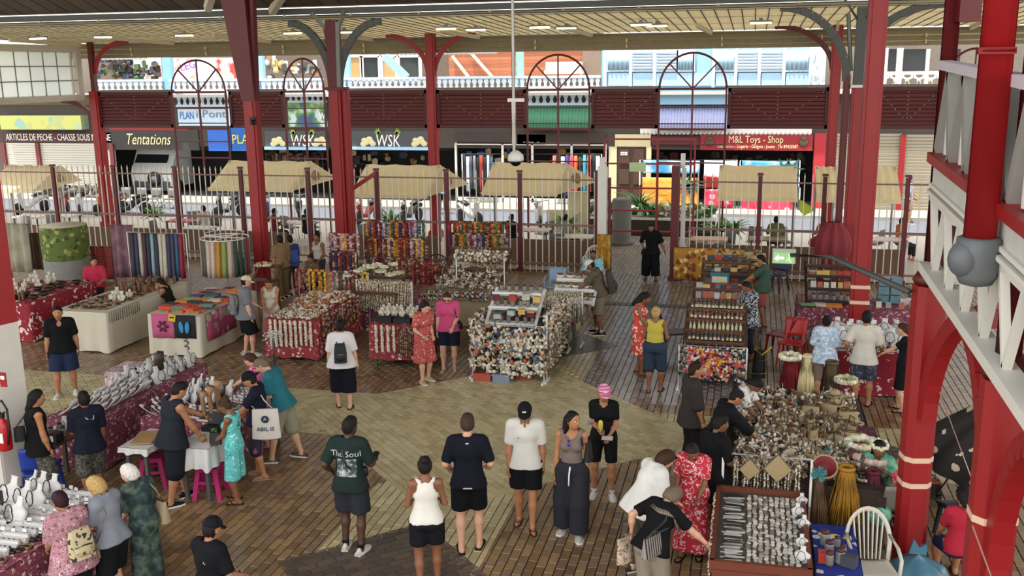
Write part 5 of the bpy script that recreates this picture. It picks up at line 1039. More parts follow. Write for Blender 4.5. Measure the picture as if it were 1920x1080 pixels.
    for i, (hp, kn, an, fd) in enumerate(LG):
        bx = np.stack([np.cross(fd, A3(0, 0, 1)), fd, A3(0, 0, 1)], 1); B = lambda a, b, c: A3(an[0], an[1], an[2] - .075 * s) + bx @ A3(a, b, c) * s
        if socks: M().tube([an + (kn - an) * .28, an + (kn - an) * .1, an], [.046 * s, .042 * s, .043 * s], 10).build('sock', [cloth(socks)], o)
        if shoes:
            mm = M(); sec = [(-.085, .034, .05), (-.06, .042, .085), (0, .043, .10), (.06, .046, .075), (.12, .05, .055), (.165, .04, .045), (.19, .015, .03)]
            mm.grid(lambda u, v: B(*(lambda q, a: (math.cos(a) * q[1] * (1 if math.sin(a) < .3 else .85), q[0], .018 + max(0, math.sin(a)) * (q[2] - .018)))(sec[int(round(v * 6))], PI * 2 * u)), 12, 6)
            mm.tube([B(0, -.09, .05), B(0, -.088, .02)], .03 * s, 8); so = mm.build('shoe', [cloth(shoes)], o)
            mm = M(); mm.prism([(a * 1.08, b) for a, b in ((-.036, -.095), (.036, -.095), (.045, 0), (.052, .12), (.035, .185), (0, .2), (-.035, .185), (-.052, .12), (-.045, 0))], 0, .024, R=bx * s, c=B(0, 0, 0.0)); mm.build('sole', [cloth('#d8d6d0')], so)
        if sandals:
            mm = M(); mm.prism([(-.036, -.09), (.036, -.09), (.042, 0), (.05, .12), (.03, .175), (0, .185), (-.03, .175), (-.05, .12), (-.042, 0)], 0, .018, R=bx * s, c=B(0, 0, 0.0)); mm.tube([B(-.045, .06, .02), B(-.03, .09, .05), B(0, .13, .05), B(.03, .09, .05), B(.045, .06, .02)], .008 * s, 5); mm.build('sandal', [cloth(sandals)], o)
    info = dict(obj=o, hc=hc, Hd=Hd, R=Rt, up=up, s=s, AR=AR, LG=LG, sh=sh, kid=kid, rz=face, loc=A3(x, y, 0), g=gg); return info
def wpt(I, p): return A3(*I['loc']) + rotz(I['rz']) @ np.asarray(p, float)
def onto(I, part, pts, direction, off=.004):
    """lay points onto a garment of the person"""
    me = I['kid'][part].data; bvh = BVHTree.FromPolygons([v.co for v in me.vertices], [tuple(p.vertices) for p in me.polygons]); out = []; d = Vector(direction)
    for p in pts:
        q = Vector(p) - d * .5; hit = bvh.ray_cast(q, d); out.append(np.array(hit[0] - d * off) if hit[0] is not None else np.asarray(p, float))
    return out
def print_text(I, txt, size, z, mt, back=True, x=0.0, name='print_lettering'):
    me = text_mesh(txt, size, 0.0); R = I['R']; pts = []; sgn = -1 if back else 1
    for v in me.vertices: pts.append(I['up'](z + v.co.y / I['s']) + R @ A3((v.co.x * (1 if back else -1)) + x, 0, 0))
    new = onto(I, 'top', pts, R @ A3(0, -sgn, 0), .006)
    for v, p in zip(me.vertices, new): v.co = p
    me.materials.clear(); me.materials.append(mt); link(name, me, I['kid']['top'])
def print_patch(I, outline, z, mt, back=True, x=0.0, name='print', part='top'):
    R = I['R']; sgn = -1 if back else 1; n = 8; mm = M()
    x0, x1, z0, z1 = outline
    def fn(u, v): return I['up'](z0 + (z1 - z0) * v) + R @ A3(x0 + (x1 - x0) * u, 0, 0)
    pts = [fn(i / n, j / n) for j in range(n + 1) for i in range(n + 1)]; new = onto(I, part, pts, R @ A3(0, -sgn, 0), .005)
    mm.add(new, [(j * (n + 1) + i, j * (n + 1) + i + 1, (j + 1) * (n + 1) + i + 1, (j + 1) * (n + 1) + i) for j in range(n) for i in range(n)]); mm.build(name, [mt], I['kid'][part])
# carried things
def strap_path(I, a, b, pulls): return [wpt(I, a)] + [wpt(I, p) for p in pulls] + [wpt(I, b)]
def backpack(I, label, mt, w=.26, h=.38, d=.14, z=.22, back=True, accent=None):
    sg = -1 if back else 1; R = I['R']; s = I['s']; c = I['up'](z) + R @ A3(0, sg * (.125 * I['g'] + .04 + d / 2), 0); t = thing('backpack', label, 'backpack', tuple(wpt(I, c)), I['rz']); mm = M(); mm.T = (R, A3(0, 0, 0))
    mm.grid(lambda u, v: (w / 2 * math.copysign(abs(math.cos(2 * PI * u)) ** .6, math.cos(2 * PI * u)) * (1 - .55 * max(0, v - .5) ** 1.3), d / 2 * math.copysign(abs(math.sin(2 * PI * u)) ** .6, math.sin(2 * PI * u)) * (1 - .4 * v), (v - .5) * h), 16, 8)
    mm.ball((0, 0, h * .42), (w * .36, d * .33, h * .1), 10, 6); mm.ball((0, 0, -h * .48), (w * .45, d * .45, h * .06), 10, 6); mm.build('body', [mt], t)
    mm = M(); mm.T = (R, A3(0, 0, 0)); mm.ball((0, sg * d * .42, -h * .2), (w * .38, d * .28, h * .22), 12, 6); mm.build('front_pocket', [mt], t); mm = M(); mm.T = (R, A3(0, 0, 0))
    mm.tube([(-w * .34, sg * d * .55, -h * .05), (0, sg * d * .68, h * .0), (w * .34, sg * d * .55, -h * .05)], .007, 5); mm.build('zip', [accent or mat('zip_grey', '#8a8a88', .5)], t)
    for k in (-1, 1):
        mm = M(); P = [I['up'](z + h * .45 / s) + R @ A3(k * .05, sg * .14, 0), I['up'](.50) + R @ A3(k * .085, sg * .05, 0) + A3(0, 0, .02), I['up'](.42) + R @ A3(k * .105, -sg * .125, 0), I['up'](.22) + R @ A3(k * .13, -sg * .10, 0), I['up'](.08) + R @ A3(k * .15, sg * .05, 0), I['up'](z - h * .4 / s) + R @ A3(k * .09, sg * .14, 0)]
        mm.tube([p - c for p in P], .018, 6, flat=.4); mm.build('shoulder_strap', [mt], t)
    return t
def shoulder_bag(I, label, mt, side=1, pos=(.24, .0, .0), w=.3, h=.24, d=.1, strap=None, name='shoulder_bag', text=None, cross=False):
    R = I['R']; c = I['up'](pos[2]) + R @ A3(side * pos[0], pos[1], 0); t = thing(name, label, 'bag', tuple(wpt(I, c)), I['rz']); mm = M(); mm.T = (rotz(side * PI / 2), A3(0, 0, 0))
    mm.grid(lambda u, v: (w / 2 * math.copysign(abs(math.cos(2 * PI * u)) ** .5, math.cos(2 * PI * u)) * (1 - .12 * v), d / 2 * math.copysign(abs(math.sin(2 * PI * u)) ** .7, math.sin(2 * PI * u)) * (1.15 - .8 * v), (v - .5) * h), 20, 6); mm.ball((0, 0, -h * .5), (w * .46, d * .5, h * .08), 12, 5); mm.build('body', [mt], t)
    k = -side if cross else side; P = [A3(0, -w * .3, h * .45), I['up'](.35) + R @ A3(side * (.15 if not cross else .05), -.125, 0) - c, I['up'](.50) + R @ A3(k * .10, -.02, 0) + A3(0, 0, .035) - c, I['up'](.36) + R @ A3(side * (.15 if not cross else .05), .13, 0) - c, A3(0, w * .3, h * .45)]
    M().tube(P, .016, 6, flat=.4).build('strap', [strap or mt], t)
    return t
def held(I, i, dz=.02): S_, e, w = I['AR'][i]; return wpt(I, w + unit(w - e) * .085 * I['s'] + A3(0, 0, dz))
# ------------------------------------------------------------------ who stands where
def Pn(label, hx, hy, h, delta, **k):
    """place a person so that the crown of the head stands where it was surveyed; delta: 0 back to us, 180 facing us, 90 facing left"""
    s = h / 1.75; lean, nod, side = k.get('lean', 0), k.get('nod', 0), k.get('side', 0); sit = k.get('sit')
    hz = (.905 * s if sit is None else sit + .1 * s); zt = hz + .03 * s + .535 * s * math.cos(lean) * math.cos(side) + (.118 + .108) * s * math.cos(nod * .8)
    fw = .535 * s * math.sin(lean) + .15 * s * math.sin(nod) + .02; sx = .535 * s * math.sin(side)
    x, y = gp(hx, hy, zt); a = -math.atan2(x, y) + math.radians(delta); x -= -math.sin(a) * fw + math.cos(a) * sx; y -= math.cos(a) * fw + math.sin(a) * sx
    return person(label, (x, y), a, h, **k)
DEN = cloth('#2c3548')
F_RED = floral('dress_red_floral', '#a8433c', ['#e8cfc0', '#c8655a', '#7c2a2a'], 26, .32); F_RW = floral('dress_red_white', '#c8402e', ['#f0e4d8', '#f5d8c8', '#e8b8a0'], 14, .40); F_RL = blotch('dress_red_lines', [(0, '#b01a2c'), (.52, '#b81e30'), (.56, '#f2e6e2'), (.60, '#b81e30')], 17, detail=2)
F_TEAL = blotch('dress_teal', [(0, '#0c1619'), (.42, '#16292c'), (.52, '#314a42'), (.6, '#565e48'), (.7, '#1f4454')], 9); F_PINKB = floral('blouse_maroon', '#a87a82', ['#4c1a28', '#d8c4c0', '#6e2a3a', '#7a3846'], 30, .38)
F_PINK = floral('shirt_pink_floral', '#c04a72', ['#f0d8e0', '#8a2040', '#f4e8ec'], 22, .36); F_AQUA = floral('dress_aqua', '#58b4ae', ['#bfe6e0', '#2f8a90', '#8ad0c8'], 22, .35); F_BLUE = floral('shirt_blue_floral', '#6fb0bc', ['#e0ecec', '#3f7f90', '#d8c8a0'], 20, .38)
CAMO = blotch('camo_shorts', [(0, '#1e1e1c'), (.45, '#3c3a34'), (.52, '#6a685e'), (.62, '#24221f')], 16); TIE = blotch('tie_dye_blue', [(0, '#6f8ca8'), (.45, '#9db4c8'), (.55, '#d4dde4'), (.68, '#7f9ab4')], 12); BW = blotch('black_white_shirt', [(0, '#15161a'), (.50, '#1e2026'), (.535, '#dfe0e2'), (.6, '#8a8c94'), (.66, '#15161a')], 24, detail=1.5)
WPAT = floral('white_pattern', '#d8d4cc', ['#8a847c', '#b8a8a0', '#6a6058'], 18, .34); SCRF = striped('scarf_stripe', '#5a4c42', '#8a7c6c', 14, 'X', dist=2); GREENF = blotch('green_dress', [(0, '#2f6a58'), (.5, '#4f9a80'), (.65, '#8ac0a0')], 10)
# ---- foreground
I = Pn('man in a dark green printed tee and dark shorts holding a phone', 653, 783, 1.80, -22, skin='dark', top='#1f2c29', bottom='#2b2d33', leg=.46, bl=.02, loose=.012, hem=-.12, shoes='#c8c4b4', socks='#141416', hands=((-.30, .08, .98), (.24, .30, 1.08)), turn=-.35, nod=.15, hair='black', feet=((-.11, .03), (.12, -.06)))
print_text(I, 'The Soul', .105, .36, mat('print_white', '#b9bdb8', .8, var=0)); print_patch(I, (-.12, .13, .08, .30), .2, blotch('print_portrait', [(0, '#1f2c29'), (.46, '#3a4643'), (.55, '#8a928e'), (.66, '#b9bdb8')], 16)); p = held(I, 1)
t = thing('phone', 'dark phone held by the man in the green printed tee', 'phone', tuple(p), I['rz']); M().box((0, 0, 0), (.075, .15, .01), R=rotx(.5)).build('body', [BLACK], t); M().box((0, -.002, .006), (.066, .135, .002), R=rotx(.5)).build('screen', [GLASSD], t)
t = thing('sling_bag', 'thin black sling strap across the green printed tee', 'bag', tuple(wpt(I, I['up'](.2) + I['R'] @ A3(.0, .13, 0))), I['rz']); c0 = I['up'](.2) + I['R'] @ A3(0, .13, 0); M().tube([I['up'](.5) + I['R'] @ A3(-.09, 0, 0) + A3(0, 0, .03) - c0, I['up'](.38) + I['R'] @ A3(-.03, -.145, 0) - c0, I['up'](.22) + I['R'] @ A3(.02, -.14, 0) - c0, I['up'](.08) + I['R'] @ A3(.15, -.08, 0) - c0, I['up'](.08) + I['R'] @ A3(.15, .07, 0) - c0], .014, 5, flat=.5).build('strap', [BLACK], t); M().ball(I['up'](.06) + I['R'] @ A3(.15, .1, 0) - c0, (.06, .05, .08), 8, 6).build('pouch', [BLACK], t)
I = Pn('woman in a white racerback tank and black shorts, back to us', 796, 858, 1.66, 0, sex='f', skin='brown', g=1.08, top='#d6d2c8', tank=1, bottom='#16171b', leg=.36, bl=.012, hem=-.03, hands=((-.20, .26, 1.06), (.20, .26, 1.06)), nod=.2, hair='black', style='bun', glasses='head', sandals='#2a2422')
I = Pn('man in a plain navy black tee and black shorts, buzzed hair', 876, 778, 1.83, -4, top='#14161f', bottom='#101114', leg=.44, bl=.014, loose=.008, hem=-.1, sandals='#1c1c20', hair='buzz', style='short', hands=((-.28, .18, .98), (.28, .20, 1.0)), nod=.2, g=1.04)
print_patch(I, (-.055, .055, -.075, -.06), .0, mat('print_white', '#b9bdb8')); print_patch(I, (-.02, .02, .455, .468), .0, mat('print_white', '#b9bdb8'))
I = Pn('man in a white henley tee and black cap walking towards us', 984, 756, 1.78, 176, top='#cfccc2', bottom='#121216', leg=.42, bl=.018, loose=.01, hem=-.1, hat=('cap', '#15151a', '#c8c8c8'), nod=.22, sandals='#4a3526', hands=((-.27, -.02, .80), (.26, .06, .80)), feet=((-.09, .14), (.10, -.12)), hair='brown', skin='tan')
print_patch(I, (.07, .095, .315, .325), 0, BLACK, back=False)
I = Pn('woman in a taupe top and wide charcoal trousers, looking left', 1072, 772, 1.74, 172, sex='f', top='#75675f', sleeve=.0, tank=2, hem=.03, bottom='#2a2a30', leg=.97, bl=.03, turn=.95, hair='black', style='long', shoes='#a8a89c', skin='tan', hands=((-.24, .02, .80), (.25, .05, .78)), feet=((-.10, .06), (.13, -.12)))
M().tube([I['up'](.08) + A3(0, .16, 0) * 1, I['up'](-.02) + A3(.01, .185, 0), I['up'](-.16) + A3(.012, .20, 0)], .012, 5).build('drawstring', [WHT], I['kid']['bottom'])
t = thing('sunglasses', 'sunglasses with a violet glint hung on the taupe top', 'sunglasses', tuple(wpt(I, I['up'](.40) + A3(.02, .155, 0))), I['rz'])
for k in (-1, 1): M().ball((0, 0, k * .03), (.018, .006, .024), 8, 6).build('lens', [mat('lens_violet_glint', '#4a3ac0', .05, .5)], t)  # violet glint put into the lens colour
M().tube([(0, 0, -.012), (0, .005, .012)], .004, 4).tube([(0, 0, .055), (.004, -.01, .08)], .003, 4).build('bridge', [BLACK], t)
shoulder_bag(I, 'black shoulder bag of the woman in taupe', mat('bag_black', '#17171a', .6), -1, (.20, -.06, .24), .26, .26, .1)
I = Pn('woman in a pink visor and black shorts holding a popsicle', 1132, 722, 1.70, 176, sex='f', skin='tan', top='#131315', sleeve=.36, hem=-.05, bottom='#121214', leg=.42, shoes='#d8d8d6', socks='#d0d0ce', hat=('cap', striped('visor_pink', '#c05a84', '#d8b0c0', 9, 'Z', dist=4, cut=.8), '#e8d0d8'), hair='dark', style='tail', turn=.25, nod=.15, hands=((-.10, .24, 1.02), (.05, .22, 1.10)), g=1.05, feet=((-.13, .02), (.13, -.02)))
p = held(I, 1); t = thing('popsicle', 'yellow popsicle held by the woman in the pink visor', 'ice lolly', tuple(p + A3(0, -.03, .0)), 0); M().tube([(0, 0, -.03), (0, 0, .03)], .008, 6).build('stick', [mat('pale_timber', '#c6bda3')], t); M().tube([(0, 0, .02), (0, 0, .05), (0, 0, .13), (0, 0, .155)], [.025, .033, .031, .012], 10, flat=.6).build('ice', [mat('ice_yellow', '#d8c24a', .3)], t)
p = held(I, 0); t = thing('phone', 'pale phone held by the woman in the pink visor', 'phone', tuple(p), 0); M().box((0, 0, 0), (.15, .075, .01), R=rotx(.4)).build('body', [mat('phone_pale', '#b8b0a8', .4)], t)
p = wpt(I, I['AR'][1][1] + A3(-.03, .06, .02)); t = thing('water_bottle', 'clear water bottle tucked under the arm of the visor woman', 'bottle', tuple(p), 0); M().tube([(-.1, 0, 0), (.06, 0, 0), (.1, 0, .0)], [.035, .035, .016], 10).build('body', [glassy('clear_plastic', '#b8c8d0', .45)], t); M().tube([(.1, 0, 0), (.125, 0, 0)], .017, 8).build('cap', [mat('cap_blue', '#4a6a9a', .4)], t)
# ---- right foreground group
I = Pn('woman in a loose white blouse bending over the stall', 1246, 838, 1.68, -62, sex='f', top='#d8d5cd', loose=.03, sleeve=.55, hem=-.12, lean=.42, nod=.5, g=1.15, bottom='#4a443c', leg=.95, hair='brown', style='bob', glasses='head', hands=((-.10, .40, .95), (.16, .42, .95)), shoes='#3a3430')
I = Pn('woman in a black tee and beige trousers reaching into the glass case', 1262, 905, 1.64, -38, sex='f', top='#121214', loose=.012, sleeve=.40, lean=.40, nod=.7, side=.06, g=1.2, bottom='#8a7f6e', leg=.96, bl=.012, hair='greybrown', style='bob', hands=((-.30, -.05, 1.02), (.46, .50, .90)), shoes='#8a8478', skin='light')
shoulder_bag(I, 'striped shoulder bag on a dark strap, woman in black and beige', striped('bag_stripe', '#8a8078', '#2a2422', 9, 'Y'), 1, (.14, -.2, .06), .3, .22, .1, mat('strap_dark', '#2c2824', .7))
tag(M().tube([wpt(I, I['up'](.5) + A3(-.08, -.12, .0)), wpt(I, I['up'](.47) + A3(.06, -.15, .02)), wpt(I, I['up'](.42) + A3(.17, -.02, .02)), wpt(I, I['up'](.2) + A3(.2, .12, .0))], [.03, .04, .04, .03], 8, flat=.5).build('scarf', [SCRF]), 'brown striped scarf over the shoulder of the woman in black', 'scarf')
t = thing('floral_tote', 'patterned tote hanging at the hip of the woman in beige trousers', 'bag', tuple(wpt(I, I['up'](-.12) + A3(-.28, -.05, 0))), I['rz']); M().grid(lambda u, v: (.05 * math.sin(2 * PI * u) * (1 - v * .6), .13 * math.cos(2 * PI * u), (v - .5) * .3), 14, 5).ball((0, 0, -.15), (.05, .13, .03), 10, 5).build('body', [floral('tote_floral', '#b8a890', ['#5a4a30', '#7a3a30', '#d8ccb8'], 22, .4)], t); M().tube([(0, -.1, .13), (0, -.05, .32), (0, .05, .32), (0, .1, .13)], .012, 5).build('handle', [mat('strap_dark', '#2c2824')], t)
I = Pn('woman in a long red dress with white lines, head bowed', 1298, 832, 1.60, 168, sex='f', dress=F_RL, skirt=.86, sleeve=.42, loose=.015, flare=.10, nod=.75, hair='dark', style='short', skin='brown', hands=((-.12, .26, .95), (.24, .18, .88)), sandals='#1c1a18', g=1.15)
I = Pn('youth in a black tee and black shorts, face turned right', 1350, 778, 1.70, -50, top='#141416', bottom='#17171b', leg=.5, bl=.02, loose=.02, hem=-.14, skin='brown', hair='black', turn=-.3, nod=.3, sandals='#222222', hands=((-.2, .2, .95), (.2, .28, 1.0)))
I = Pn('woman with a topknot in black leaning over the shell stall', 1378, 728, 1.68, -72, sex='f', top='#17171a', loose=.025, sleeve=.8, lean=.30, nod=.4, bottom='#6b5c46', leg=.9, bl=.02, hair='black', style='bun', skin='tan', hands=((-.02, .60, .92), (.24, .58, .92)), g=1.2, sandals='#2a2422')
I = Pn('woman in a white patterned top bending over trinkets', 1416, 702, 1.62, -108, sex='f', top=WPAT, lean=.5, nod=.6, bottom='#3a332c', leg=.9, hair='black', style='mid', skin='brown', hands=((.02, .62, .85), (.24, .55, .85)), loose=.015, sandals='#2a2422')
I = Pn('man in a charcoal button shirt looking right at the stalls', 1303, 680, 1.76, -72, top='#37322f', loose=.025, sleeve=.58, hem=-.16, bottom='#1c1a1a', leg=.97, bl=.012, hair='dark', nod=.1, skin='tan', hands=((-.26, .06, .80), (.26, .10, .84)), sandals='#2a2422')
# ---- right table shoppers
I = Pn('woman in a pale blue tie-dye top, hair pinned up, back to us', 1551, 592, 1.62, -8, sex='f', top=TIE, loose=.03, sleeve=.5, hem=-.14, bottom='#7a6a5c', leg=.6, hair='black', style='bun', skin='tan', hands=((-.2, .22, .98), (.2, .25, .98)), g=1.1, sandals='#3a2c24')
I = Pn('man in a white tee with a black crossbody strap, back to us', 1626, 585, 1.76, -6, top='#c6c0b2', loose=.018, hem=-.14, sleeve=.45, bottom=floral('shorts_dark_floral', '#2a2c3a', ['#5a6478', '#8a7a6a', '#3a4458'], 20, .4), leg=.48, bl=.02, hair='black', skin='tan', hands=((-.36, .10, .98), (.30, .26, 1.0)), sandals='#1c1a18')
shoulder_bag(I, 'black crossbody strap and pouch on the white tee man', mat('bag_black', '#17171a'), 1, (.17, .1, .02), .18, .14, .06, cross=True)
I = Pn('woman in a black dress with a cream tote, facing left', 1694, 606, 1.62, 78, sex='f', dress='#17161a', skirt=.5, sleeve=.3, tank=0, flare=.06, hair='brown', style='mid', skin='light', nod=.35, hands=((-.05, .46, 1.02), (.12, .40, 1.05)), sandals='#1c1a18')
shoulder_bag(I, 'cream canvas tote on the shoulder of the black dress woman', mat('canvas_cream', '#b8ad90', .8), 1, (.2, -.05, -.02), .3, .34, .09, mat('strap_stripe', '#d8d0c0', .7))
I = Pn('seated woman in a green dress and white flower crown', 1648, 826, 1.62, 168, sex='f', sit=.45, feet=((-.12, .42), (.12, .46)), dress=GREENF, skirt=.7, loose=.02, flare=.16, sleeve=.4, hair='black', style='long', hat=('wreath', '#d8dcb8'), skin='brown', hands=((-.20, .18, .98), (.2, .34, .70)), turn=.4, nod=.2, sandals='#3a2c24')
I = Pn('seated woman in a red tee by the right pillars', 1808, 912, 1.62, 20, sex='f', sit=.44, feet=((-.12, .42), (.12, .46)), top='#a82838', bottom='#1f2a4a', leg=.45, hair='black', style='mid', skin='tan', hands=((-.2, .3, .62), (.24, .25, .62)), g=1.15, nod=.3, sandals='#3a2c24')
I = person('person in a pink print shirt half hidden behind the thick pillar', (2.02, 12.15), -.2, 1.55, sex='f', sit=.42, feet=((-.12, .42), (.12, .46)), top=floral('shirt_pink_print', '#c8485a', ['#e8b0a8', '#e0a060'], 20, .4), bottom='#3a2a2a', leg=.9, hair='black', skin='brown', hands=((-.2, .3, .62), (.2, .3, .62)), vox=.026)
# ---- middle
I = Pn('woman in a yellow tank top and denim knee shorts, back to us', 1230, 576, 1.66, -8, sex='f', skin='brown', g=1.25, top='#b8a848', tank=2, hem=.02, bottom='#2f3a48', leg=.55, bl=.014, hair='blond', style='bun', hands=((-.20, .24, 1.0), (.22, .22, 1.0)), sandals='#4a3a30')
I = Pn('woman in a red and white dress, long dark hair, head bowed right', 1210, 548, 1.72, -100, sex='f', skin='brown', dress=F_RW, tank=2, skirt=.52, flare=.10, hair='black', style='long', nod=.6, hands=((.0, .30, 1.0), (.16, .32, 1.02)), sandals='#5a3a28')
I = Pn('man dressed all in black walking in through the gateway', 1221, 420, 1.66, 178, top='#101012', loose=.03, sleeve=.5, hem=-.14, bottom='#101013', leg=.9, bl=.03, skin='brown', hair='black', g=1.2, nod=.25, hands=((-.42, .08, .86), (.22, .24, 1.08)), feet=((-.16, .1), (.14, -.06)), sandals='#3a2c24')
p = held(I, 1); t = thing('water_bottle', 'water bottle held by the man in black at the gateway', 'bottle', tuple(p), 0); M().lathe([(.03, -.08), (.035, .05), (.014, .1), (.014, .13)], 10).build('body', [glassy('clear_plastic', '#b8c8d0')], t); M().lathe([(.016, .13), (.016, .15)], 8).build('cap', [WHT], t)
I = Pn('man in an olive shirt and khaki shorts bending at the shell stall', 1108, 486, 1.80, 84, top='#5a5140', loose=.02, sleeve=.5, lean=.22, bottom='#7d745e', leg=.5, bl=.02, shoes='#17171a', socks='#c8c8c4', hat=('cap', '#c8c4b8', '#2a2a2a'), skin='brown', nod=.45, hands=((-.1, .5, .98), (.18, .42, .95)), g=1.15)
backpack(I, 'dark olive backpack on the man in khaki shorts', mat('pack_olive', '#2e2a22', .7), .32, .5, .2, .2)
I = Pn('woman in a pink tee and navy shorts looking down', 838, 548, 1.70, 172, sex='f', top='#c04a72', loose=.018, sleeve=.42, hem=-.08, bottom='#191c2c', leg=.42, bl=.015, hair='brown', glasses='face', nod=.6, g=1.2, hands=((-.12, .26, .98), (.26, .10, .80)), sandals='#b09a78')
t = thing('strap_bag', 'black bag strap on the shoulder of the pink tee woman', 'bag', tuple(wpt(I, I['up'](.1) + A3(-.2, -.02, 0))), I['rz']); c0 = I['up'](.1) + A3(-.2, -.02, 0); M().tube([I['up'](.5) + A3(-.11, -.02, .03) - c0, I['up'](.36) + A3(-.15, .13, 0) - c0, A3(0, .08, 0)], .018, 5, flat=.4).build('strap', [BLACK], t); M().ball((-.02, .0, -.08), (.06, .12, .1), 10, 6).build('body', [BLACK], t)
I = Pn('woman in a short red floral dress looking at a phone', 797, 566, 1.66, -150, sex='f', dress=F_RED, skirt=.52, flare=.12, sleeve=.4, loose=.018, hair='black', style='long', skin='light', nod=.5, hands=((-.05, .28, 1.02), (.2, .26, 1.04)), shoes='#a8946a')
p = held(I, 1); t = thing('phone', 'phone held by the woman in the red floral dress', 'phone', tuple(p), I['rz']); M().box((0, 0, 0), (.075, .15, .012), R=rotx(.5)).build('body', [mat('phone_pale', '#b8b0a8')], t)
I = Pn('person in a white shirt and dark cropped trousers, back to us', 637, 602, 1.64, -4, sex='f', top='#cfc9c6', loose=.03, sleeve=.48, hem=-.1, bottom='#15171f', leg=.72, bl=.03, hair='black', style='short', g=1.2, skin='light', hands=((-.3, .02, .84), (.34, .02, .84)), sandals='#2a2422', feet=((-.1, .06), (.12, -.08)))
backpack(I, 'small black backpack on the white shirted walker', mat('pack_black', '#131318', .6), .22, .34, .12, .22)
I = Pn('man in a grey tee and cream cap facing the towel stall', 460, 518, 1.76, -80, top='#6f7073', loose=.025, hem=-.12, bottom='#141418', leg=.5, bl=.03, hat=('cap', '#c8bd9a'), hair='black', skin='light', hands=((-.1, .3, 1.0), (.26, .06, .84)), shoes='#b8b0a4', nod=.2, g=1.1)
backpack(I, 'grey backpack on the man in the cream cap', mat('pack_grey', '#6a6c70', .7), .28, .4, .14, .2)
I = Pn('woman in a white lace dress looking at her hands', 503, 522, 1.66, 168, sex='f', dress='#c0b8a6', tank=2, skirt=.55, flare=.10, hair='brown', style='mid', skin='tan', nod=.6, hands=((-.05, .26, 1.0), (.08, .26, 1.02)), sandals='#5a4030', vox=.024)
I = Pn('man in a brown tee and khaki trousers at the flower stall', 524, 442, 1.74, 30, top='#7d6448', loose=.02, bottom='#6f5c40', leg=.95, bl=.015, hair='black', skin='tan', turn=-.3, hands=((-.26, .05, .82), (.28, .05, .82)), shoes='#2a2422', vox=.024, g=1.1)
I = Pn('youth with a blue backpack behind the brown tee man', 543, 442, 1.66, 20, top='#30406a', bottom='#4a4238', leg=.9, hair='black', skin='tan', shoes='#2a2422', vox=.026)
backpack(I, 'blue and grey backpack behind the brown tee man', mat('pack_blue', '#2a3f86', .6), .26, .42, .14, .18)
I = Pn('woman in a white tank and dark skirt beside the hanging flowers', 594, 438, 1.66, 140, sex='f', top='#bdb4a4', tank=2, hem=.02, bottom='#3a3530', leg=.6, hair='black', style='bun', skin='brown', hands=((-.2, .2, .95), (.22, .22, .95)), g=1.2, vox=.024, sandals='#2a2422')
I = Pn('seated vendor in brown behind the flower tables', 582, 478, 1.6, 150, sex='f', sit=.5, feet=((-.12, .4), (.12, .42)), top='#5a4634', bottom='#2a2420', leg=.9, hair='dark', style='bun', skin='brown', hands=((-.2, .3, .75), (.2, .3, .75)), nod=.4, vox=.026)
I = Pn('seated man in a blue floral shirt on a white chair', 1112, 470, 1.68, 178, sit=.45, feet=((-.14, .42), (.14, .46)), top=F_BLUE, loose=.02, sleeve=.45, bottom='#1c1c20', leg=.5, hair='black', style='buzz', skin='brown', hands=((-.14, .28, .84), (.16, .26, .82)), g=1.15, vox=.024, sandals='#2a2422')
I = Pn('man in a dark green tee and coral shorts facing left', 1428, 478, 1.72, 82, top='#3f5446', loose=.018, hem=-.12, bottom='#a8584e', leg=.48, bl=.015, hair='black', skin='tan', nod=.4, hands=((-.1, .42, 1.06), (.14, .36, 1.0)), sandals='#2a2422', vox=.023)
I = Pn('bearded man in a black and white shirt behind the bottle stall', 1400, 528, 1.70, 118, top=BW, loose=.03, sleeve=.5, hem=-.2, bottom='#2a2a30', leg=.9, hair='black', skin='brown', nod=.5, hands=((-.1, .36, .95), (.16, .32, .95)), g=1.2, sandals='#2a2422', vox=.023)
# ---- left
I = Pn('man in a black v-neck tee and navy shorts walking to us', 107, 575, 1.76, 172, top='#121315', vneck=True, loose=.014, hem=-.1, bottom='#232c46', leg=.5, bl=.025, hair='black', skin='tan', nod=.15, hands=((-.32, -.04, .80), (.30, .06, .84)), g=1.18, shoes='#c8c8c4', feet=((-.14, -.06), (.14, .1)))
I = Pn('long haired man in a black sleeveless top, facing right', 66, 732, 1.72, -78, top='#131314', tank=2, loose=.02, hem=-.14, bottom=CAMO, leg=.52, bl=.02, hair='black', style='mid', skin='tan', nod=.15, hands=((-.2, .1, .82), (.24, .10, .80)), sandals='#2a2422')
shoulder_bag(I, 'small black pouch at the back of the sleeveless man', mat('bag_black', '#17171a'), -1, (.08, -.2, .16), .16, .2, .1)
I = Pn('boy in a navy shirt and camouflage shorts, back to us', 156, 736, 1.64, 12, top='#181a26', loose=.02, hem=-.12, bottom=CAMO, leg=.52, bl=.02, hair='black', skin='brown', hands=((-.12, .30, 1.10), (.24, .05, .82)), sandals='#2a2422')
M().tube([I['up'](.49) + I['R'] @ A3(-.1, .02, 0) + A3(0, 0, .02), I['up'](.40) + I['R'] @ A3(-.02, -.14, 0), I['up'](.38) + I['R'] @ A3(.06, -.145, 0), I['up'](.49) + I['R'] @ A3(.11, .0, 0) + A3(0, 0, .02)], .014, 5, flat=.5).build('pale_trim', [mat('trim_pale', '#a8a4a0', .7)], I['kid']['top'])
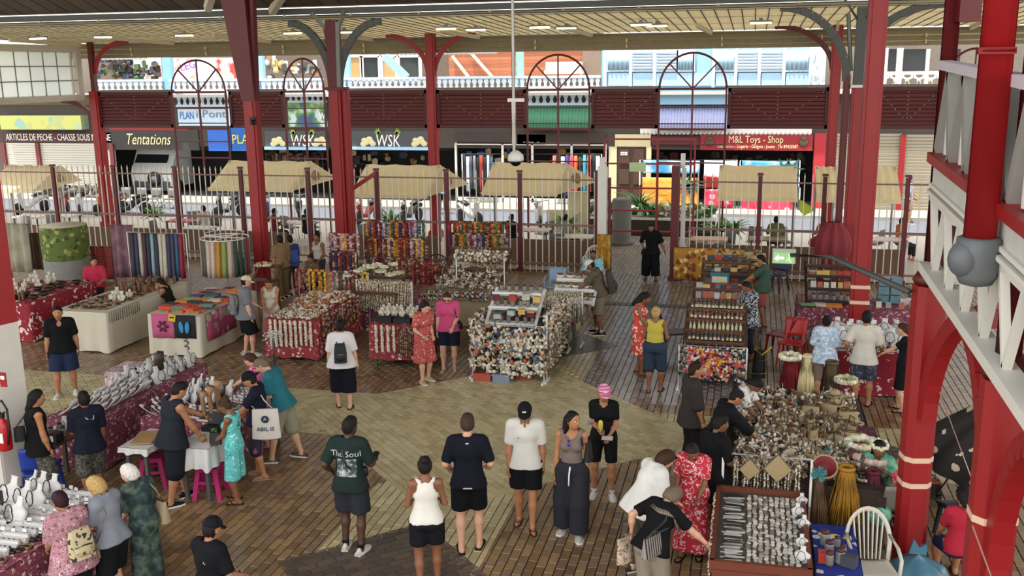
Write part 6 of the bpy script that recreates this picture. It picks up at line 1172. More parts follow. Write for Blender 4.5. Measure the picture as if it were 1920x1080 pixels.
I = Pn('man in a dark sleeveless tee and black shorts standing at the white displays', 333, 716, 1.80, -64, top='#23262e', tank=2, loose=.018, hem=-.12, bottom='#1c1e24', leg=.52, bl=.025, hair='black', skin='tan', nod=.45, lean=.12, hands=((-.06, .52, 1.08), (.22, .34, .86)), shoes='#1a1a1e', g=1.15, feet=((-.06, .16), (.12, -.16)))
I = Pn('girl in an aqua flowered dress with a topknot, facing left', 420, 748, 1.58, 62, sex='f', dress=F_AQUA, tank=2, skirt=.55, flare=.07, hair='brown', style='bun', skin='brown', nod=.6, hands=((-.06, .30, .98), (.06, .30, .95)), sandals='#2a2422', g=.95)
shoulder_bag(I, 'small black bag held before the aqua dress', mat('bag_black', '#17171a'), -1, (.06, .24, .12), .18, .16, .07, cross=True)
I = Pn('man in a navy tee and black cap, white tote at his back', 466, 698, 1.70, 78, top='#1a1c2c', loose=.015, sleeve=.42, bottom=striped('shorts_stripe', '#1a1c30', '#8a3a50', 5, 'X', cut=.8), leg=.52, bl=.02, hat=('capback', '#15161c'), hair='black', skin='tan', nod=.55, hands=((-.1, .34, .98), (.14, .28, .95)), sandals='#8a8478')
t = shoulder_bag(I, 'white canvas tote with a round blue logo and lettering', mat('canvas_white', '#c9c2b6', .8), -1, (.2, -.14, .0), .42, .44, .09, name='tote_bag')
mm = M(); mm.lathe([(.055, -.004), (.055, .004)], 20, R=roty(PI / 2), c=(-.052, .0, .08)); lg = mm.build('round_logo', [mat('logo_navy', '#22304e', .7)], t)
lettering('A', .07, mat('print_white', '#b9bdb8'), t, (-.060, 0, .08), (PI / 2, 0, -PI / 2)); lettering('ABIL IS', .085, mat('logo_navy', '#22304e'), t, (-.058, 0, -.07), (PI / 2, 0, -PI / 2))
I = Pn('man in a teal tee and khaki shorts bending to the left', 492, 668, 1.78, 68, top='#2a6b74', loose=.014, hem=-.08, lean=.30, bottom='#8f8a74', leg=.52, bl=.02, hair='greybrown', skin='light', nod=.6, hands=((-.1, .3, .92), (.26, .06, .78)), shoes='#5c4a3c', feet=((-.12, .18), (.14, -.2)), g=1.08)
I = Pn('woman in a pink floral shirt reaching left over the displays', 470, 660, 1.64, 60, sex='f', top=F_PINK, loose=.015, lean=.25, bottom='#3a3038', leg=.6, hair='brown', style='mid', skin='light', nod=.4, hands=((-.10, .66, .98), (.2, .3, .9)), sandals='#5a4030')
I = Pn('old woman with white bobbed hair in a long teal flowered dress', 244, 868, 1.60, 34, sex='f', dress=F_TEAL, skirt=.88, sleeve=.5, loose=.018, flare=.07, g=.95, lean=.18, nod=.35, hair='white', style='bob', skin='pale', turn=.5, hands=((-.1, .28, .92), (.2, .20, .88)), shoes='#1c1a1a')
shoulder_bag(I, 'beige leather handbag on the old woman in teal', mat('bag_beige', '#9a8a6c', .5), 1, (.22, .02, .06), .34, .26, .14)
I = Pn('woman with a blond bob in a grey tee and black shorts', 178, 892, 1.66, 48, sex='f', top='#7c8088', loose=.016, sleeve=.44, hem=-.05, bottom='#141418', leg=.46, bl=.02, hair='blond', style='bob', skin='light', nod=.45, lean=.12, hands=((-.12, .32, .95), (.18, .28, .92)), sandals='#4a3a30', g=1.02)
t = shoulder_bag(I, 'khaki purse hanging on the woman with the blond bob', mat('bag_khaki', '#7a7252', .6), -1, (.2, .12, -.05), .24, .17, .09)
I = Pn('woman with maroon hair in a flowered blouse, back to us', 112, 922, 1.62, 24, sex='f', top=F_PINKB, loose=.028, sleeve=.44, hem=-.16, bottom='#1a1a1e', leg=.9, bl=.02, hair='maroon', style='short', skin='tan', nod=.3, lean=.10, hands=((-.14, .30, .95), (.22, .32, .96)), g=1.22, shoes='#2a2422')
backpack(I, 'cream backpack with black flowers on the maroon haired woman', floral('pack_cream', '#b8a984', ['#2a2620', '#4a4436'], 12, .34), .27, .32, .12, .2, accent=BLACK)
I = Pn('woman in a black tee and black cap at the lower left', 396, 972, 1.66, -48, sex='f', top='#131317', loose=.02, sleeve=.44, bottom='#1c1c22', leg=.6, hat=('cap', '#17171c'), hair='black', skin='tan', nod=.3, hands=((-.2, .2, .9), (.22, .26, 1.0)), sandals='#3a2c24')
shoulder_bag(I, 'dark blue grey bag on a cream strap, woman in the black cap', mat('bag_slate', '#3c4452', .7), 1, (.16, .12, .02), .26, .2, .1, mat('strap_cream', '#b09a6c', .7), cross=True)
I = person('seated vendor in a red pink shirt behind the white busts', (-16.0, 21.3), 3.6, 1.68, sit=.5, feet=((-.12, .4), (.12, .42)), top='#b8324c', loose=.02, bottom='#2a2a30', leg=.9, hair='black', style='short', skin='tan', hands=((-.2, .28, .8), (.18, .3, .8)), turn=.5, g=1.2, vox=.024)
I = Pn('seated woman in a black top resting her chin on her hand', 302, 520, 1.62, 60, sex='f', sit=.45, feet=((-.12, .4), (.12, .42)), lean=.35, top='#1a1614', tank=2, bottom='#2a2420', leg=.9, hair='black', style='mid', skin='tan', hands=((-.08, .34, 1.06), (.2, .36, .8)), nod=.3, vox=.026)
# ---- beyond the fence
def far(label, hx, hy, Y, h, delta, **k):
    x, _, z = at_depth(hx, hy, Y); a = -math.atan2(x, Y) + math.radians(delta); k.setdefault('vox', .032); return person(label, (x, Y), a, h, **k)
far('man in a pale blue shirt walking past the beige shutter', 1708, 316, 39.2, 1.8, -95, top='#a8b8d8', loose=.02, bottom='#9a5a3c', leg=.5, hair='black', skin='tan', hands=((-.1, .26, 1.0), (.2, .2, .95)), shoes='#2a2a2a')
far('person in a pale blue shirt standing by the slim arcade column', 829, 318, 38.8, 1.72, 150, top='#9fb6dc', loose=.02, bottom='#1c1e28', leg=.9, hair='black', skin='tan', shoes='#2a2a2a')
far('seated diner in a brown dress behind the small right canopy', 1545, 400, 31.4, 1.62, 30, sex='f', sit=.5, feet=((-.12, .4), (.12, .42)), dress='#8a3a30', skirt=.6, sleeve=.3, hair='black', style='tail', skin='brown', hands=((-.2, .3, .8), (.2, .3, .8)))
for px, py, Y, l, c, sk in ((1060, 425, 30.6, 'seated diner in grey at the terrace left of the gateway', '#8a8a84', 'tan'), (958, 425, 30.4, 'seated diner in black behind the hanging bags', '#17171a', 'brown'), (1455, 430, 31.2, 'seated diner in an olive shirt behind the green tee man', '#5a6038', 'brown'), (385, 425, 30.8, 'seated diner in white behind the round rack', '#c0bab0', 'tan'), (575, 425, 30.6, 'seated diner in black between the big columns', '#1c1a1a', 'dark'), (1690, 415, 31.5, 'seated diner in orange right of the column cluster', '#b8622e', 'tan'), (515, 430, 30.5, 'seated diner in maroon behind the leaning column', '#6a2a30', 'brown')):
    x, _, _ = at_depth(px, py, Y); person(l, (x, Y), random.Random(px).uniform(-1.5, 1.5), 1.68, sit=.46, feet=((-.12, .4), (.12, .42)), top=c, bottom='#2a2a2e', leg=.9, skin=sk, hair='black', hands=((-.2, .32, .85), (.2, .3, .85)), vox=.034, loose=.02)
# ================================================================== TABLES AND CLOTHS
U = random.uniform
HIB = floral('cloth_hibiscus', '#8c1428', ['#e8dcd8', '#d8c8c4', '#8c1428', '#e0ccc8'], 5.0, .36, warp=.30); BATIK = floral('cloth_batik_maroon', '#7a3a48', ['#c9a8a8', '#5c1f30', '#d0b4b0', '#8a4a54'], 17, .40); CREMC = mat('cloth_cream', '#c6bea8', .85, var=.06, scale=2); RDPR = floral('cloth_red_print', '#8a2a2c', ['#c8a098', '#a85050', '#d8c0b8', '#702024'], 11, .36); GOLDC = floral('cloth_gold', '#b07a28', ['#7a3a14', '#d8a84a', '#e0c080', '#8a4a1c'], 7, .46); BLUC = floral('cloth_blue_yellow', '#1c2f86', ['#d8c848', '#1c2f86', '#c8c8c0', '#1c2f86'], 7, .34)
def table(label, x0, y0, x1, y1, z, cl=None, cl_label=None, drop=None, fold=.02, sides='flrb', rz=0):
    cx, cy, w, d = (x0 + x1) / 2, (y0 + y1) / 2, x1 - x0, y1 - y0; t = thing('stall_table', label, 'table', (cx, cy, 0), rz)
    M().box((0, 0, z - .025), (w - .04, d - .04, .03)).build('tabletop', [WOOD], t); lg = M().box((0, 0, (z - .04) / 2), (.05, .05, z - .04)).mesh('leg', [DGREY])
    for a in (-1, 1):
        for b in (-1, 1): link('leg', lg, t, (a * (w / 2 - .08), b * (d / 2 - .08), 0))
    if cl:
        dr = z - .03 if drop is None else drop; P = []; per = [(-w / 2, -d / 2), (w / 2, -d / 2), (w / 2, d / 2), (-w / 2, d / 2)]; n = 20; pts = []
        for i in range(4):
            a, b = per[i], per[(i + 1) % 4]
            for j in range(n): pts.append((a[0] + (b[0] - a[0]) * j / n, a[1] + (b[1] - a[1]) * j / n))
        k = len(pts); mm = M()
        def fn(u, v):
            i = int(round(u * k)) % k; x, y = pts[i]; r = math.hypot(x, y) + 1e-6; o = (.012 + fold * v * (1 + math.sin(i * 1.1) + .6 * math.sin(i * .37))); return (x + x / r * o, y + y / r * o, z - dr * v + .015 * math.sin(i * .6) * v)
        mm.grid(fn, k, 4); mm.add([(x, y, z + .001) for x, y in pts], [tuple(range(k))]); o = mm.build('tablecloth', [cl]); o.location = (cx, cy, 0); o.rotation_euler = (0, 0, rz); tag(o, cl_label, 'tablecloth')
    return t
table('stall table at the far left under dark carvings', -17.4, 18.3, -15.5, 20.6, .9, HIB, 'red cloth with white hibiscus on the far left stall table'); table('stall table of carved bracelets', -14.5, 17.85, -13.22, 21.0, .9, CREMC, 'plain cream cloth on the carved bracelet table', fold=.03); table('stall table of folded pareos', -12.3, 17.95, -11.08, 20.4, .9, CREMC, 'plain cream cloth on the folded pareo table', fold=.03)
table('stall table heaped with flower crowns', -9.65, 18.05, -8.5, 20.4, .9, RDPR, 'red print cloth under the white shell necklaces', drop=.8); table('table of black trays', -7.35, 18.05, -6.2, 19.4, .9, RDPR, 'red print cloth with wavy hem on the black tray table', drop=.72, fold=.03)
table('white jewellery table along the left aisle', -10.25, 12.2, -9.33, 15.2, .8, BATIK, 'maroon batik cloth on the left aisle jewellery table'); table('white jewellery table behind the vendor in dark grey', -8.75, 12.35, -7.22, 13.9, .85, BATIK, 'maroon batik cloth on the table behind the vendor', drop=.6); table('small side table with a white cloth', -7.62, 11.45, -7.12, 12.3, .82, mat('cloth_white', '#c9c6c0', .85), 'white cloth hanging over the small side table', drop=.3, fold=.04); table('small side table left of the vendor', -8.55, 11.5, -8.1, 12.25, .72, mat('cloth_white', '#c9c6c0'), 'white cloth on the side table left of the vendor', drop=.08)
table('white jewellery table at the lower left corner', -8.55, 7.3, -7.32, 9.75, .9, BATIK, 'maroon batik cloth on the lower left corner table'); table('grey folding work table by the white column', -9.95, 11.25, -9.45, 12.1, .72, None)
table('white bust table by the red pillars', 1.45, 18.1, 3.35, 19.75, .8, HIB, 'red cloth with white flowers on the white bust table'); table('dark stall table behind the white bust table', 1.1, 21.5, 3.7, 22.8, .8, BATIK, 'maroon patterned cloth on the dark stall table', drop=.5); table('crowded shell and basket table', -.12, 12.0, 1.75, 15.5, .8, mat('cloth_dark_brown', '#3a2c24', .85), 'dark brown cloth on the shell and basket table'); table('table under the blue cloth', .82, 9.75, 1.28, 11.0, .74, BLUC, 'blue cloth with yellow leaves on the right foreground table', drop=.5)
table('long bottle stall table', -1.12, 18.0, .05, 25.2, .8, mat('cloth_slate', '#3c4146', .8), 'slate cloth on the long bottle stall table', drop=.5); table('table of the central shell stall', -5.05, 17.75, -3.75, 21.6, .75, mat('cloth_dark_brown', '#3a2c24'), 'dark brown cloth on the central shell stall', drop=.6); table('shell ornament table behind the pink tee woman', -7.3, 21.4, -5.6, 23.6, .85, mat('cloth_tan', '#8a7a5c', .85), 'tan cloth on the shell ornament table'); table('flower string table at the back', -9.3, 21.0, -7.3, 22.4, .75, BATIK, 'maroon patterned cloth under the white shell strings')
def shelf(label, x0, y0, w, d, zs, mt=WOOD, rz=0, legs=False):
    t = thing('display_shelf', label, 'shelf', (x0, y0, 0), rz)
    for i, z in enumerate(zs): M().box((0, i * d * .9, z), (w, d, .025)).box((0, i * d * .9 - d / 2 + .01, z + .03), (w, .02, .05)).build('shelf_board', [mt], t)
    for a in (-1, 1): M().bar((a * w / 2, -d * .4, zs[0] - .05), (a * w / 2, d * (len(zs) - .5), zs[-1] + .05), .03, .06, up=(1, 0, 0)).build('side', [mt], t)
    if legs: [M().box((a * w / 2, b, zs[0] / 2), (.04, .04, zs[0])).build('leg', [mt], t) for a in (-1, 1) for b in (-d * .4, d * .4)]
    return t
shelf('stepped wooden bottle shelf, front of the bottle stall', -.55, 18.2, 1.1, .3, (.84, .98, 1.12, 1.26)); shelf('stepped wooden shelf in the middle of the bottle stall', -.55, 20.6, 1.1, .35, (.84, 1.02, 1.18)); shelf('stepped shelf at the back of the bottle stall', -.5, 23.2, 1.1, .4, (.84, 1.05, 1.25)); shelf('white wire shelf on the central shell stall', -4.5, 18.4, 1.0, .35, (.95, 1.2, 1.42), WHT); shelf('dark stepped shelf of the dark stall, left of the red column', 1.75, 22.0, .95, .3, (.84, 1.05, 1.28, 1.45), mat('shelf_dark', '#2c2422', .5)); shelf('white shelf near the olive shirt man', -3.7, 20.9, .9, .3, (.85, 1.05, 1.22), WHT)
# glass case of pendants
t = thing('pendant_case', 'wooden framed open case of silver and dark pendants, lower right', 'display case', (.25, 10.55, 0)); CW_, CD_ = .98, 1.9
CASEW = mat('case_wood', '#6a3524', .45, var=.2)
M().box((0, 0, .82), (CW_, CD_, .04)).build('tray', [mat('case_felt', '#4a4038', .9)], t)
for a, b, c, d in ((0, -CD_ / 2, CW_ + .04, .05), (0, CD_ / 2, CW_ + .04, .05), (-CW_ / 2, 0, .05, CD_), (CW_ / 2, 0, .05, CD_)): M().box((a, b, .83), (c, d, .14)).build('rim', [CASEW], t)
M().box((0, -CD_ / 2 - .03, .45), (CW_, .03, .72)).build('front_board', [CASEW], t)
for a in (-1, 1):
    for b in (-1, 1): M().box((a * .44, b * .9, .4), (.06, .06, .8)).build('leg', [CASEW], t)
# ================================================================== CHAIRS
def chair(label, x, y, rz, c, back='slat', hb=.88, arms=True, w=.5, legm=None):
    t = thing('plastic_chair', label, 'chair', (x, y, 0), rz); mt = mat('chair_' + c.strip('#'), c, .45, var=.06); lm = legm or mt
    M().grid(lambda u, v: ((u - .5) * w * (.9 + .1 * v), (v - .5) * .46, .43 + .015 * (2 * u - 1) ** 2 + .02 * v), 8, 6, thick=.03).build('seat', [mt], t)
    for a in (-1, 1):
        for b in (-1, 1): M().bar((a * w * .42, b * .2, .43), (a * w * .5, b * .25, 0), .045, .045, lm is mt and 0 or 0, w2=.035, h2=.035).build('leg', [lm], t)
    yb = lambda z: -.22 - (z - .43) * .28
    if back == 'slat':
        arc = [(-w * .5 * math.cos(PI * i / 14) , yb(.62 + .3 * math.sin(PI * i / 14)), .62 + .3 * math.sin(PI * i / 14)) for i in range(15)]; P = [(-w * .46, yb(.43), .43)] + arc + [(w * .46, yb(.43), .43)]; M().tube(P, .03, 6, flat=.6).build('back_frame', [mt], t)
        for i in range(7):
            x_ = (i - 3) * w * .115; zt = .62 + .3 * math.sqrt(max(0, 1 - (x_ / (w * .5)) ** 2)); M().bar((x_ * .75, yb(.44), .44), (x_, yb(zt), zt), .056, .014, up=(1, 0, 0)).build('back_slat', [mt], t)
    elif back == 'panel': M().grid(lambda u, v: ((u - .5) * w * .92, yb(.5 + .36 * v) + .04 * (1 - (2 * u - 1) ** 2) * -1, .5 + .36 * v), 8, 5, thick=.025).build('backrest', [mt], t); M().bar((-w * .36, -.2, .43), (-w * .36, yb(.55), .55), .04, .03).bar((w * .36, -.2, .43), (w * .36, yb(.55), .55), .04, .03).build('back_support', [lm], t)
    else:
        for i in range(7): a = (i - 3) * .27; M().bar((math.sin(a) * .08, yb(.45), .45), (math.sin(a) * .34, yb(.86), .5 + .42 * math.cos(a)), .05, .015, up=(1, 0, 0), w2=.08).build('back_slat', [mt], t)
        M().tube([(math.sin((i - 6) * .16) * .36, yb(.86), .5 + .44 * math.cos((i - 6) * .16)) for i in range(13)], .02, 6).build('back_frame', [mt], t)
    if arms:
        for a in (-1, 1): M().tube([(a * w * .5, yb(.66), .68), (a * w * .54, 0, .66), (a * w * .52, .2, .62), (a * w * .48, .22, .43)], .024, 6, flat=.7).build('armrest', [mt], t)
    return t
chair('white slatted plastic armchair beside the blue cloth', 1.46, 10.55, .12 + PI, '#c8c3b0', w=.52).scale = (.9, 1.0, 1.12)
chair('grey plastic armchair behind the white one', 1.82, 12.35, .4, '#8c8578', 'panel'); chair('bright red school chair right of the bottle stall', .93, 19.95, PI - .25, '#b82a20', 'panel', arms=False, w=.48); chair('dark red stool chair behind the bright red chair', .72, 20.5, 1.2, '#8a1c20', 'panel', arms=False, w=.42); chair('navy folding chair behind the green tee man', .75, 26.6, 2.6, '#26304e', 'panel', arms=False); chair('purple fan backed armchair beside the flower strings', -8.2, 25.0, PI + .2, '#3a2430', 'fan'); chair('pale blue plastic chair behind the shell stall', -4.75, 24.2, PI, '#8aa4bc', 'panel'); chair('white plastic chair under the seated man in blue', gp(1112, 525)[0], gp(1112, 525)[1], PI, '#d0ccc0', 'slat')
chair('black folding chair at the left of the bottle stall', -1.42, 20.3, -1.4, '#17171a', 'panel', arms=False); chair('royal blue chair under the grey work table', -9.62, 11.2, .6, '#1f3f9a', 'panel', arms=False)
def stool(label, x, y, rz, c):
    t = thing('plastic_stool', label, 'stool', (x, y, 0), rz); mt = mat('stool_' + c.strip('#'), c, .45); M().box((0, 0, .44), (.3, .3, .04)).box((0, 0, .41), (.26, .26, .04)).build('seat', [mt], t)
    for a in (-1, 1):
        for b in (-1, 1): M().bar((a * .12, b * .12, .42), (a * .18, b * .18, 0), .06, .06).build('leg', [mt], t)
    for q in (0, 1):
        for a in (-1, 1): M().bar(*(((-.14, a * .14, .24), (.14, a * .14, .24)) if q else ((a * .14, -.14, .16), (a * .14, .14, .16))), .03, .04).build('rung', [mt], t)
stool('hot pink plastic stool under the white side cloth', -7.3, 11.75, .2, '#b8286a'); stool('second pink stool behind the dark grey vendor', -8.3, 11.9, .4, '#a01f58')
for lab, p, c in (('stool under the seated vendor in red pink', gp(148, 560), '#4a4a4c'), ('stool under the seated woman resting her chin', gp(303, 590), '#b8b0a0')): stool(lab, p[0], p[1], 0, c)
# ================================================================== KINDS OF GOODS
DISPW = mat('display_white', '#cdcbc6', .5, var=.05); DISPC = mat('display_cream', '#c4bda8', .6); DARKW = mat('dark_carved_wood', '#2e1d14', .45, var=.3, scale=20); MIDW = mat('mid_carved_wood', '#6e4a2e', .5, var=.3, scale=16); TANW = mat('driftwood', '#9a7450', .6, var=.3, scale=10); STRAW = mat('woven_straw', '#a8946c', .8, var=.25, scale=60); STRD = mat('woven_dark', '#5f5038', .8, var=.3, scale=60)
SHELLS = pervar('shell_mix', ['#cfc4ae', '#a89478', '#e0d8c8', '#7d6a54', '#c2a98a', '#5c4a3c', '#d8cdb8'], .45, grain=.15); SHWHT = pervar('shell_white', ['#d8d0bc', '#c8bda4', '#e2dccb', '#b5a78c'], .45); BLOOM = pervar('bloom_mix', ['#a8443c', '#b8923c', '#cfc4ac', '#d8cfb8', '#5c3a50', '#b0683c', '#c8a8a0', '#7a6a4c', '#c4b89c'], .7); GLASSB = mat('amber_bottle', '#2a1208', .12, var=.1); PEARL = mat('black_pearl', '#17181c', .25, var=.3); SILV = pervar('mother_of_pearl_highlights', ['#e0dcd0', '#b8b4a8', '#f0ece2', '#8f8b80', '#d0c8b4'], .25, metal=.2); CARD = pervar('paper_card', ['#c8c4bc', '#a89c8c', '#b0bcc0', '#d8d4cc', '#8a6a5a'], .7)  # pearl tones paled to carry white highlights
KD = {}
def kind(key, name, cat, *parts):
    t = thing(name, 'x', cat)
    for pn, mm, mt in parts: mm.build(pn, mt if isinstance(mt, list) else [mt], t)
    KD[key] = Kind(t)
def single(key, name, cat, mm, mt): o = mm.build(name, mt if isinstance(mt, list) else [mt]); o['category'] = cat; KD[key] = Kind(o)
def bustm(): m_ = M(); m_.lathe([(.065, 0), (.08, .03), (.108, .10), (.104, .128), (.062, .152), (.037, .168), (.034, .215), (.044, .225), (.004, .23)], 12, sq=(1, .36), R=rotx(-.3)); return m_
def cordm(): m_ = M(); m_.tube([(math.cos(a) * (.045 + .02 * (math.sin(a) < 0)), -.045 + .012 * math.sin(a), .135 + (.05 if math.sin(a) > 0 else .085) * math.sin(a)) for a in [2 * PI * i / 16 for i in range(16)]], .005, 4, closed=True); return m_
kind('bust', 'necklace_bust', 'bust', ('bust', bustm(), DISPW), ('cord', cordm(), PEARL), ('pendant', M().ball((0, -.065, .045), (.014, .008, .02), 6, 4), PEARL)); kind('bustc', 'necklace_bust', 'bust', ('bust', bustm(), DISPC), ('cord', cordm(), MIDW), ('pendant', M().ball((0, -.065, .045), (.014, .008, .02), 6, 4), DARKW))
def rampm(): m_ = M(); m_.grid(lambda u, v: ((u - .5) * .1, (v - .5) * .2, .16 * (1 - v) ** 1.6 + .004), 4, 8, thick=.012); m_.box((0, -.09, .165), (.1, .03, .012)); return m_
kind('ramp', 'necklace_ramp', 'display', ('ramp', rampm(), DISPW), ('cord', M().tube([(-.02, -.09, .155), (-.012, -.02, .085), (0, .04, .03), (.012, -.02, .085), (.02, -.09, .155)], .005, 4), PEARL))
kind('step', 'ring_holder', 'display', ('block', M().box((0, 0, .03), (.30, .07, .06)).box((0, .02, .07), (.30, .035, .03)), DISPW), ('earrings', M().box((-.1, -.037, .035), (.02, .01, .03)).box((-.04, -.037, .035), (.02, .01, .03)).box((.02, -.037, .035), (.02, .01, .03)).box((.08, -.037, .035), (.02, .01, .03)), PEARL))
kind('card', 'earring_card', 'display', ('card', M().box((0, 0, .035), (.05, .012, .07), R=rotx(-.3)).box((0, .02, .01), (.05, .04, .01)), DISPW), ('earring', M().ball((-.012, -.012, .03), .008, 5, 4).ball((.012, -.012, .03), .008, 5, 4), PEARL)); kind('tray', 'jewellery_tray', 'tray', ('tray', M().box((0, 0, .012), (.26, .16, .024)), DISPW), ('bracelets', M().box((-.06, 0, .03), (.1, .12, .012)).box((.06, 0, .03), (.09, .12, .012)), PEARL))
kind('roll', 'bracelet_roll', 'display', ('roll', M().tube([(-.13, 0, .05), (.13, 0, .05)], .045, 10), DISPW), ('bracelet', M().tube([(-.06, 0, .05), (-.05, 0, .05)], .05, 10).tube([(.04, 0, .05), (.055, 0, .05)], .05, 10), PEARL)); kind('blackroll', 'dark_bracelet_roll', 'bracelet', ('roll', M().tube([(-.14, 0, .02), (-.05, .02, .022), (.05, -.01, .022), (.14, .01, .02)], .018, 7), PEARL))
kind('drift', 'driftwood_stand', 'display', ('trunk', M().tube([(0, 0, 0), (.02, .01, .15), (-.01, .02, .3), (.03, 0, .42)], [.075, .06, .065, .04], 8), DARKW), ('branch', M().tube([(0, 0, .1), (-.06, .02, .25), (-.05, .01, .4)], [.04, .035, .02], 6), MIDW)); kind('horn', 'carved_wooden_stand', 'display', ('stem', M().tube([(0, 0, 0), (.015, 0, .12), (.0, 0, .26), (.03, 0, .36)], [.02, .03, .028, .055], 8), TANW), ('foot', M().lathe([(.055, 0), (.05, .02), (.02, .03)], 8), TANW)); kind('spiral', 'spiral_stand', 'display', ('coil', M().tube([(.03 * math.cos(i * .8), .03 * math.sin(i * .8), i * .0105) for i in range(40)], .014, 5), STEEL))
single('bangle', 'wooden_bangle', 'bracelet', M().tube([(.042 * math.cos(2 * PI * i / 10), .042 * math.sin(2 * PI * i / 10), .016) for i in range(10)], .017, 6, closed=True), pervar('bangle_wood', ['#3a2418', '#5c3d28', '#7d5a3c', '#2a1a12', '#8a6a4a', '#a08660'], .4)); kind('carving', 'carved_figure', 'carving', ('body', M().lathe([(.03, 0), (.035, .05), (.025, .09), (.035, .13)], 7), MIDW), ('head', M().ball((0, 0, .155), (.03, .028, .034), 7, 5), MIDW)); kind('bigcarv', 'carved_bowl', 'carving', ('bowl', M().lathe([(.03, 0), (.09, .03), (.12, .09), (.11, .09), (.08, .04), (.01, .03)], 10, caps=False), DARKW))
def bottle(c): return (('glass', M().lathe([(.024, 0), (.026, .01), (.026, .09), (.011, .12), (.011, .145)], 8), c), ('cap', M().lathe([(.013, .145), (.013, .165)], 7), mat('cap_gold', '#8a7440', .4)), ('label_band', M().lathe([(.0268, .025), (.0268, .075)], 8, caps=False), mat('label_cream', '#c8bf98', .7)))
kind('oil', 'oil_bottle', 'bottle', *bottle(GLASSB)); kind('oilw', 'oil_bottle', 'bottle', *bottle(mat('clear_oil', '#b8a878', .15))); kind('oilr', 'oil_bottle', 'bottle', *bottle(mat('red_oil', '#6a1a1a', .15)))
kind('jar', 'glass_jar', 'jar', ('glass', M().lathe([(.04, 0), (.044, .02), (.044, .1), (.034, .12)], 10), glassy('jar_glass', '#8a8c84', .6)), ('lid', M().lathe([(.038, .12), (.038, .145)], 10), mat('jar_lid', '#4a2024', .5)))
def lei_m(n, L, r, w=.05): m_ = M(); [m_.ball((s_ * w * (1 if i else .4) + U(-.006, .006), U(-.01, .01), -L * i / n), (r * U(.8, 1.2), r * U(.7, 1), r * U(.8, 1.1)), 5, 4) for s_ in (-1, 1) for i in range(n + 1)]; m_.tube([(-w * .4, 0, 0), (0, 0, .03), (w * .4, 0, 0)], .006, 4); return m_
def percol(name, cols): return pervar(name, cols, .7)
def lei(key, cols, n=13, L=.5, r=.028, w=.05, nm='flower_lei'):
    single(key, nm, 'necklace', lei_m(n, L, r, w), pervar('lei_' + key, cols, .6, grain=.12))
lei('leiM', ['#7a3a24', '#a07a34', '#4a2a42', '#6a2430', '#a89c80']); lei('leiR', ['#7a1c24', '#9a2c28', '#5c1a20']); lei('leiO', ['#b8702a', '#c8902c', '#a85a20']); lei('leiP', ['#38203e', '#4c3058', '#2c1c34']); lei('leiG', ['#4a5a28', '#5c6a34', '#38481f']); lei('leiB', ['#2f3c5a', '#6a7c98', '#8a98a8']); lei('leiK', ['#b88a94', '#c8b0ac', '#a46a78']); lei('leiY', ['#c8a030', '#d8b848', '#b88a24']); lei('shell', ['#cfc6ac', '#b5a888', '#ddd5bf', '#9a8a6c'], 24, .62, .016, .022, 'shell_necklace'); lei('shellb', ['#7d6a54', '#5c4a3c', '#a89478', '#3c2e26'], 22, .6, .017, .025, 'shell_necklace'); lei('strip', ['#cdc3ae', '#d8d0bc', '#bfb398'], 16, .5, .026, .008, 'shell_necklace'); lei('shells', ['#cfc6ac', '#ddd5bf', '#8a7a62'], 16, .34, .014, .018, 'shell_necklace')
def bunch(): m_ = M(); [m_.ball((U(-.07, .07), U(-.05, .05), U(-.16, .02)), [U(.014, .034) for _ in range(3)], 5, 4) for i in range(26)]; m_.tube([(0, 0, 0), (0, 0, .08)], .005, 4); return m_
single('bunchW', 'shell_bunch', 'shell ornament', bunch(), SHWHT); single('bunchM', 'shell_bunch', 'shell ornament', bunch(), SHELLS); single('bunchC', 'charm_bunch', 'shell ornament', bunch(), pervar('charm_mix', ['#cfc4ae', '#b8583c', '#8a7a5c', '#c8ced0', '#4a6a7a', '#2a2624', '#c8a878'], .4))
def wreath(r=.1, rb=.03, n=18): m_ = M(); [m_.ball((math.cos(2 * PI * i / n) * r, math.sin(2 * PI * i / n) * r, rb + U(-.006, .01)), (rb * U(.8, 1.2),) * 3, 5, 4) for i in range(n)]; m_.tube([(math.cos(2 * PI * i / 12) * r, math.sin(2 * PI * i / 12) * r, rb * .6) for i in range(12)], rb * .6, 5, closed=True); return m_
single('crownM', 'flower_garland', 'garland', wreath(), BLOOM); single('crownW', 'flower_garland', 'garland', wreath(.1, .028), pervar('bloom_white', ['#d8d4b8', '#c8c49c', '#e4e0cc', '#a8ac80'], .7)); single('crownS', 'shell_wreath', 'wreath', wreath(.07, .02, 16), SHELLS)
single('bloom', 'hair_flower', 'flower', (lambda m_: ([m_.ball((math.cos(2 * PI * i / 6) * .035, math.sin(2 * PI * i / 6) * .035, .015), (.03, .02, .01), 6, 4, R=rotz(2 * PI * i / 6)) for i in range(6)], m_.ball((0, 0, .022), .012, 5, 4))[0] and m_)(M()), percol('bloom_each', ['#c8b8a8', '#c03038', '#d8a830', '#c85a70', '#8a2030', '#d8d0c4', '#c86a30']))
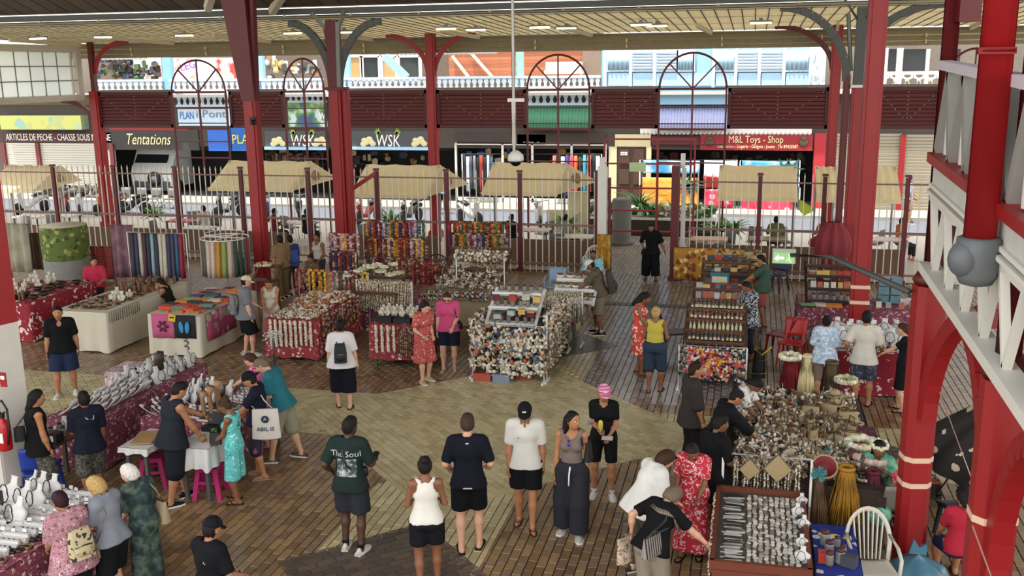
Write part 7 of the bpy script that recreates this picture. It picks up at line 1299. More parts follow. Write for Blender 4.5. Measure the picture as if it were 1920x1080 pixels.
kind('basket', 'woven_basket', 'basket', ('bowl', M().lathe([(.07, 0), (.1, .03), (.12, .09), (.115, .095), (.09, .04), (.01, .02)], 12, caps=False), STRAW), ('handle', M().tube([(-.115, 0, .09), (-.08, 0, .19), (.08, 0, .19), (.115, 0, .09)], .009, 5), STRD)); kind('hat', 'straw_hat', 'hat', ('crown', M().lathe([(.09, .01), (.085, .07), (.06, .1), (.005, .105)], 12), STRAW), ('brim', M().lathe([(.085, .008), (.17, .012), (.17, .018), (.085, .016)], 14, caps=False), STRAW), ('band', M().lathe([(.092, .012), (.091, .035)], 12, caps=False), STRD)); kind('fan', 'woven_fan', 'fan', ('blade', M().prism([(0, -.16), (.13, 0), (0, .17), (-.13, 0)], 0, .012), STRAW), ('edging', M().tube([(0, -.16, .006), (.13, 0, .006), (0, .17, .006), (-.13, 0, .006)], .009, 5, closed=True), STRD), ('handle', M().tube([(0, -.15, .006), (0, -.3, .006)], .01, 5), STRD))
kind('wbag', 'woven_bag', 'bag', ('body', M().grid(lambda u, v: (.13 * math.cos(2 * PI * u) * (1 - .15 * v), .05 * math.sin(2 * PI * u), .2 * v), 14, 5), STRAW), ('handle', M().tube([(-.07, 0, .19), (-.05, 0, .3), (.05, 0, .3), (.07, 0, .19)], .009, 5), STRD), ('trim', M().tube([(.115 * math.cos(2 * PI * i / 14), .045 * math.sin(2 * PI * i / 14), .2) for i in range(14)], .008, 4, closed=True), STRD)); kind('clutch', 'shell_purse', 'purse', ('body', M().ball((0, 0, .06), (.1, .035, .065), 10, 6), SHWHT), ('flap', M().ball((0, -.012, .085), (.09, .034, .035), 10, 5), STRD)); kind('comb', 'hair_comb', 'comb', ('back', M().box((0, 0, .01), (.1, .03, .012)), DARKW), ('teeth', M().box((-.04, .04, .01), (.008, .05, .006)).box((-.015, .04, .01), (.008, .05, .006)).box((.01, .04, .01), (.008, .05, .006)).box((.035, .04, .01), (.008, .05, .006)), DARKW))
single('pend', 'pearl_pendant', 'pendant', M().prism([(-.02, -.028), (.02, -.028), (.024, 0), (.016, .026), (-.018, .028), (-.024, .004)], 0, .008), SILV); single('darkpend', 'dark_pendant_strip', 'pendant', M().prism([(-.10, -.007), (.06, -.009), (.10, -.002), (.09, .009), (-.06, .008), (-.10, .004)], 0, .012), pervar('strip_grey_highlights', ['#3c3a38', '#8a8884', '#2a2826', '#c8c6c0', '#4a4640', '#d8d4ca'], .35, .2))  # pale tones in the strip palette stand in for highlights
single('box', 'gift_box', 'box', M().box((0, 0, .05), (.14, .1, .1)).box((0, 0, .105), (.145, .105, .02)), percol('gift_box', ['#a83a2c', '#2f7a86', '#b8b0a0', '#8a5a3a', '#3c4048', '#c8a85c', '#6a2030'])); single('book', 'picture_card', 'card', M().box((0, .01, .07), (.11, .012, .14), R=rotx(-.25)), percol('card_each', ['#b8b4ac', '#4a6a7c', '#a05a48', '#c8c0a8', '#3a3c44', '#8a8c90', '#b89a60']))
single('pareo', 'folded_pareo', 'cloth', M().box((0, 0, .02), (.30, .2, .035)).box((.0, 0, .045), (.29, .19, .015)), floral('pareo_a', '#c8603a', ['#d8c8a0', '#4a8a48', '#b82a3a', '#e0a040'], 12, .4)); single('pareo2', 'folded_pareo', 'cloth', M().box((0, 0, .02), (.30, .2, .035)).box((0, 0, .045), (.28, .18, .015)), percol('pareo_plain', ['#7aa048', '#2c2a3a', '#c8442c', '#c8bca8', '#4a3a6a', '#d07a2c', '#8a8a78', '#2f6a6c']))
def hangm(w=.13, L=1.2): m_ = M(); m_.grid(lambda u, v: ((u - .5) * w, .03 * math.sin(u * 9 + v * 2), -L * v), 6, 5, thick=.015); return m_
single('hang', 'hanging_pareo', 'cloth', hangm(), percol('pareo_hang', ['#2c3440', '#2f5a78', '#a8a49a', '#8a2438', '#3c3a50', '#8aa0a8', '#c0b8a4', '#4a2838', '#284858'])); single('hang2', 'hanging_pareo', 'cloth', hangm(.16, .95), percol('pareo_hang2', ['#a83a20', '#b8862a', '#a89a86', '#7d9ac0', '#5a5c50', '#8a9a5c', '#c8b0a0', '#3a4a3c'])); single('pouch', 'small_pouch', 'bag', M().ball((0, 0, -.08), (.07, .03, .09), 8, 6).tube([(-.03, 0, 0), (0, 0, .12), (.03, 0, 0)], .006, 4), percol('pouch_each', ['#8a7a5c', '#6a2a2c', '#4a5a3c', '#a89878', '#3a302a', '#b89a5c']))
single('cord', 'pendant_necklace', 'necklace', M().tube([(0, 0, 0), (.006, -.005, -.1), (0, -.005, -.2)], .006, 4).ball((0, -.005, -.22), (.012, .006, .02), 5, 4), PEARL)
# ---- laying out
def lay(key, rect, n, z, label, group, rz=(0, 0), jit=.3, sc=(.9, 1.1), zf=None):
    """n = (columns, rows) over the rectangle, each piece a little out of line"""
    x0, y0, x1, y1 = rect; nx, ny = n
    for i in range(nx):
        for j in range(ny):
            dx, dy = (x1 - x0) / nx, (y1 - y0) / ny; x = x0 + (i + .5 + U(-jit, jit)) * dx; y = y0 + (j + .5 + U(-jit, jit)) * dy
            lb = label + (', ' + nth(j + 1) + ' row' if ny > 1 else '') + (', ' + nth(i + 1) + ' from left' if nx > 1 else '')
            KD[key].put((x, y, zf(x, y) if zf else z), U(*rz), lb, group, U(*sc))
def hang(key, a, b, n, label, group, sc=(.92, 1.08), rz=(-.25, .25), jz=.0):
    fr = ' from the front' if abs(b[1] - a[1]) > abs(b[0] - a[0]) else ' from left'
    for i in range(n):
        q = (i + .5) / n; KD[key].put(tuple(a[k] + (b[k] - a[k]) * q + (U(-jz, jz) if k != 1 else U(-jz, 0) * .6) for k in range(3)), U(*rz), label + ', ' + nth(i + 1) + fr, group, U(*sc))
def rail(label, a, b, posts=True, mt=None, zb=0.0):
    t = thing('display_rail', label, 'rail', (a[0], a[1], 0)); mt = mt or WHT; b = A3(*b) - A3(a[0], a[1], 0); a_ = A3(0, 0, a[2]); M().tube([a_, b], .015, 6).build('bar', [mt], t)
    if posts:
        for p in (a_, b): M().tube([(p[0], p[1], zb), tuple(p)], .018, 6).bar((p[0], p[1] - .2, zb + .02), (p[0], p[1] + .2, zb + .02), .04, .04).build('post', [mt], t)
# left back stalls
lay('bustc', (-17.2, 18.7, -16.3, 20.6), (3, 5), .9, 'cream beaded bust on the hibiscus cloth table', 'cream busts of the far left stall', (-.3, .3)); lay('bigcarv', (-16.3, 18.4, -15.6, 20.4), (2, 5), .9, 'dark carved bowl on the hibiscus cloth table', 'dark bowls of the far left stall', (0, 3)); lay('carving', (-16.9, 18.4, -15.7, 18.9), (6, 2), .9, 'small dark carving, front of the hibiscus table', 'small carvings of the far left stall', (0, 3))
lay('bangle', (-14.4, 18.0, -13.4, 20.8), (9, 16), .9, 'brown wooden bangle on the carved bracelet table', 'wooden bangles', (0, 3)); lay('carving', (-14.4, 19.6, -13.4, 20.9), (8, 5), .9, 'brown carved figure, back of the bracelet table', 'carvings of the bracelet table', (0, 3)); lay('bustc', (-14.0, 18.6, -13.4, 19.4), (2, 2), .9, 'dark beaded cream bust among the bangles', 'busts among the bangles', (-.2, .2)); hang('cord', (-13.2, 17.86, .9), (-13.2, 19.0, .9), 15, 'black pendant cord hung along the cream cloth edge', 'black pendant cords')
lay('pareo', (-12.2, 18.1, -11.2, 20.3), (3, 8), .9, 'flower print pareo folded on the pareo table', 'flower print folded pareos', (-.3, .3)); lay('pareo2', (-12.2, 18.1, -11.2, 20.3), (3, 8), .945, 'plain coloured pareo folded on the pareo table', 'plain folded pareos', (-.3, .3))
def sheet_on(label, c, w, h, mt, rz=0.0, deco=None): t = thing('display_cloth', label, 'cloth', c, rz); M().grid(lambda u, v: ((u - .5) * w, -.02 * math.sin(u * 6), -h * v), 8, 3, thick=.012).build('cloth', [mt], t); deco and deco(t); return t
def petal(t): [M().ball((math.cos(2 * PI * i / 6) * .085, -.03, -.26 + math.sin(2 * PI * i / 6) * .085), (.055, .006, .035), 8, 4, R=roty(-2 * PI * i / 6)).build('petal', [mat('print_maroon', '#5a1230', .8)], t) for i in range(6)]
def flops(t): [M().ball((k * .07, -.035, -.26), (.055, .008, .13), 10, 6, R=roty(k * .12)).build('sandal_print', [mat('print_sky', '#2f86b8', .8)], t) for k in (-1, 1)]
sheet_on('pink cloth with a maroon flower on the pareo table front', (-11.93, 17.9, .92), .52, .52, mat('cloth_pink', '#b8567c', .85), 0, petal); sheet_on('black cloth with blue flip-flops on the pareo table front', (-11.42, 17.9, .92), .5, .5, mat('cloth_black', '#1c1c20', .85), 0, flops); sheet_on('pink flowered cloth on the side of the pareo table', (-11.02, 18.7, .92), 1.2, .6, floral('cloth_pink_big', '#a84868', ['#dcc8c8', '#8a9a68', '#c88a98'], 5, .42), PI / 2)
t = thing('price_card', 'yellow price card on the pareo table', 'card', (-11.68, 17.86, .86)); M().box((0, 0, 0), (.16, .012, .15), R=roty(.15)).build('card', [mat('card_yellow', '#c8b02c', .7)], t); M().box((0, -.009, .01), (.1, .006, .03)).build('ink_mark', [BLACK], t)
def curtain(label, px, py0, py1, Y, wpx, mt, name='hanging_cloth'):
    a = at_depth(px, py0, Y); z0 = max(.05, at_depth(px, py1, Y)[2]); w = wpx / CAM_F * math.hypot(a[0], Y) * 1.0; t = thing(name, label, 'cloth', (a[0], Y, 0)); M().grid(lambda u, v: ((u - .5) * w, .05 * math.sin(u * 14), z0 + (a[2] - z0) * v), 16, 4, thick=.015).build('cloth', [mt], t); M().tube([(-w / 2 - .05, .03, a[2]), (w / 2 + .05, .03, a[2])], .015, 6).tube([(-w / 2, .03, 0), (-w / 2, .03, a[2])], .015, 6).tube([(w / 2, .03, 0), (w / 2, .03, a[2])], .015, 6).build('stand', [STEEL], t)
curtain('mauve mottled cloth hung left of the pareo rack', 226, 422, 520, 23, 42, blotch('mauve_cloth', [(0, '#5c3a42'), (.5, '#75505a'), (.65, '#8a6a72')], 3)); curtain('beige painted canvas hung by the left red column', 30, 420, 510, 23.5, 42, blotch('beige_canvas', [(0, '#6a6444'), (.42, '#98907a'), (.6, '#aaa28c')], 2.5)); curtain('orange pleated cloth over a dark red one', 188, 462, 530, 24.5, 42, striped('pleated_orange', '#a8503a', '#8a2430', 5, 'Z', dist=3)); curtain('orange and gold patterned cloth along the fence', 1340, 466, 528, 27.3, 150, GOLDC); curtain('yellow print cloth hung on the white gate jamb', 1133, 440, 505, 27.2, 26, floral('yellow_cloth', '#b88a2c', ['#c8a048', '#a87420'], 8, .5)); curtain('plain brown board cloth beside the beige canvas', 66, 437, 505, 24, 30, mat('board_cloth', '#5c4630', .8))
a = at_depth(118, 422, 23.6); t = thing('cloth_drum', 'round rack draped with green leaf cloth over grey cloth', 'rack', (a[0], 23.6, 0)); zt = a[2]; rr = .62
M().lathe([(rr * .98, zt - .95), (rr * 1.02, zt - .4), (rr, zt)], 24, caps=False).build('leaf_cloth', [floral('green_leaf', '#5a6a2c', ['#8a9448', '#46561f', '#a0a058', '#3c4c1c'], 7, .45)], t); M().lathe([(rr * .97, .01), (rr * .99, zt - .93)], 24, caps=False).build('grey_cloth', [mat('cloth_grey', '#8a8880', .85)], t); M().lathe([(.01, zt + .03), (rr, zt + .005), (rr, zt - .04)], 24).build('top_cloth', [mat('cloth_ivory', '#c8bfa4', .8)], t)
a, b = at_depth(238, 435, 22.5), at_depth(348, 438, 22.5); rail('white clothes rack of dark hanging pareos', a, b); hang('hang', (a[0] + .08, 22.5, a[2] - .02), (b[0] - .1, 22.5, b[2] - .02), 13, 'dark toned pareo hung on the white clothes rack', 'pareos on the white rack', rz=(.3, .9))
t = thing('round_rack', 'round wire rack of bright pareos', 'rack', (-13.4, 23.2, 0)); M().tube([(.62 * math.cos(2 * PI * i / 24), .62 * math.sin(2 * PI * i / 24), 1.62) for i in range(24)], .015, 5, closed=True).tube([(.5 * math.cos(2 * PI * i / 24), .5 * math.sin(2 * PI * i / 24), 1.74) for i in range(24)], .012, 5, closed=True).build('ring', [WHT], t); M().tube([(0, 0, 0), (0, 0, 1.62)], .02, 6).bar((-.62, 0, 1.62), (.62, 0, 1.62), .02, .02).bar((0, -.62, 1.62), (0, .62, 1.62), .02, .02).bar((-.5, 0, .02), (.5, 0, .02), .04, .03).bar((0, -.5, .02), (0, .5, .02), .04, .03).build('stem', [WHT], t)
for i in range(15): q = -PI + (i + .5) / 15 * PI * 1.15; KD['hang2'].put((-13.4 + .6 * math.cos(q), 23.2 + .6 * math.sin(q), 1.6), q + PI / 2 + .5, 'bright pareo hung on the round wire rack, ' + nth(i + 1) + ' from left', 'pareos on the round rack')
t = thing('storage_crate', 'ochre plastic crate between the bracelet and pareo tables', 'crate', (-12.85, 20.7, 0)); M().box((0, 0, .2), (.5, .4, .4), taper=1.1).build('body', [mat('crate_ochre', '#a8781c', .5)], t); M().box((0, 0, .41), (.58, .48, .05)).build('rim', [mat('crate_ochre', '#a8781c')], t)
# flower stall
lay('crownM', (-9.6, 18.9, -8.6, 20.3), (5, 5), .9, 'mixed flower crown on the flower crown table', 'mixed flower crowns', (0, 3)); lay('crownM', (-9.6, 19.2, -8.6, 20.3), (4, 4), .955, 'mixed flower crown stacked on another crown', 'stacked flower crowns', (0, 3)); lay('crownS', (-9.6, 18.1, -8.6, 18.9), (6, 4), .9, 'small shell wreath, front of the crown table', 'small shell wreaths', (0, 3)); hang('strip', (-9.55, 17.98, .88), (-8.55, 17.98, .88), 9, 'long pale shell necklace on the front of the flower crown table', 'pale necklaces on the flower table'); hang('leiM', (-8.44, 18.2, .95), (-8.44, 20.2, .95), 12, 'mixed flower lei on the side of the flower crown table', 'leis at the side of the flower table', rz=(1.3, 1.8))
a = at_depth(555, 505, 20.9); b = at_depth(690, 512, 20.9); rail('display bar of coloured leis above the flower crown table', a, b)
for i, k in enumerate(('leiR', 'leiM', 'leiY', 'leiO', 'leiY', 'leiO', 'leiK', 'leiG', 'leiK', 'leiR', 'leiM', 'leiY')): q = (i + .5) / 12; KD[k].put((a[0] + (b[0] - a[0]) * q, 20.88, a[2] + (b[2] - a[2]) * q), U(-.3, .3), 'coloured flower lei on the bar above the crown table, ' + nth(i + 1) + ' from left', 'leis on the crown table bar', U(1.15, 1.4))
lay('crownW', (-9.0, 20.6, -7.8, 21.6), (5, 3), 1.25, 'cream flower crown heaped behind the coloured leis', 'cream crowns heap', (0, 3), zf=lambda x, y: 1.05 + .35 * (1 - abs(x + 8.4)) + U(0, .1)); lay('crownW', (-9.1, 20.9, -7.9, 21.5), (4, 2), 1.0, 'cream flower crown low in the heap', 'cream crowns low', (0, 3)); shelf('wooden stand under the heap of cream crowns', -8.45, 20.75, 1.4, .3, (.9, 1.02, 1.15), legs=True)
a = at_depth(668, 524, 20.75); b = at_depth(772, 530, 20.75); rail('bar of long white shell strings', a, b); hang('shell', (a[0], 20.73, a[2]), (b[0], 20.73, b[2]), 16, 'long white shell string on the bar behind the red cloth table', 'white shell strings', sc=(1, 1.2))
for (px0, py0, px1, py1, Y, n, ks, l, g_) in ((690, 412, 792, 414, 24.2, 14, ('leiO', 'leiP', 'leiR', 'leiK', 'leiB', 'leiG', 'leiO', 'leiP'), 'flower lei on the top row of the tall lei rack', 'top row leis'), (686, 443, 800, 447, 24.0, 13, ('leiM', 'leiO', 'leiR', 'leiM', 'leiK', 'leiY'), 'flower lei on the middle row of the tall lei rack', 'middle row leis'), (690, 480, 806, 484, 23.8, 13, ('shellb', 'shell', 'leiR', 'shellb', 'leiM'), 'lei on the low row of the tall lei rack', 'low row leis'), (845, 414, 950, 416, 24.2, 13, ('leiR', 'leiM', 'leiO', 'leiG'), 'flower lei on the top row of the right lei rack', 'right rack top leis'), (847, 436, 948, 438, 24.0, 13, ('leiP', 'leiO', 'leiG', 'leiO', 'leiB', 'leiR', 'leiK', 'leiB'), 'flower lei on the second row of the right lei rack', 'right rack second leis'), (618, 436, 668, 438, 23.4, 7, ('leiK', 'leiM', 'leiK', 'leiY'), 'pink and yellow lei beside the double column', 'leis by the double column'), (622, 470, 668, 472, 23.2, 7, ('leiP', 'leiM', 'shells', 'leiR'), 'purple and white lei below the pink ones', 'purple leis by the double column'), (778, 490, 822, 492, 23.0, 6, ('leiR', 'leiM', 'leiR'), 'dark red lei beside the purple chair', 'dark red leis')):
    a, b = at_depth(px0, py0, Y), at_depth(px1, py1, Y); rail('lei rack bar, ' + g_, a, b, mt=STEEL)
    for i in range(n): q = (i + .5) / n; KD[ks[i % len(ks)]].put((a[0] + (b[0] - a[0]) * q, Y - .03, a[2] + (b[2] - a[2]) * q - .03), U(-.3, .3), l + ', ' + nth(i + 1) + ' from left', g_, (U(1.5, 1.8), 1.5, U(1.0, 1.15)))
t = thing('tinsel_flower', 'sparkling silver white bouquet before the flower table', 'bouquet', at_depth(512, 640, 17.7)); mm = M()
for i in range(90): d = unit([U(-1, 1), U(-1, 1), U(-.1, 1)]); mm.ball(d * U(.1, .22) + A3(0, 0, .05), (.022, .022, .01), 5, 3)
mm.build('blossoms', [mat('tinsel_white', '#d4d8d0', .2, var=.2)], t); M().tube([(0, 0, .08), (0, 0, -.55)], .02, 6).build('stem', [DGREY], t); M().lathe([(.12, -.62), (.12, -.56), (.03, -.54)], 10).build('foot', [DGREY], t)
lay('crownM', (at_depth(482, 490, 22)[0], 21.8, at_depth(505, 490, 22)[0], 22.3), (2, 2), 1.15, 'flower garland at the foot of the leaning column', 'garlands at the leaning column', (0, 3)); shelf('small stand at the foot of the leaning column', at_depth(494, 490, 22)[0], 22.0, .6, .3, (.8, 1.1), legs=True)
# black tray table
for i in range(3): t = thing('black_tray', 'black display tray on the red print table, ' + ('left', 'middle', 'right')[i], 'tray', (-7.1 + i * .4, 18.3, .91)); M().box((0, 0, .05), (.36, .3, .09)).build('body', [BLACK], t); M().box((0, 0, .1), (.34, .28, .01)).build('lining', [mat('felt_dark', '#1c1a1c', .9)], t)
lay('bustc', (-7.3, 18.2, -6.3, 18.8), (6, 3), 1.01, 'pale bust standing in the black trays', 'pale busts in black trays', (-.3, .3), sc=(.6, .8)); lay('jar', (-7.2, 18.85, -6.3, 19.3), (5, 2), .9, 'jar at the back of the black tray table', 'jars of the black tray table'); hang('strip', (-7.25, 17.98, .88), (-6.75, 17.98, .88), 4, 'white shell strand on the red print table front', 'white strands on the red table'); hang('shellb', (-6.75, 17.98, .88), (-6.3, 17.98, .88), 5, 'brown shell strand on the red print table front', 'brown strands on the red table')
# shell stalls in the middle
SL = 'shells of the ornament table'
lay('bunchM', (-7.2, 21.5, -5.7, 23.5), (7, 6), 1.02, 'brown shell bunch on the ornament table', SL, (0, 3)); lay('jar', (-7.2, 21.5, -5.7, 22.2), (7, 2), .85, 'shell jar, front of the ornament table', 'jars of the ornament table'); lay('crownS', (-7.1, 22.4, -5.7, 23.5), (6, 4), 1.2, 'shell wreath on the ornament table stand', 'wreaths of the ornament table', (0, 3), zf=lambda x, y: 1.0 + (y - 22.4) * .35, sc=(1, 1.6)); shelf('slatted stand on the ornament table', -6.45, 22.6, 1.5, .3, (.95, 1.1, 1.3, 1.5))
hang('bunchC', (-7.35, 21.3, .85), (-5.6, 21.3, .85), 14, 'bright charm bunch hung on the tan cloth', 'charms on the tan cloth'); a, b = at_depth(855, 470, 22.2), at_depth(945, 474, 22.2); rail('bar of hanging shell ornaments over the ornament table', a, b); hang('bunchM', a, b, 12, 'shell bunch hung over the ornament table', 'hung shell bunches', sc=(1.2, 1.7))
lay('box', (-4.95, 17.95, -3.9, 18.9), (4, 3), 1.0, 'small coloured box on the central shell stall', 'boxes of the shell stall', zf=lambda x, y: .97 + (y - 18.2) * .7 if y > 18.2 else .75, rz=(-.2, .2)); lay('jar', (-4.95, 18.3, -4.0, 19.3), (6, 3), 1.2, 'jar on the white wire shelf', 'jars on the wire shelf', zf=lambda x, y: (.97, 1.22, 1.44)[min(2, max(0, int((y - 18.25) / .315)))], jit=.1)
for i in range(4):
    z = 1.05 - i * .2; hang('bunchW' if i % 2 else 'bunchC', (-5.05, 17.68 - .02 * i, z), (-3.72, 17.68 - .02 * i, z), 9, ('white shell bunch' if i % 2 else 'mixed charm bunch') + ' on the shell stall front, row ' + str(i + 1), 'charm curtain white' if i % 2 else 'charm curtain mixed', sc=(1.1, 1.9), jz=.07)
for i in range(4): hang('bunchM', (-3.66, 17.8, 1.25 - i * .27), (-3.62, 19.9, 1.25 - i * .27), 9, 'brown shell bunch at the shell stall side, row ' + str(i + 1), 'shell bunches at the stall side', sc=(1.1, 1.6), rz=(1.2, 1.9))
for i in range(3): hang('bunchM', (-5.15, 17.85, 1.1 - i * .3), (-5.15, 19.0, 1.1 - i * .3), 5, 'dark shell bunch left of the shell stall, row ' + str(i + 1), 'shell bunches left side', sc=(1.2, 1.7), rz=(1.2, 1.9))
rail('low bar of the shell stall front', (-5.08, 17.72, 1.1), (-3.7, 17.72, 1.1)); rail('side bar of the shell stall', (-3.66, 17.8, 1.3), (-3.62, 19.9, 1.3)); rail('left side bar of the shell stall', (-5.15, 17.85, 1.12), (-5.15, 19.0, 1.12))
a, b = at_depth(1000, 545, 20.6), at_depth(1092, 548, 20.4); rail('bar of long shell strands by the olive shirt man', a, b); hang('shell', a, b, 13, 'long shell strand beside the olive shirt man', 'strands by the olive shirt man', sc=(1, 1.25)); hang('shellb', (-3.95, 17.72, .82), (-3.55, 18.3, .82), 7, 'brown shell rope at the corner of the shell stall', 'brown ropes of the shell stall', sc=(1.0, 1.2))
lay('clutch', (-4.2, 20.9, -3.2, 21.7), (5, 3), 1.1, 'white shell purse on the white shelf', 'shell purses', zf=lambda x, y: (.87, 1.07, 1.24)[min(2, int((y - 20.85) / .29))], jit=.1); lay('oil', (-4.9, 19.5, -3.9, 20.6), (6, 4), .75, 'dark jar bottle behind the wire shelf', 'dark bottles of the shell stall'); lay('crownS', (-4.9, 20.4, -3.9, 21.4), (4, 4), .8, 'shell wreath at the back of the shell stall', 'wreaths of the shell stall', (0, 3), sc=(1, 1.5)); lay('pouch', (-3.45, 18.6, -3.3, 20.2), (1, 7), .75, 'bright pouch hung at the side of the shell stall', 'pouches of the shell stall', (1.2, 1.9), sc=(1.2, 1.7))
def tub(label, x, y, c, w=.36, d=.26, h=.17): t = thing('plastic_tub', label, 'tub', (x, y, 0)); mt = mat('tub_' + c.strip('#'), c, .5); M().prism([(-w * .42, -d * .42), (w * .42, -d * .42), (w * .42, d * .42), (-w * .42, d * .42)], .004, .02).build('base', [mt], t); [M().bar((a * w * .45, b * d * .45, h / 2), (a2 * w * .45, b2 * d * .45, h / 2), .016, h).build('side', [mt], t) for a, b, a2, b2 in ((-1, -1, 1, -1), (1, -1, 1, 1), (1, 1, -1, 1), (-1, 1, -1, -1))]; M().tube([(-w * .48, -d * .48, h), (w * .48, -d * .48, h), (w * .48, d * .48, h), (-w * .48, d * .48, h)], .014, 5, closed=True).build('rim', [mt], t)
for px, py, c, l in ((907, 712, '#a8503c', 'orange plastic tub at the left foot of the shell stall'), (942, 714, '#7d8a9c', 'blue grey plastic tub under the shell stall'), (985, 708, '#a84038', 'red plastic tub at the right foot of the shell stall')): x, y = gp(px, py); tub(l, x, y - .0, c)
tub('green plastic basket set above the blue grey tub', *gp(942, 704), '#5a6a34', .3, .2, .3)
# bottle stall
for j, (z, k) in enumerate(((.86, 'oil'), (1.0, 'oilw'), (1.14, 'oilr'), (1.28, 'oil'))): lay(k, (-1.05, 18.12 + j * .27, -.05, 18.3 + j * .27), (13, 1), z, ('dark', 'clear', 'red', 'brown')[j] + ' oil bottle on shelf row ' + ('one', 'two', 'three', 'four')[j] + ' of the bottle stall', 'bottles row ' + str(j + 1), jit=.1)
for j, z in enumerate((.86, 1.04, 1.2)): lay(('oilw', 'book', 'box')[j], (-1.05, 20.5 + j * .31, -.05, 20.7 + j * .31), (8, 1), z, ('clear bottle', 'picture card', 'gift box')[j] + ' on the middle stepped shelf of the bottle stall', ('bottles', 'cards', 'boxes') [j] + ' middle shelf', jit=.15)
lay('jar', (-1.05, 19.4, -.05, 20.3), (7, 3), .8, 'jar between the shelves of the bottle stall', 'jars of the bottle stall'); lay('book', (-1.05, 21.8, -.05, 23.0), (6, 4), .8, 'picture card on the bottle stall table', 'cards of the bottle stall', (-.3, .3)); lay('box', (-1.0, 23.2, 0, 24.3), (5, 3), .9, 'gift box at the back of the bottle stall', 'boxes back of the bottle stall', zf=lambda x, y: (.86, 1.07, 1.27)[min(2, int((y - 23.1) / .37))], jit=.1); lay('hat', (-.9, 24.4, .3, 25.4), (4, 3), .85, 'straw hat at the back of the bottle stall', 'straw hats', (0, 3), zf=lambda x, y: .85 + U(0, .4)); lay('wbag', (-.9, 24.9, .4, 25.6), (4, 2), 1.1, 'woven bag behind the straw hats', 'woven bags behind hats', (0, 3)); shelf('stand under the hats of the bottle stall', -.2, 24.7, 1.3, .4, (.9, 1.1), legs=True)
for i in range(3): hang('bunchC', (-1.15, 17.95, .78 - i * .2), (.0, 17.95, .78 - i * .2), 8, 'charm bunch on the bottle stall front, row ' + str(i + 1), 'charms of the bottle stall', sc=(1, 1.4))
HX = sorted(U(-1.1, .05) for i in range(34))
for i in range(34): KD['bloom'].put((HX[i], 17.9 + U(-.04, .0), U(.25, .78)), U(0, 3), 'bright hair flower pinned on the front of the bottle stall, ' + nth(i + 1) + ' from left', 'hair flowers', U(1, 1.7), rot=(PI / 2, U(0, 3), 0))
rail('front rail of the bottle stall', (-1.18, 17.95, .82), (.05, 17.95, .82))
t = thing('teal_sign_box', 'teal box with a pale band on the bottle stall', 'box', (-.62, 22.9, .81)); M().box((0, 0, .2), (.42, .1, .36)).build('body', [mat('teal_box', '#1f6f7c', .6)], t); M().box((0, -.055, .24), (.34, .01, .14)).build('band', [mat('label_cream', '#c8bf98')], t)
t = thing('yellow_black_bag', 'black bag with bright yellow straps hung by the bottle stall', 'bag', (.28, 18.7, .04)); M().grid(lambda u, v: (.14 * math.cos(2 * PI * u) * (.9 - .3 * v * v), .06 * math.sin(2 * PI * u) * (1 - .6 * v), .55 * v), 14, 5).build('body', [BLACK], t); [M().tube(p, .02, 5).build('strap', [mat('strap_yellow', '#c8b82c', .6)], t) for p in (((-.1, -.1, .6), (.05, -.1, .48), (.22, -.12, .66)), ((.0, -.1, .35), (.22, -.1, .42)), ((-.16, -.1, .1), (.16, -.1, .12)))]; M().tube([(0, 0, .6), (0, 0, .85)], .012, 5).build('hook', [STEEL], t)
# white bust table, dark stall
lay('bust', (1.6, 18.5, 3.2, 19.6), (7, 4), .8, 'white bust on the bust table by the pillars', 'white busts by the pillars', (-.3, .3), sc=(1.0, 1.7)); lay('tray', (1.6, 18.15, 3.2, 18.5), (5, 1), .8, 'white jewellery tray, front of the bust table', 'trays of the bust table'); lay('card', (1.6, 18.2, 3.2, 18.6), (12, 2), .8, 'white earring card on the bust table', 'earring cards by the pillars')
for j, z in enumerate((.86, 1.07, 1.3, 1.47)): lay(('jar', 'book', 'box', 'carving')[j], (1.35, 21.92 + j * .27, 2.2, 22.1 + j * .27), (6, 1), z, ('jar', 'card', 'box', 'small figure')[j] + ' on the dark stepped shelf', 'dark shelf row ' + str(j + 1), jit=.12)
lay('book', (2.6, 21.6, 3.6, 22.6), (4, 3), .8, 'card on the dark stall right of the red column', 'cards right of the red column'); t = thing('glass_chest', 'stack of teal glass boxes right of the red column', 'box', (3.0, 22.2, .81)); [M().box((((i % 2) - .5) * .25, 0, .1 + (i // 2) * .19), (.22, .24, .17)).build('box', [mat('teal_glass', '#5f8088', .25, var=.4, scale=8)], t) for i in range(6)]; lay('pareo2', (1.2, 21.52, 2.3, 21.8), (4, 1), .8, 'folded cloth on the front edge of the dark stall', 'cloths of the dark stall')
t = thing('umbrella_bundle', 'closed dark red market umbrella by the column cluster', 'umbrella', (2.1, 26.2, 0)); M().grid(lambda u, v: ((.08 + .32 * math.sin(PI * min(.97, v * .9 + .04)) ** .8) * (1 + .16 * math.cos(16 * PI * u)) * math.cos(2 * PI * u), (.08 + .28 * math.sin(PI * min(.97, v * .9 + .04)) ** .8) * (1 + .16 * math.cos(16 * PI * u)) * math.sin(2 * PI * u), .7 + 1.25 * v), 48, 8).build('canopy', [mat('umbrella_red', '#7a1c26', .7, var=.25, scale=6)], t); M().tube([(0, 0, 0), (0, 0, 2.0)], .025, 6).build('pole', [STEEL], t); M().lathe([(.25, 0), (.25, .08), (.05, .12)], 12).build('base', [DGREY], t)
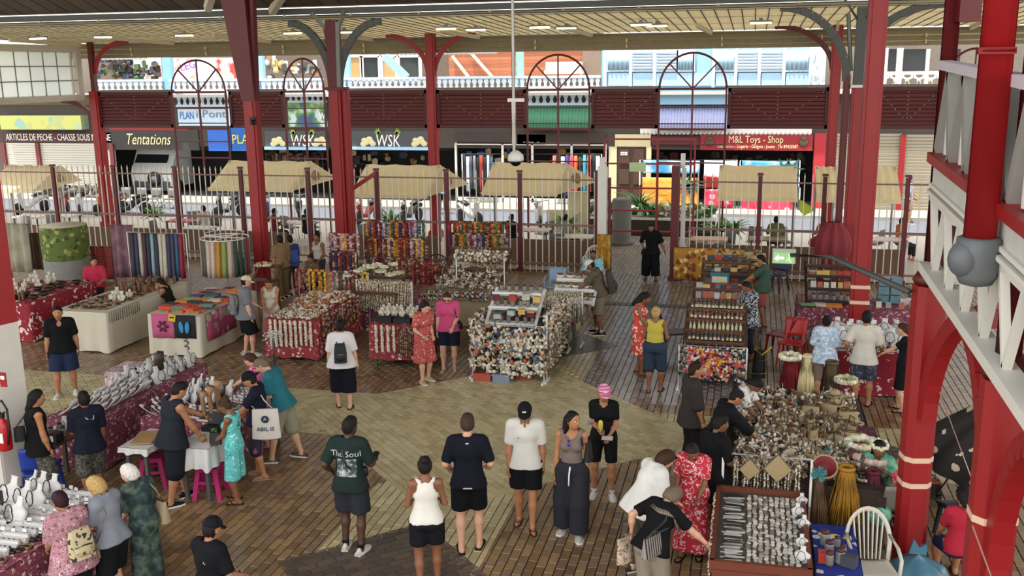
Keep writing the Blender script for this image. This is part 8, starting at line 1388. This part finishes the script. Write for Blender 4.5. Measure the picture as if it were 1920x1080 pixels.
# shell and basket table
IR = (-.05, 12.1, 1.65, 15.4)
G2 = ' on the basket table'
for key, rect, n, z, l, sc in (('oil', (.2, 14.9, .9, 15.4), (7, 4), .8, 'small dark bottle at the back', (.8, 1)), ('bangle', IR, (5, 8), .9, 'dark wood bangle', (1, 1.5)), ('bunchW', IR, (6, 7), .96, 'white shell bunch', (.9, 1.3)), ('box', (.2, 12.6, 1.6, 15.0), (4, 5), .82, 'small coloured box', (.7, 1)), ('bunchM', IR, (9, 12), .93, 'brown shell bunch lying', (.9, 1.4)), ('crownS', IR, (6, 9), .82, 'shell wreath lying', (.9, 1.5)), ('basket', (.5, 12.5, 1.6, 15.0), (4, 6), .83, 'little woven basket', (.8, 1.2)), ('wbag', (.9, 12.9, 1.6, 14.6), (3, 3), .86, 'woven straw bag', (.8, 1.1)), ('carving', (.0, 13.2, 1.2, 15.3), (6, 6), .82, 'carved figure', (.8, 1.3)), ('comb', (-.05, 12.9, .6, 14.9), (4, 9), .86, 'dark hair comb', (.8, 1.2)), ('clutch', (.0, 12.2, 1.6, 13.4), (6, 3), .84, 'pale shell purse', (.8, 1.2)), ('card', (-.05, 13.0, .5, 14.6), (4, 6), .82, 'white price card', (.9, 1.3)), ('hat', (1.2, 13.6, 1.7, 15.2), (1, 4), .95, 'straw hat at the right edge', (.8, 1))):
    lay(key, rect, n, z, l + G2, l + ' pieces', (0, 6), sc=sc)
for (x, y, z, rx, s) in ((.45, 11.64, 1.12, -1.1, 1.25), (.12, 11.64, 1.08, -1.2, .95)): KD['fan'].put((x, y, z), 0, 'diamond woven fan leaning at the front of the shell and basket table' if s > 1.1 else 'smaller woven fan left of the diamond fan', None, s, (PI / 2 + .25, 0, 0))
hang('pouch', (-.2, 12.1, .85), (-.2, 13.6, .85), 8, 'woven pouch hung on the left side of the basket table', 'pouches at the basket table side', sc=(1.3, 2), rz=(1.2, 1.9)); rail('side bar of the basket table', (-.2, 12.1, .97), (-.2, 13.6, .97)); hang('shellb', (-.1, 11.72, 1.2), (.75, 11.72, 1.2), 8, 'brown seed necklace hung behind the pendant case', 'seed necklaces', sc=(.6, .8)); hang('shells', (-.1, 11.7, 1.15), (.75, 11.7, 1.15), 7, 'pale shell necklace hung behind the pendant case', 'pale necklaces behind the case'); rail('bar behind the pendant case', (-.2, 11.75, 1.22), (.85, 11.75, 1.22))
def skirt(label, x, y, z, h, r, c, name='grass_skirt'):
    t = thing(name, label, 'skirt', (x, y, z)); mm = M()
    for i in range(46): a = 2 * PI * i / 46; mm.tube([(math.cos(a) * r * .4, math.sin(a) * r * .4, h), (math.cos(a) * r * U(.6, .8), math.sin(a) * r * U(.6, .8), h * .5), (math.cos(a) * r * U(.8, 1.15), math.sin(a) * r * U(.8, 1.15), U(0, .06))], [.016, .014, .008], 4)
    tag(mm.build('strands', [mat('grass_' + c.strip('#'), c, .7, var=.2)], t), kind='stuff'); M().tube([(math.cos(2 * PI * i / 16) * r * .42, math.sin(2 * PI * i / 16) * r * .42, h) for i in range(16)], .03, 5, closed=True).build('waistband', [mat('grass_' + c.strip('#'), c)], t); return t
skirt('mustard yellow grass skirt right of the basket table', 1.28, 12.0, .35, .7, .2, '#a8781c'); skirt('dark maroon grass skirt beside the mustard one', 1.62, 12.2, .35, .6, .17, '#5c1624'); skirt('brown grass skirt behind the pendant case', .95, 11.9, .3, .65, .13, '#6a5034'); skirt('bundle of cream raffia strands standing on the basket table', .95, 15.3, .82, .68, .13, '#c8ba88', 'raffia_bundle'); skirt('deep red feather skirt standing behind the basket table', .75, 15.75, .35, .95, .26, '#7a1420', 'feather_skirt'); skirt('brown fringe skirt hanging right of the raffia bundle', 1.35, 15.7, .3, 1.0, .2, '#54442c')
for x, y, z, k, l in ((.7, 15.6, 1.35, 'crownW', 'white flower crown on the deep red feather skirt'), (1.55, 15.5, 1.05, 'crownW', 'white shell crown right of the raffia bundle'), (1.55, 13.0, .95, 'crownW', 'cream flower garland at the right front of the basket table'), (1.6, 12.75, .9, 'crownM', 'red and white flower heap beside the grass skirts'), (1.68, 12.5, .95, 'crownM', 'mixed flower head right of the mustard skirt')): KD[k].put((x, y, z), 0, l, None, 1.9 if 'garland' in l or 'heap' in l else 1.5)
t = thing('red_basket', 'red and cream rimmed basket lying by the grass skirts', 'basket', (1.02, 12.05, .98), 0); M().lathe([(.02, 0), (.1, .01), (.15, .12), (.14, .12), (.09, .03), (.01, .02)], 14, R=rotx(.8), caps=False).build('bowl', [mat('basket_red', '#7a1418', .6)], t); M().tube([tuple(rotx(.8) @ A3(.15 * math.cos(2 * PI * i / 16), .15 * math.sin(2 * PI * i / 16), .12)) for i in range(16)], .014, 5, closed=True).build('rim', [STRAW], t); M().lathe([(.05, -.22), (.04, -.05), (.06, .0)], 8).build('stand', [MIDW], t)
t = thing('maroon_panel', 'maroon patterned cushion block at the right of the basket table', 'cushion', (1.66, 13.5, .79)); M().box((0, 0, .1), (.3, .5, .2), taper=.9).build('body', [floral('maroon_cushion', '#4a1428', ['#6a2440', '#7a3a50'], 14, .4)], t); t = thing('teal_pompom', 'teal raffia tuft hanging beside the pendant case', 'tuft', (.93, 11.66, 1.08)); mm = M(); [mm.bar((0, 0, 0), unit([U(-1, 1), U(-1, 1), U(-1, 1)]) * .1, .02, .01) for i in range(50)]; tag(mm.build('tuft', [mat('teal_raffia', '#4a8a8c', .8)], t), kind='stuff'); M().tube([(0, 0, 0), (-.08, .09, .14)], .008, 4).build('cord', [WOOD], t)
# pendant case contents
lay('darkpend', (-.18, 9.66, .1, 11.42), (1, 62), .842, 'thin dark pendant strip in the left column of the case', 'dark pendant strips', (-.12, .12), jit=.12); lay('pend', (.1, 9.66, .66, 11.42), (9, 26), .842, 'small mother-of-pearl pendant laid in the case', 'mother-of-pearl pendants', (-.4, .4), jit=.16, sc=(.8, 1.15)); hang('shells', (-.27, 9.7, .9), (-.27, 11.3, .9), 10, 'orange brown bead string on the left rim of the case', 'bead strings on the case', rz=(1.3, 1.8)); lay('bust', (.64, 9.7, .76, 11.4), (1, 5), .842, 'small white bust, right rim of the case', 'busts along the pendant case', (-.5, .2), sc=(.6, .8)); lay('jar', (.86, 9.9, 1.2, 10.6), (2, 3), .75, 'jar or cup on the blue leaf cloth', 'cups on the blue cloth', sc=(.8, 1.2)); lay('box', (.86, 9.9, 1.22, 10.3), (2, 1), .75, 'small box on the blue leaf cloth', 'boxes on the blue cloth', (-.5, .5))
# left jewellery tables
L1G = ' on the left aisle jewellery table'
lay('bust', (-10.1, 13.6, -9.4, 15.1), (3, 6), .8, 'white necklace bust' + L1G, 'busts of the left aisle table', (1.2, 1.7), .16, sc=(1.0, 1.4)); lay('ramp', (-10.1, 12.3, -9.4, 13.7), (4, 6), .8, 'white necklace ramp' + L1G, 'ramps of the left aisle table', (1.5, 1.62), .08, sc=(1.1, 1.4)); lay('roll', (-10.2, 13.6, -9.9, 14.8), (1, 6), .86, 'white bracelet roll' + L1G, 'rolls of the left aisle table', (-.3, .2))
KD['drift'].put((-9.62, 14.2, .8), 0, 'dark forked driftwood stand on the left aisle jewellery table', None, 1.15); KD['drift'].put((-9.75, 14.5, .8), 2, 'second driftwood stand just behind the forked one', None, .95); KD['spiral'].put((-9.6, 15.05, .8), 0, 'tall silver spiral stand at the end of the left aisle table', None, 1.2)
L2G = ' on the table behind the dark grey vendor'
lay('bust', (-8.7, 12.9, -7.9, 13.8), (5, 4), .85, 'white necklace bust behind the grey vendor', 'busts behind the vendor', (-1.2, -.3), sc=(.8, 1.2)); lay('ramp', (-8.75, 12.4, -8.2, 13.0), (4, 3), .85, 'white necklace ramp behind the grey vendor', 'ramps behind the vendor', (-1, -.4)); lay('card', (-7.9, 13.2, -7.3, 13.85), (8, 5), .85, 'small white earring card behind the vendor', 'earring cards behind the vendor', (-.8, .2)); lay('tray', (-8.0, 12.4, -7.3, 13.1), (3, 4), .85, 'white tray of dark bracelets behind the vendor', 'trays behind the vendor', (-.3, .3)); lay('card', (-8.5, 12.4, -7.9, 12.9), (6, 4), .85, 'little earring card near the vendor', 'earring cards near the vendor', (-.8, .2))
for px, py, s, l in ((385, 735, 1.0, 'left'), (415, 722, 1.15, 'taller middle'), (430, 715, 1.25, 'tallest right')): x, y = gp(px - 20, py + 60, .85); KD['horn'].put((max(-8.7, min(-7.3, x)), max(12.5, min(13.8, y)), .85), 0, l + ' tan carved wooden stand behind the vendor', None, s * 1.15)
t = thing('green_cup', 'green cup beside a blue can on the white side cloth', 'cup', (-7.3, 11.95, .825)); M().lathe([(.03, 0), (.04, .1), (.036, .1), (.028, .01)], 10).build('body', [mat('cup_green', '#5a8a3c', .4)], t); t = thing('blue_can', 'dark blue can on the white side cloth', 'can', (-7.22, 11.8, .825)); M().lathe([(.03, 0), (.033, .01), (.033, .1), (.028, .11)], 10).build('body', [mat('can_blue', '#26345c', .3)], t); t = thing('black_case', 'open black case on the white side cloth', 'case', (-7.42, 12.15, .825)); M().box((0, 0, .03), (.3, .2, .06)).build('base', [BLACK], t); M().box((0, .11, .12), (.3, .02, .16), R=rotx(-.3)).build('lid', [BLACK], t)
t = thing('wooden_board', 'pale wooden board on the side table left of the vendor', 'board', (-8.35, 11.85, .735), .3); M().box((0, 0, .012), (.3, .5, .02)).build('board', [mat('pale_board', '#a8865a', .6)], t)
L3G = ' on the lower left corner table'
lay('step', (-8.4, 7.9, -7.5, 9.6), (3, 12), .9, 'white ring holder block' + L3G, 'ring holders of the corner table', (-.05, .05), jit=.1); lay('bust', (-8.5, 8.6, -7.9, 9.7), (3, 3), .9, 'large white bust' + L3G, 'busts of the corner table', (-.8, -.2), sc=(1.2, 1.6)); lay('blackroll', (-7.75, 7.9, -7.4, 9.3), (1, 9), .9, 'black bracelet roll' + L3G, 'black rolls of the corner table', (-.3, .1), jit=.15); lay('card', (-8.3, 8.4, -7.4, 9.7), (7, 6), .96, 'small white card' + L3G, 'cards of the corner table', (-.4, .3)); lay('bangle', (-7.7, 7.6, -7.4, 8.6), (3, 6), .9, 'dark ring bracelet' + L3G, 'bangles of the corner table')
lay('jar', (-9.9, 11.3, -9.5, 12.0), (2, 3), .735, 'jar on the grey folding work table', 'jars of the work table'); lay('bust', (-9.9, 11.7, -9.5, 12.1), (2, 1), .735, 'white bust on the grey work table', 'busts of the work table', (0, 2)); t = thing('tool_box', 'black box of tools on the grey work table', 'box', (-9.6, 11.5, .72)); M().box((0, 0, .07), (.2, .16, .14)).build('body', [BLACK], t); M().box((0, -.085, .07), (.1, .01, .08)).build('label_sheet', [WHT], t)
table('small cloth covered table by the white column', -10.75, 14.3, -10.3, 14.9, .85, floral('cloth_pink_grey', '#b09a9c', ['#7a4a54', '#d8ccc8'], 14, .4), 'pink grey patterned cloth on the small table by the white column')
# right foreground oddments
t = thing('rubbish_bag', 'knotted pale blue plastic bag at the foot of the thick pillar', 'bag', (at_depth(1722, 1050, 10.9)[0], 10.9, 0)); mm = M(); mm.grid(lambda u, v: ((.30 * math.sin(PI * min(v * 1.15, 1)) ** .6 * (1 + .07 * math.sin(u * 44) + .05 * math.sin(u * 19 + v * 9)) + .015) * math.cos(2 * PI * u), (.30 * math.sin(PI * min(v * 1.15, 1)) ** .6 * (1 + .07 * math.sin(u * 44)) + .015) * math.sin(2 * PI * u), .005 + .44 * v), 40, 12); mm.build('sack', [mat('bag_blue', '#4a7484', .3, var=.2, scale=9)], t); M().prism([(-.1, 0), (-.06, .13), (0, .06), (.07, .10), (.07, 0)], -.02, .02, R=rotx(PI / 2), c=(0, 0, .42)).build('knot', [mat('bag_blue', '#5c8a9c')], t); t.scale = (1.1, 1.1, 1.3)
t = thing('black_umbrella', 'half closed black umbrella with pale flowers by the right pillars', 'umbrella', (2.75, 13.6, .34)); R_ = rotx(.35) @ roty(.35); M().grid(lambda u, v: R_ @ A3((.06 + .52 * v ** .8 * (1 + .1 * math.cos(16 * PI * u))) * math.cos(2 * PI * u), (.06 + .52 * v ** .8 * (1 + .1 * math.cos(16 * PI * u))) * math.sin(2 * PI * u), 1.55 - 1.15 * v), 48, 6).build('canopy', [floral('umbrella_floral', '#1e1817', ['#1e1817', '#b8a888', '#1e1817', '#c8b898'], 5.5, .32)], t); M().tube([tuple(R_ @ A3(0, 0, -.25)), tuple(R_ @ A3(0, 0, 1.62))], .014, 6).build('shaft', [STEEL], t); M().tube([tuple(R_ @ A3(0, 0, -.25)), tuple(R_ @ A3(.03, 0, -.32)), tuple(R_ @ A3(.08, 0, -.28))], .018, 6).build('handle', [BLACK], t)
for lab, c in (('black and orange camera bag on the floor behind the pillar', gp(1742, 930)),): t = thing('camera_bag', lab, 'bag', (c[0], c[1], 0)); M().box((0, 0, .12), (.3, .2, .22), taper=.85).build('body', [BLACK], t); M().box((0, -.02, .24), (.24, .16, .03)).build('orange_lining', [mat('orange_cloth', '#b8643c', .7)], t); M().tube([(-.14, 0, .2), (0, -.1, .36), (.14, 0, .2)], .015, 5).build('handle', [BLACK], t)
chair('dark folding stool chair behind the pillars, under the red tee woman', gp(1805, 1015)[0], gp(1805, 1015)[1], .3, '#1f2638', 'panel', arms=False)
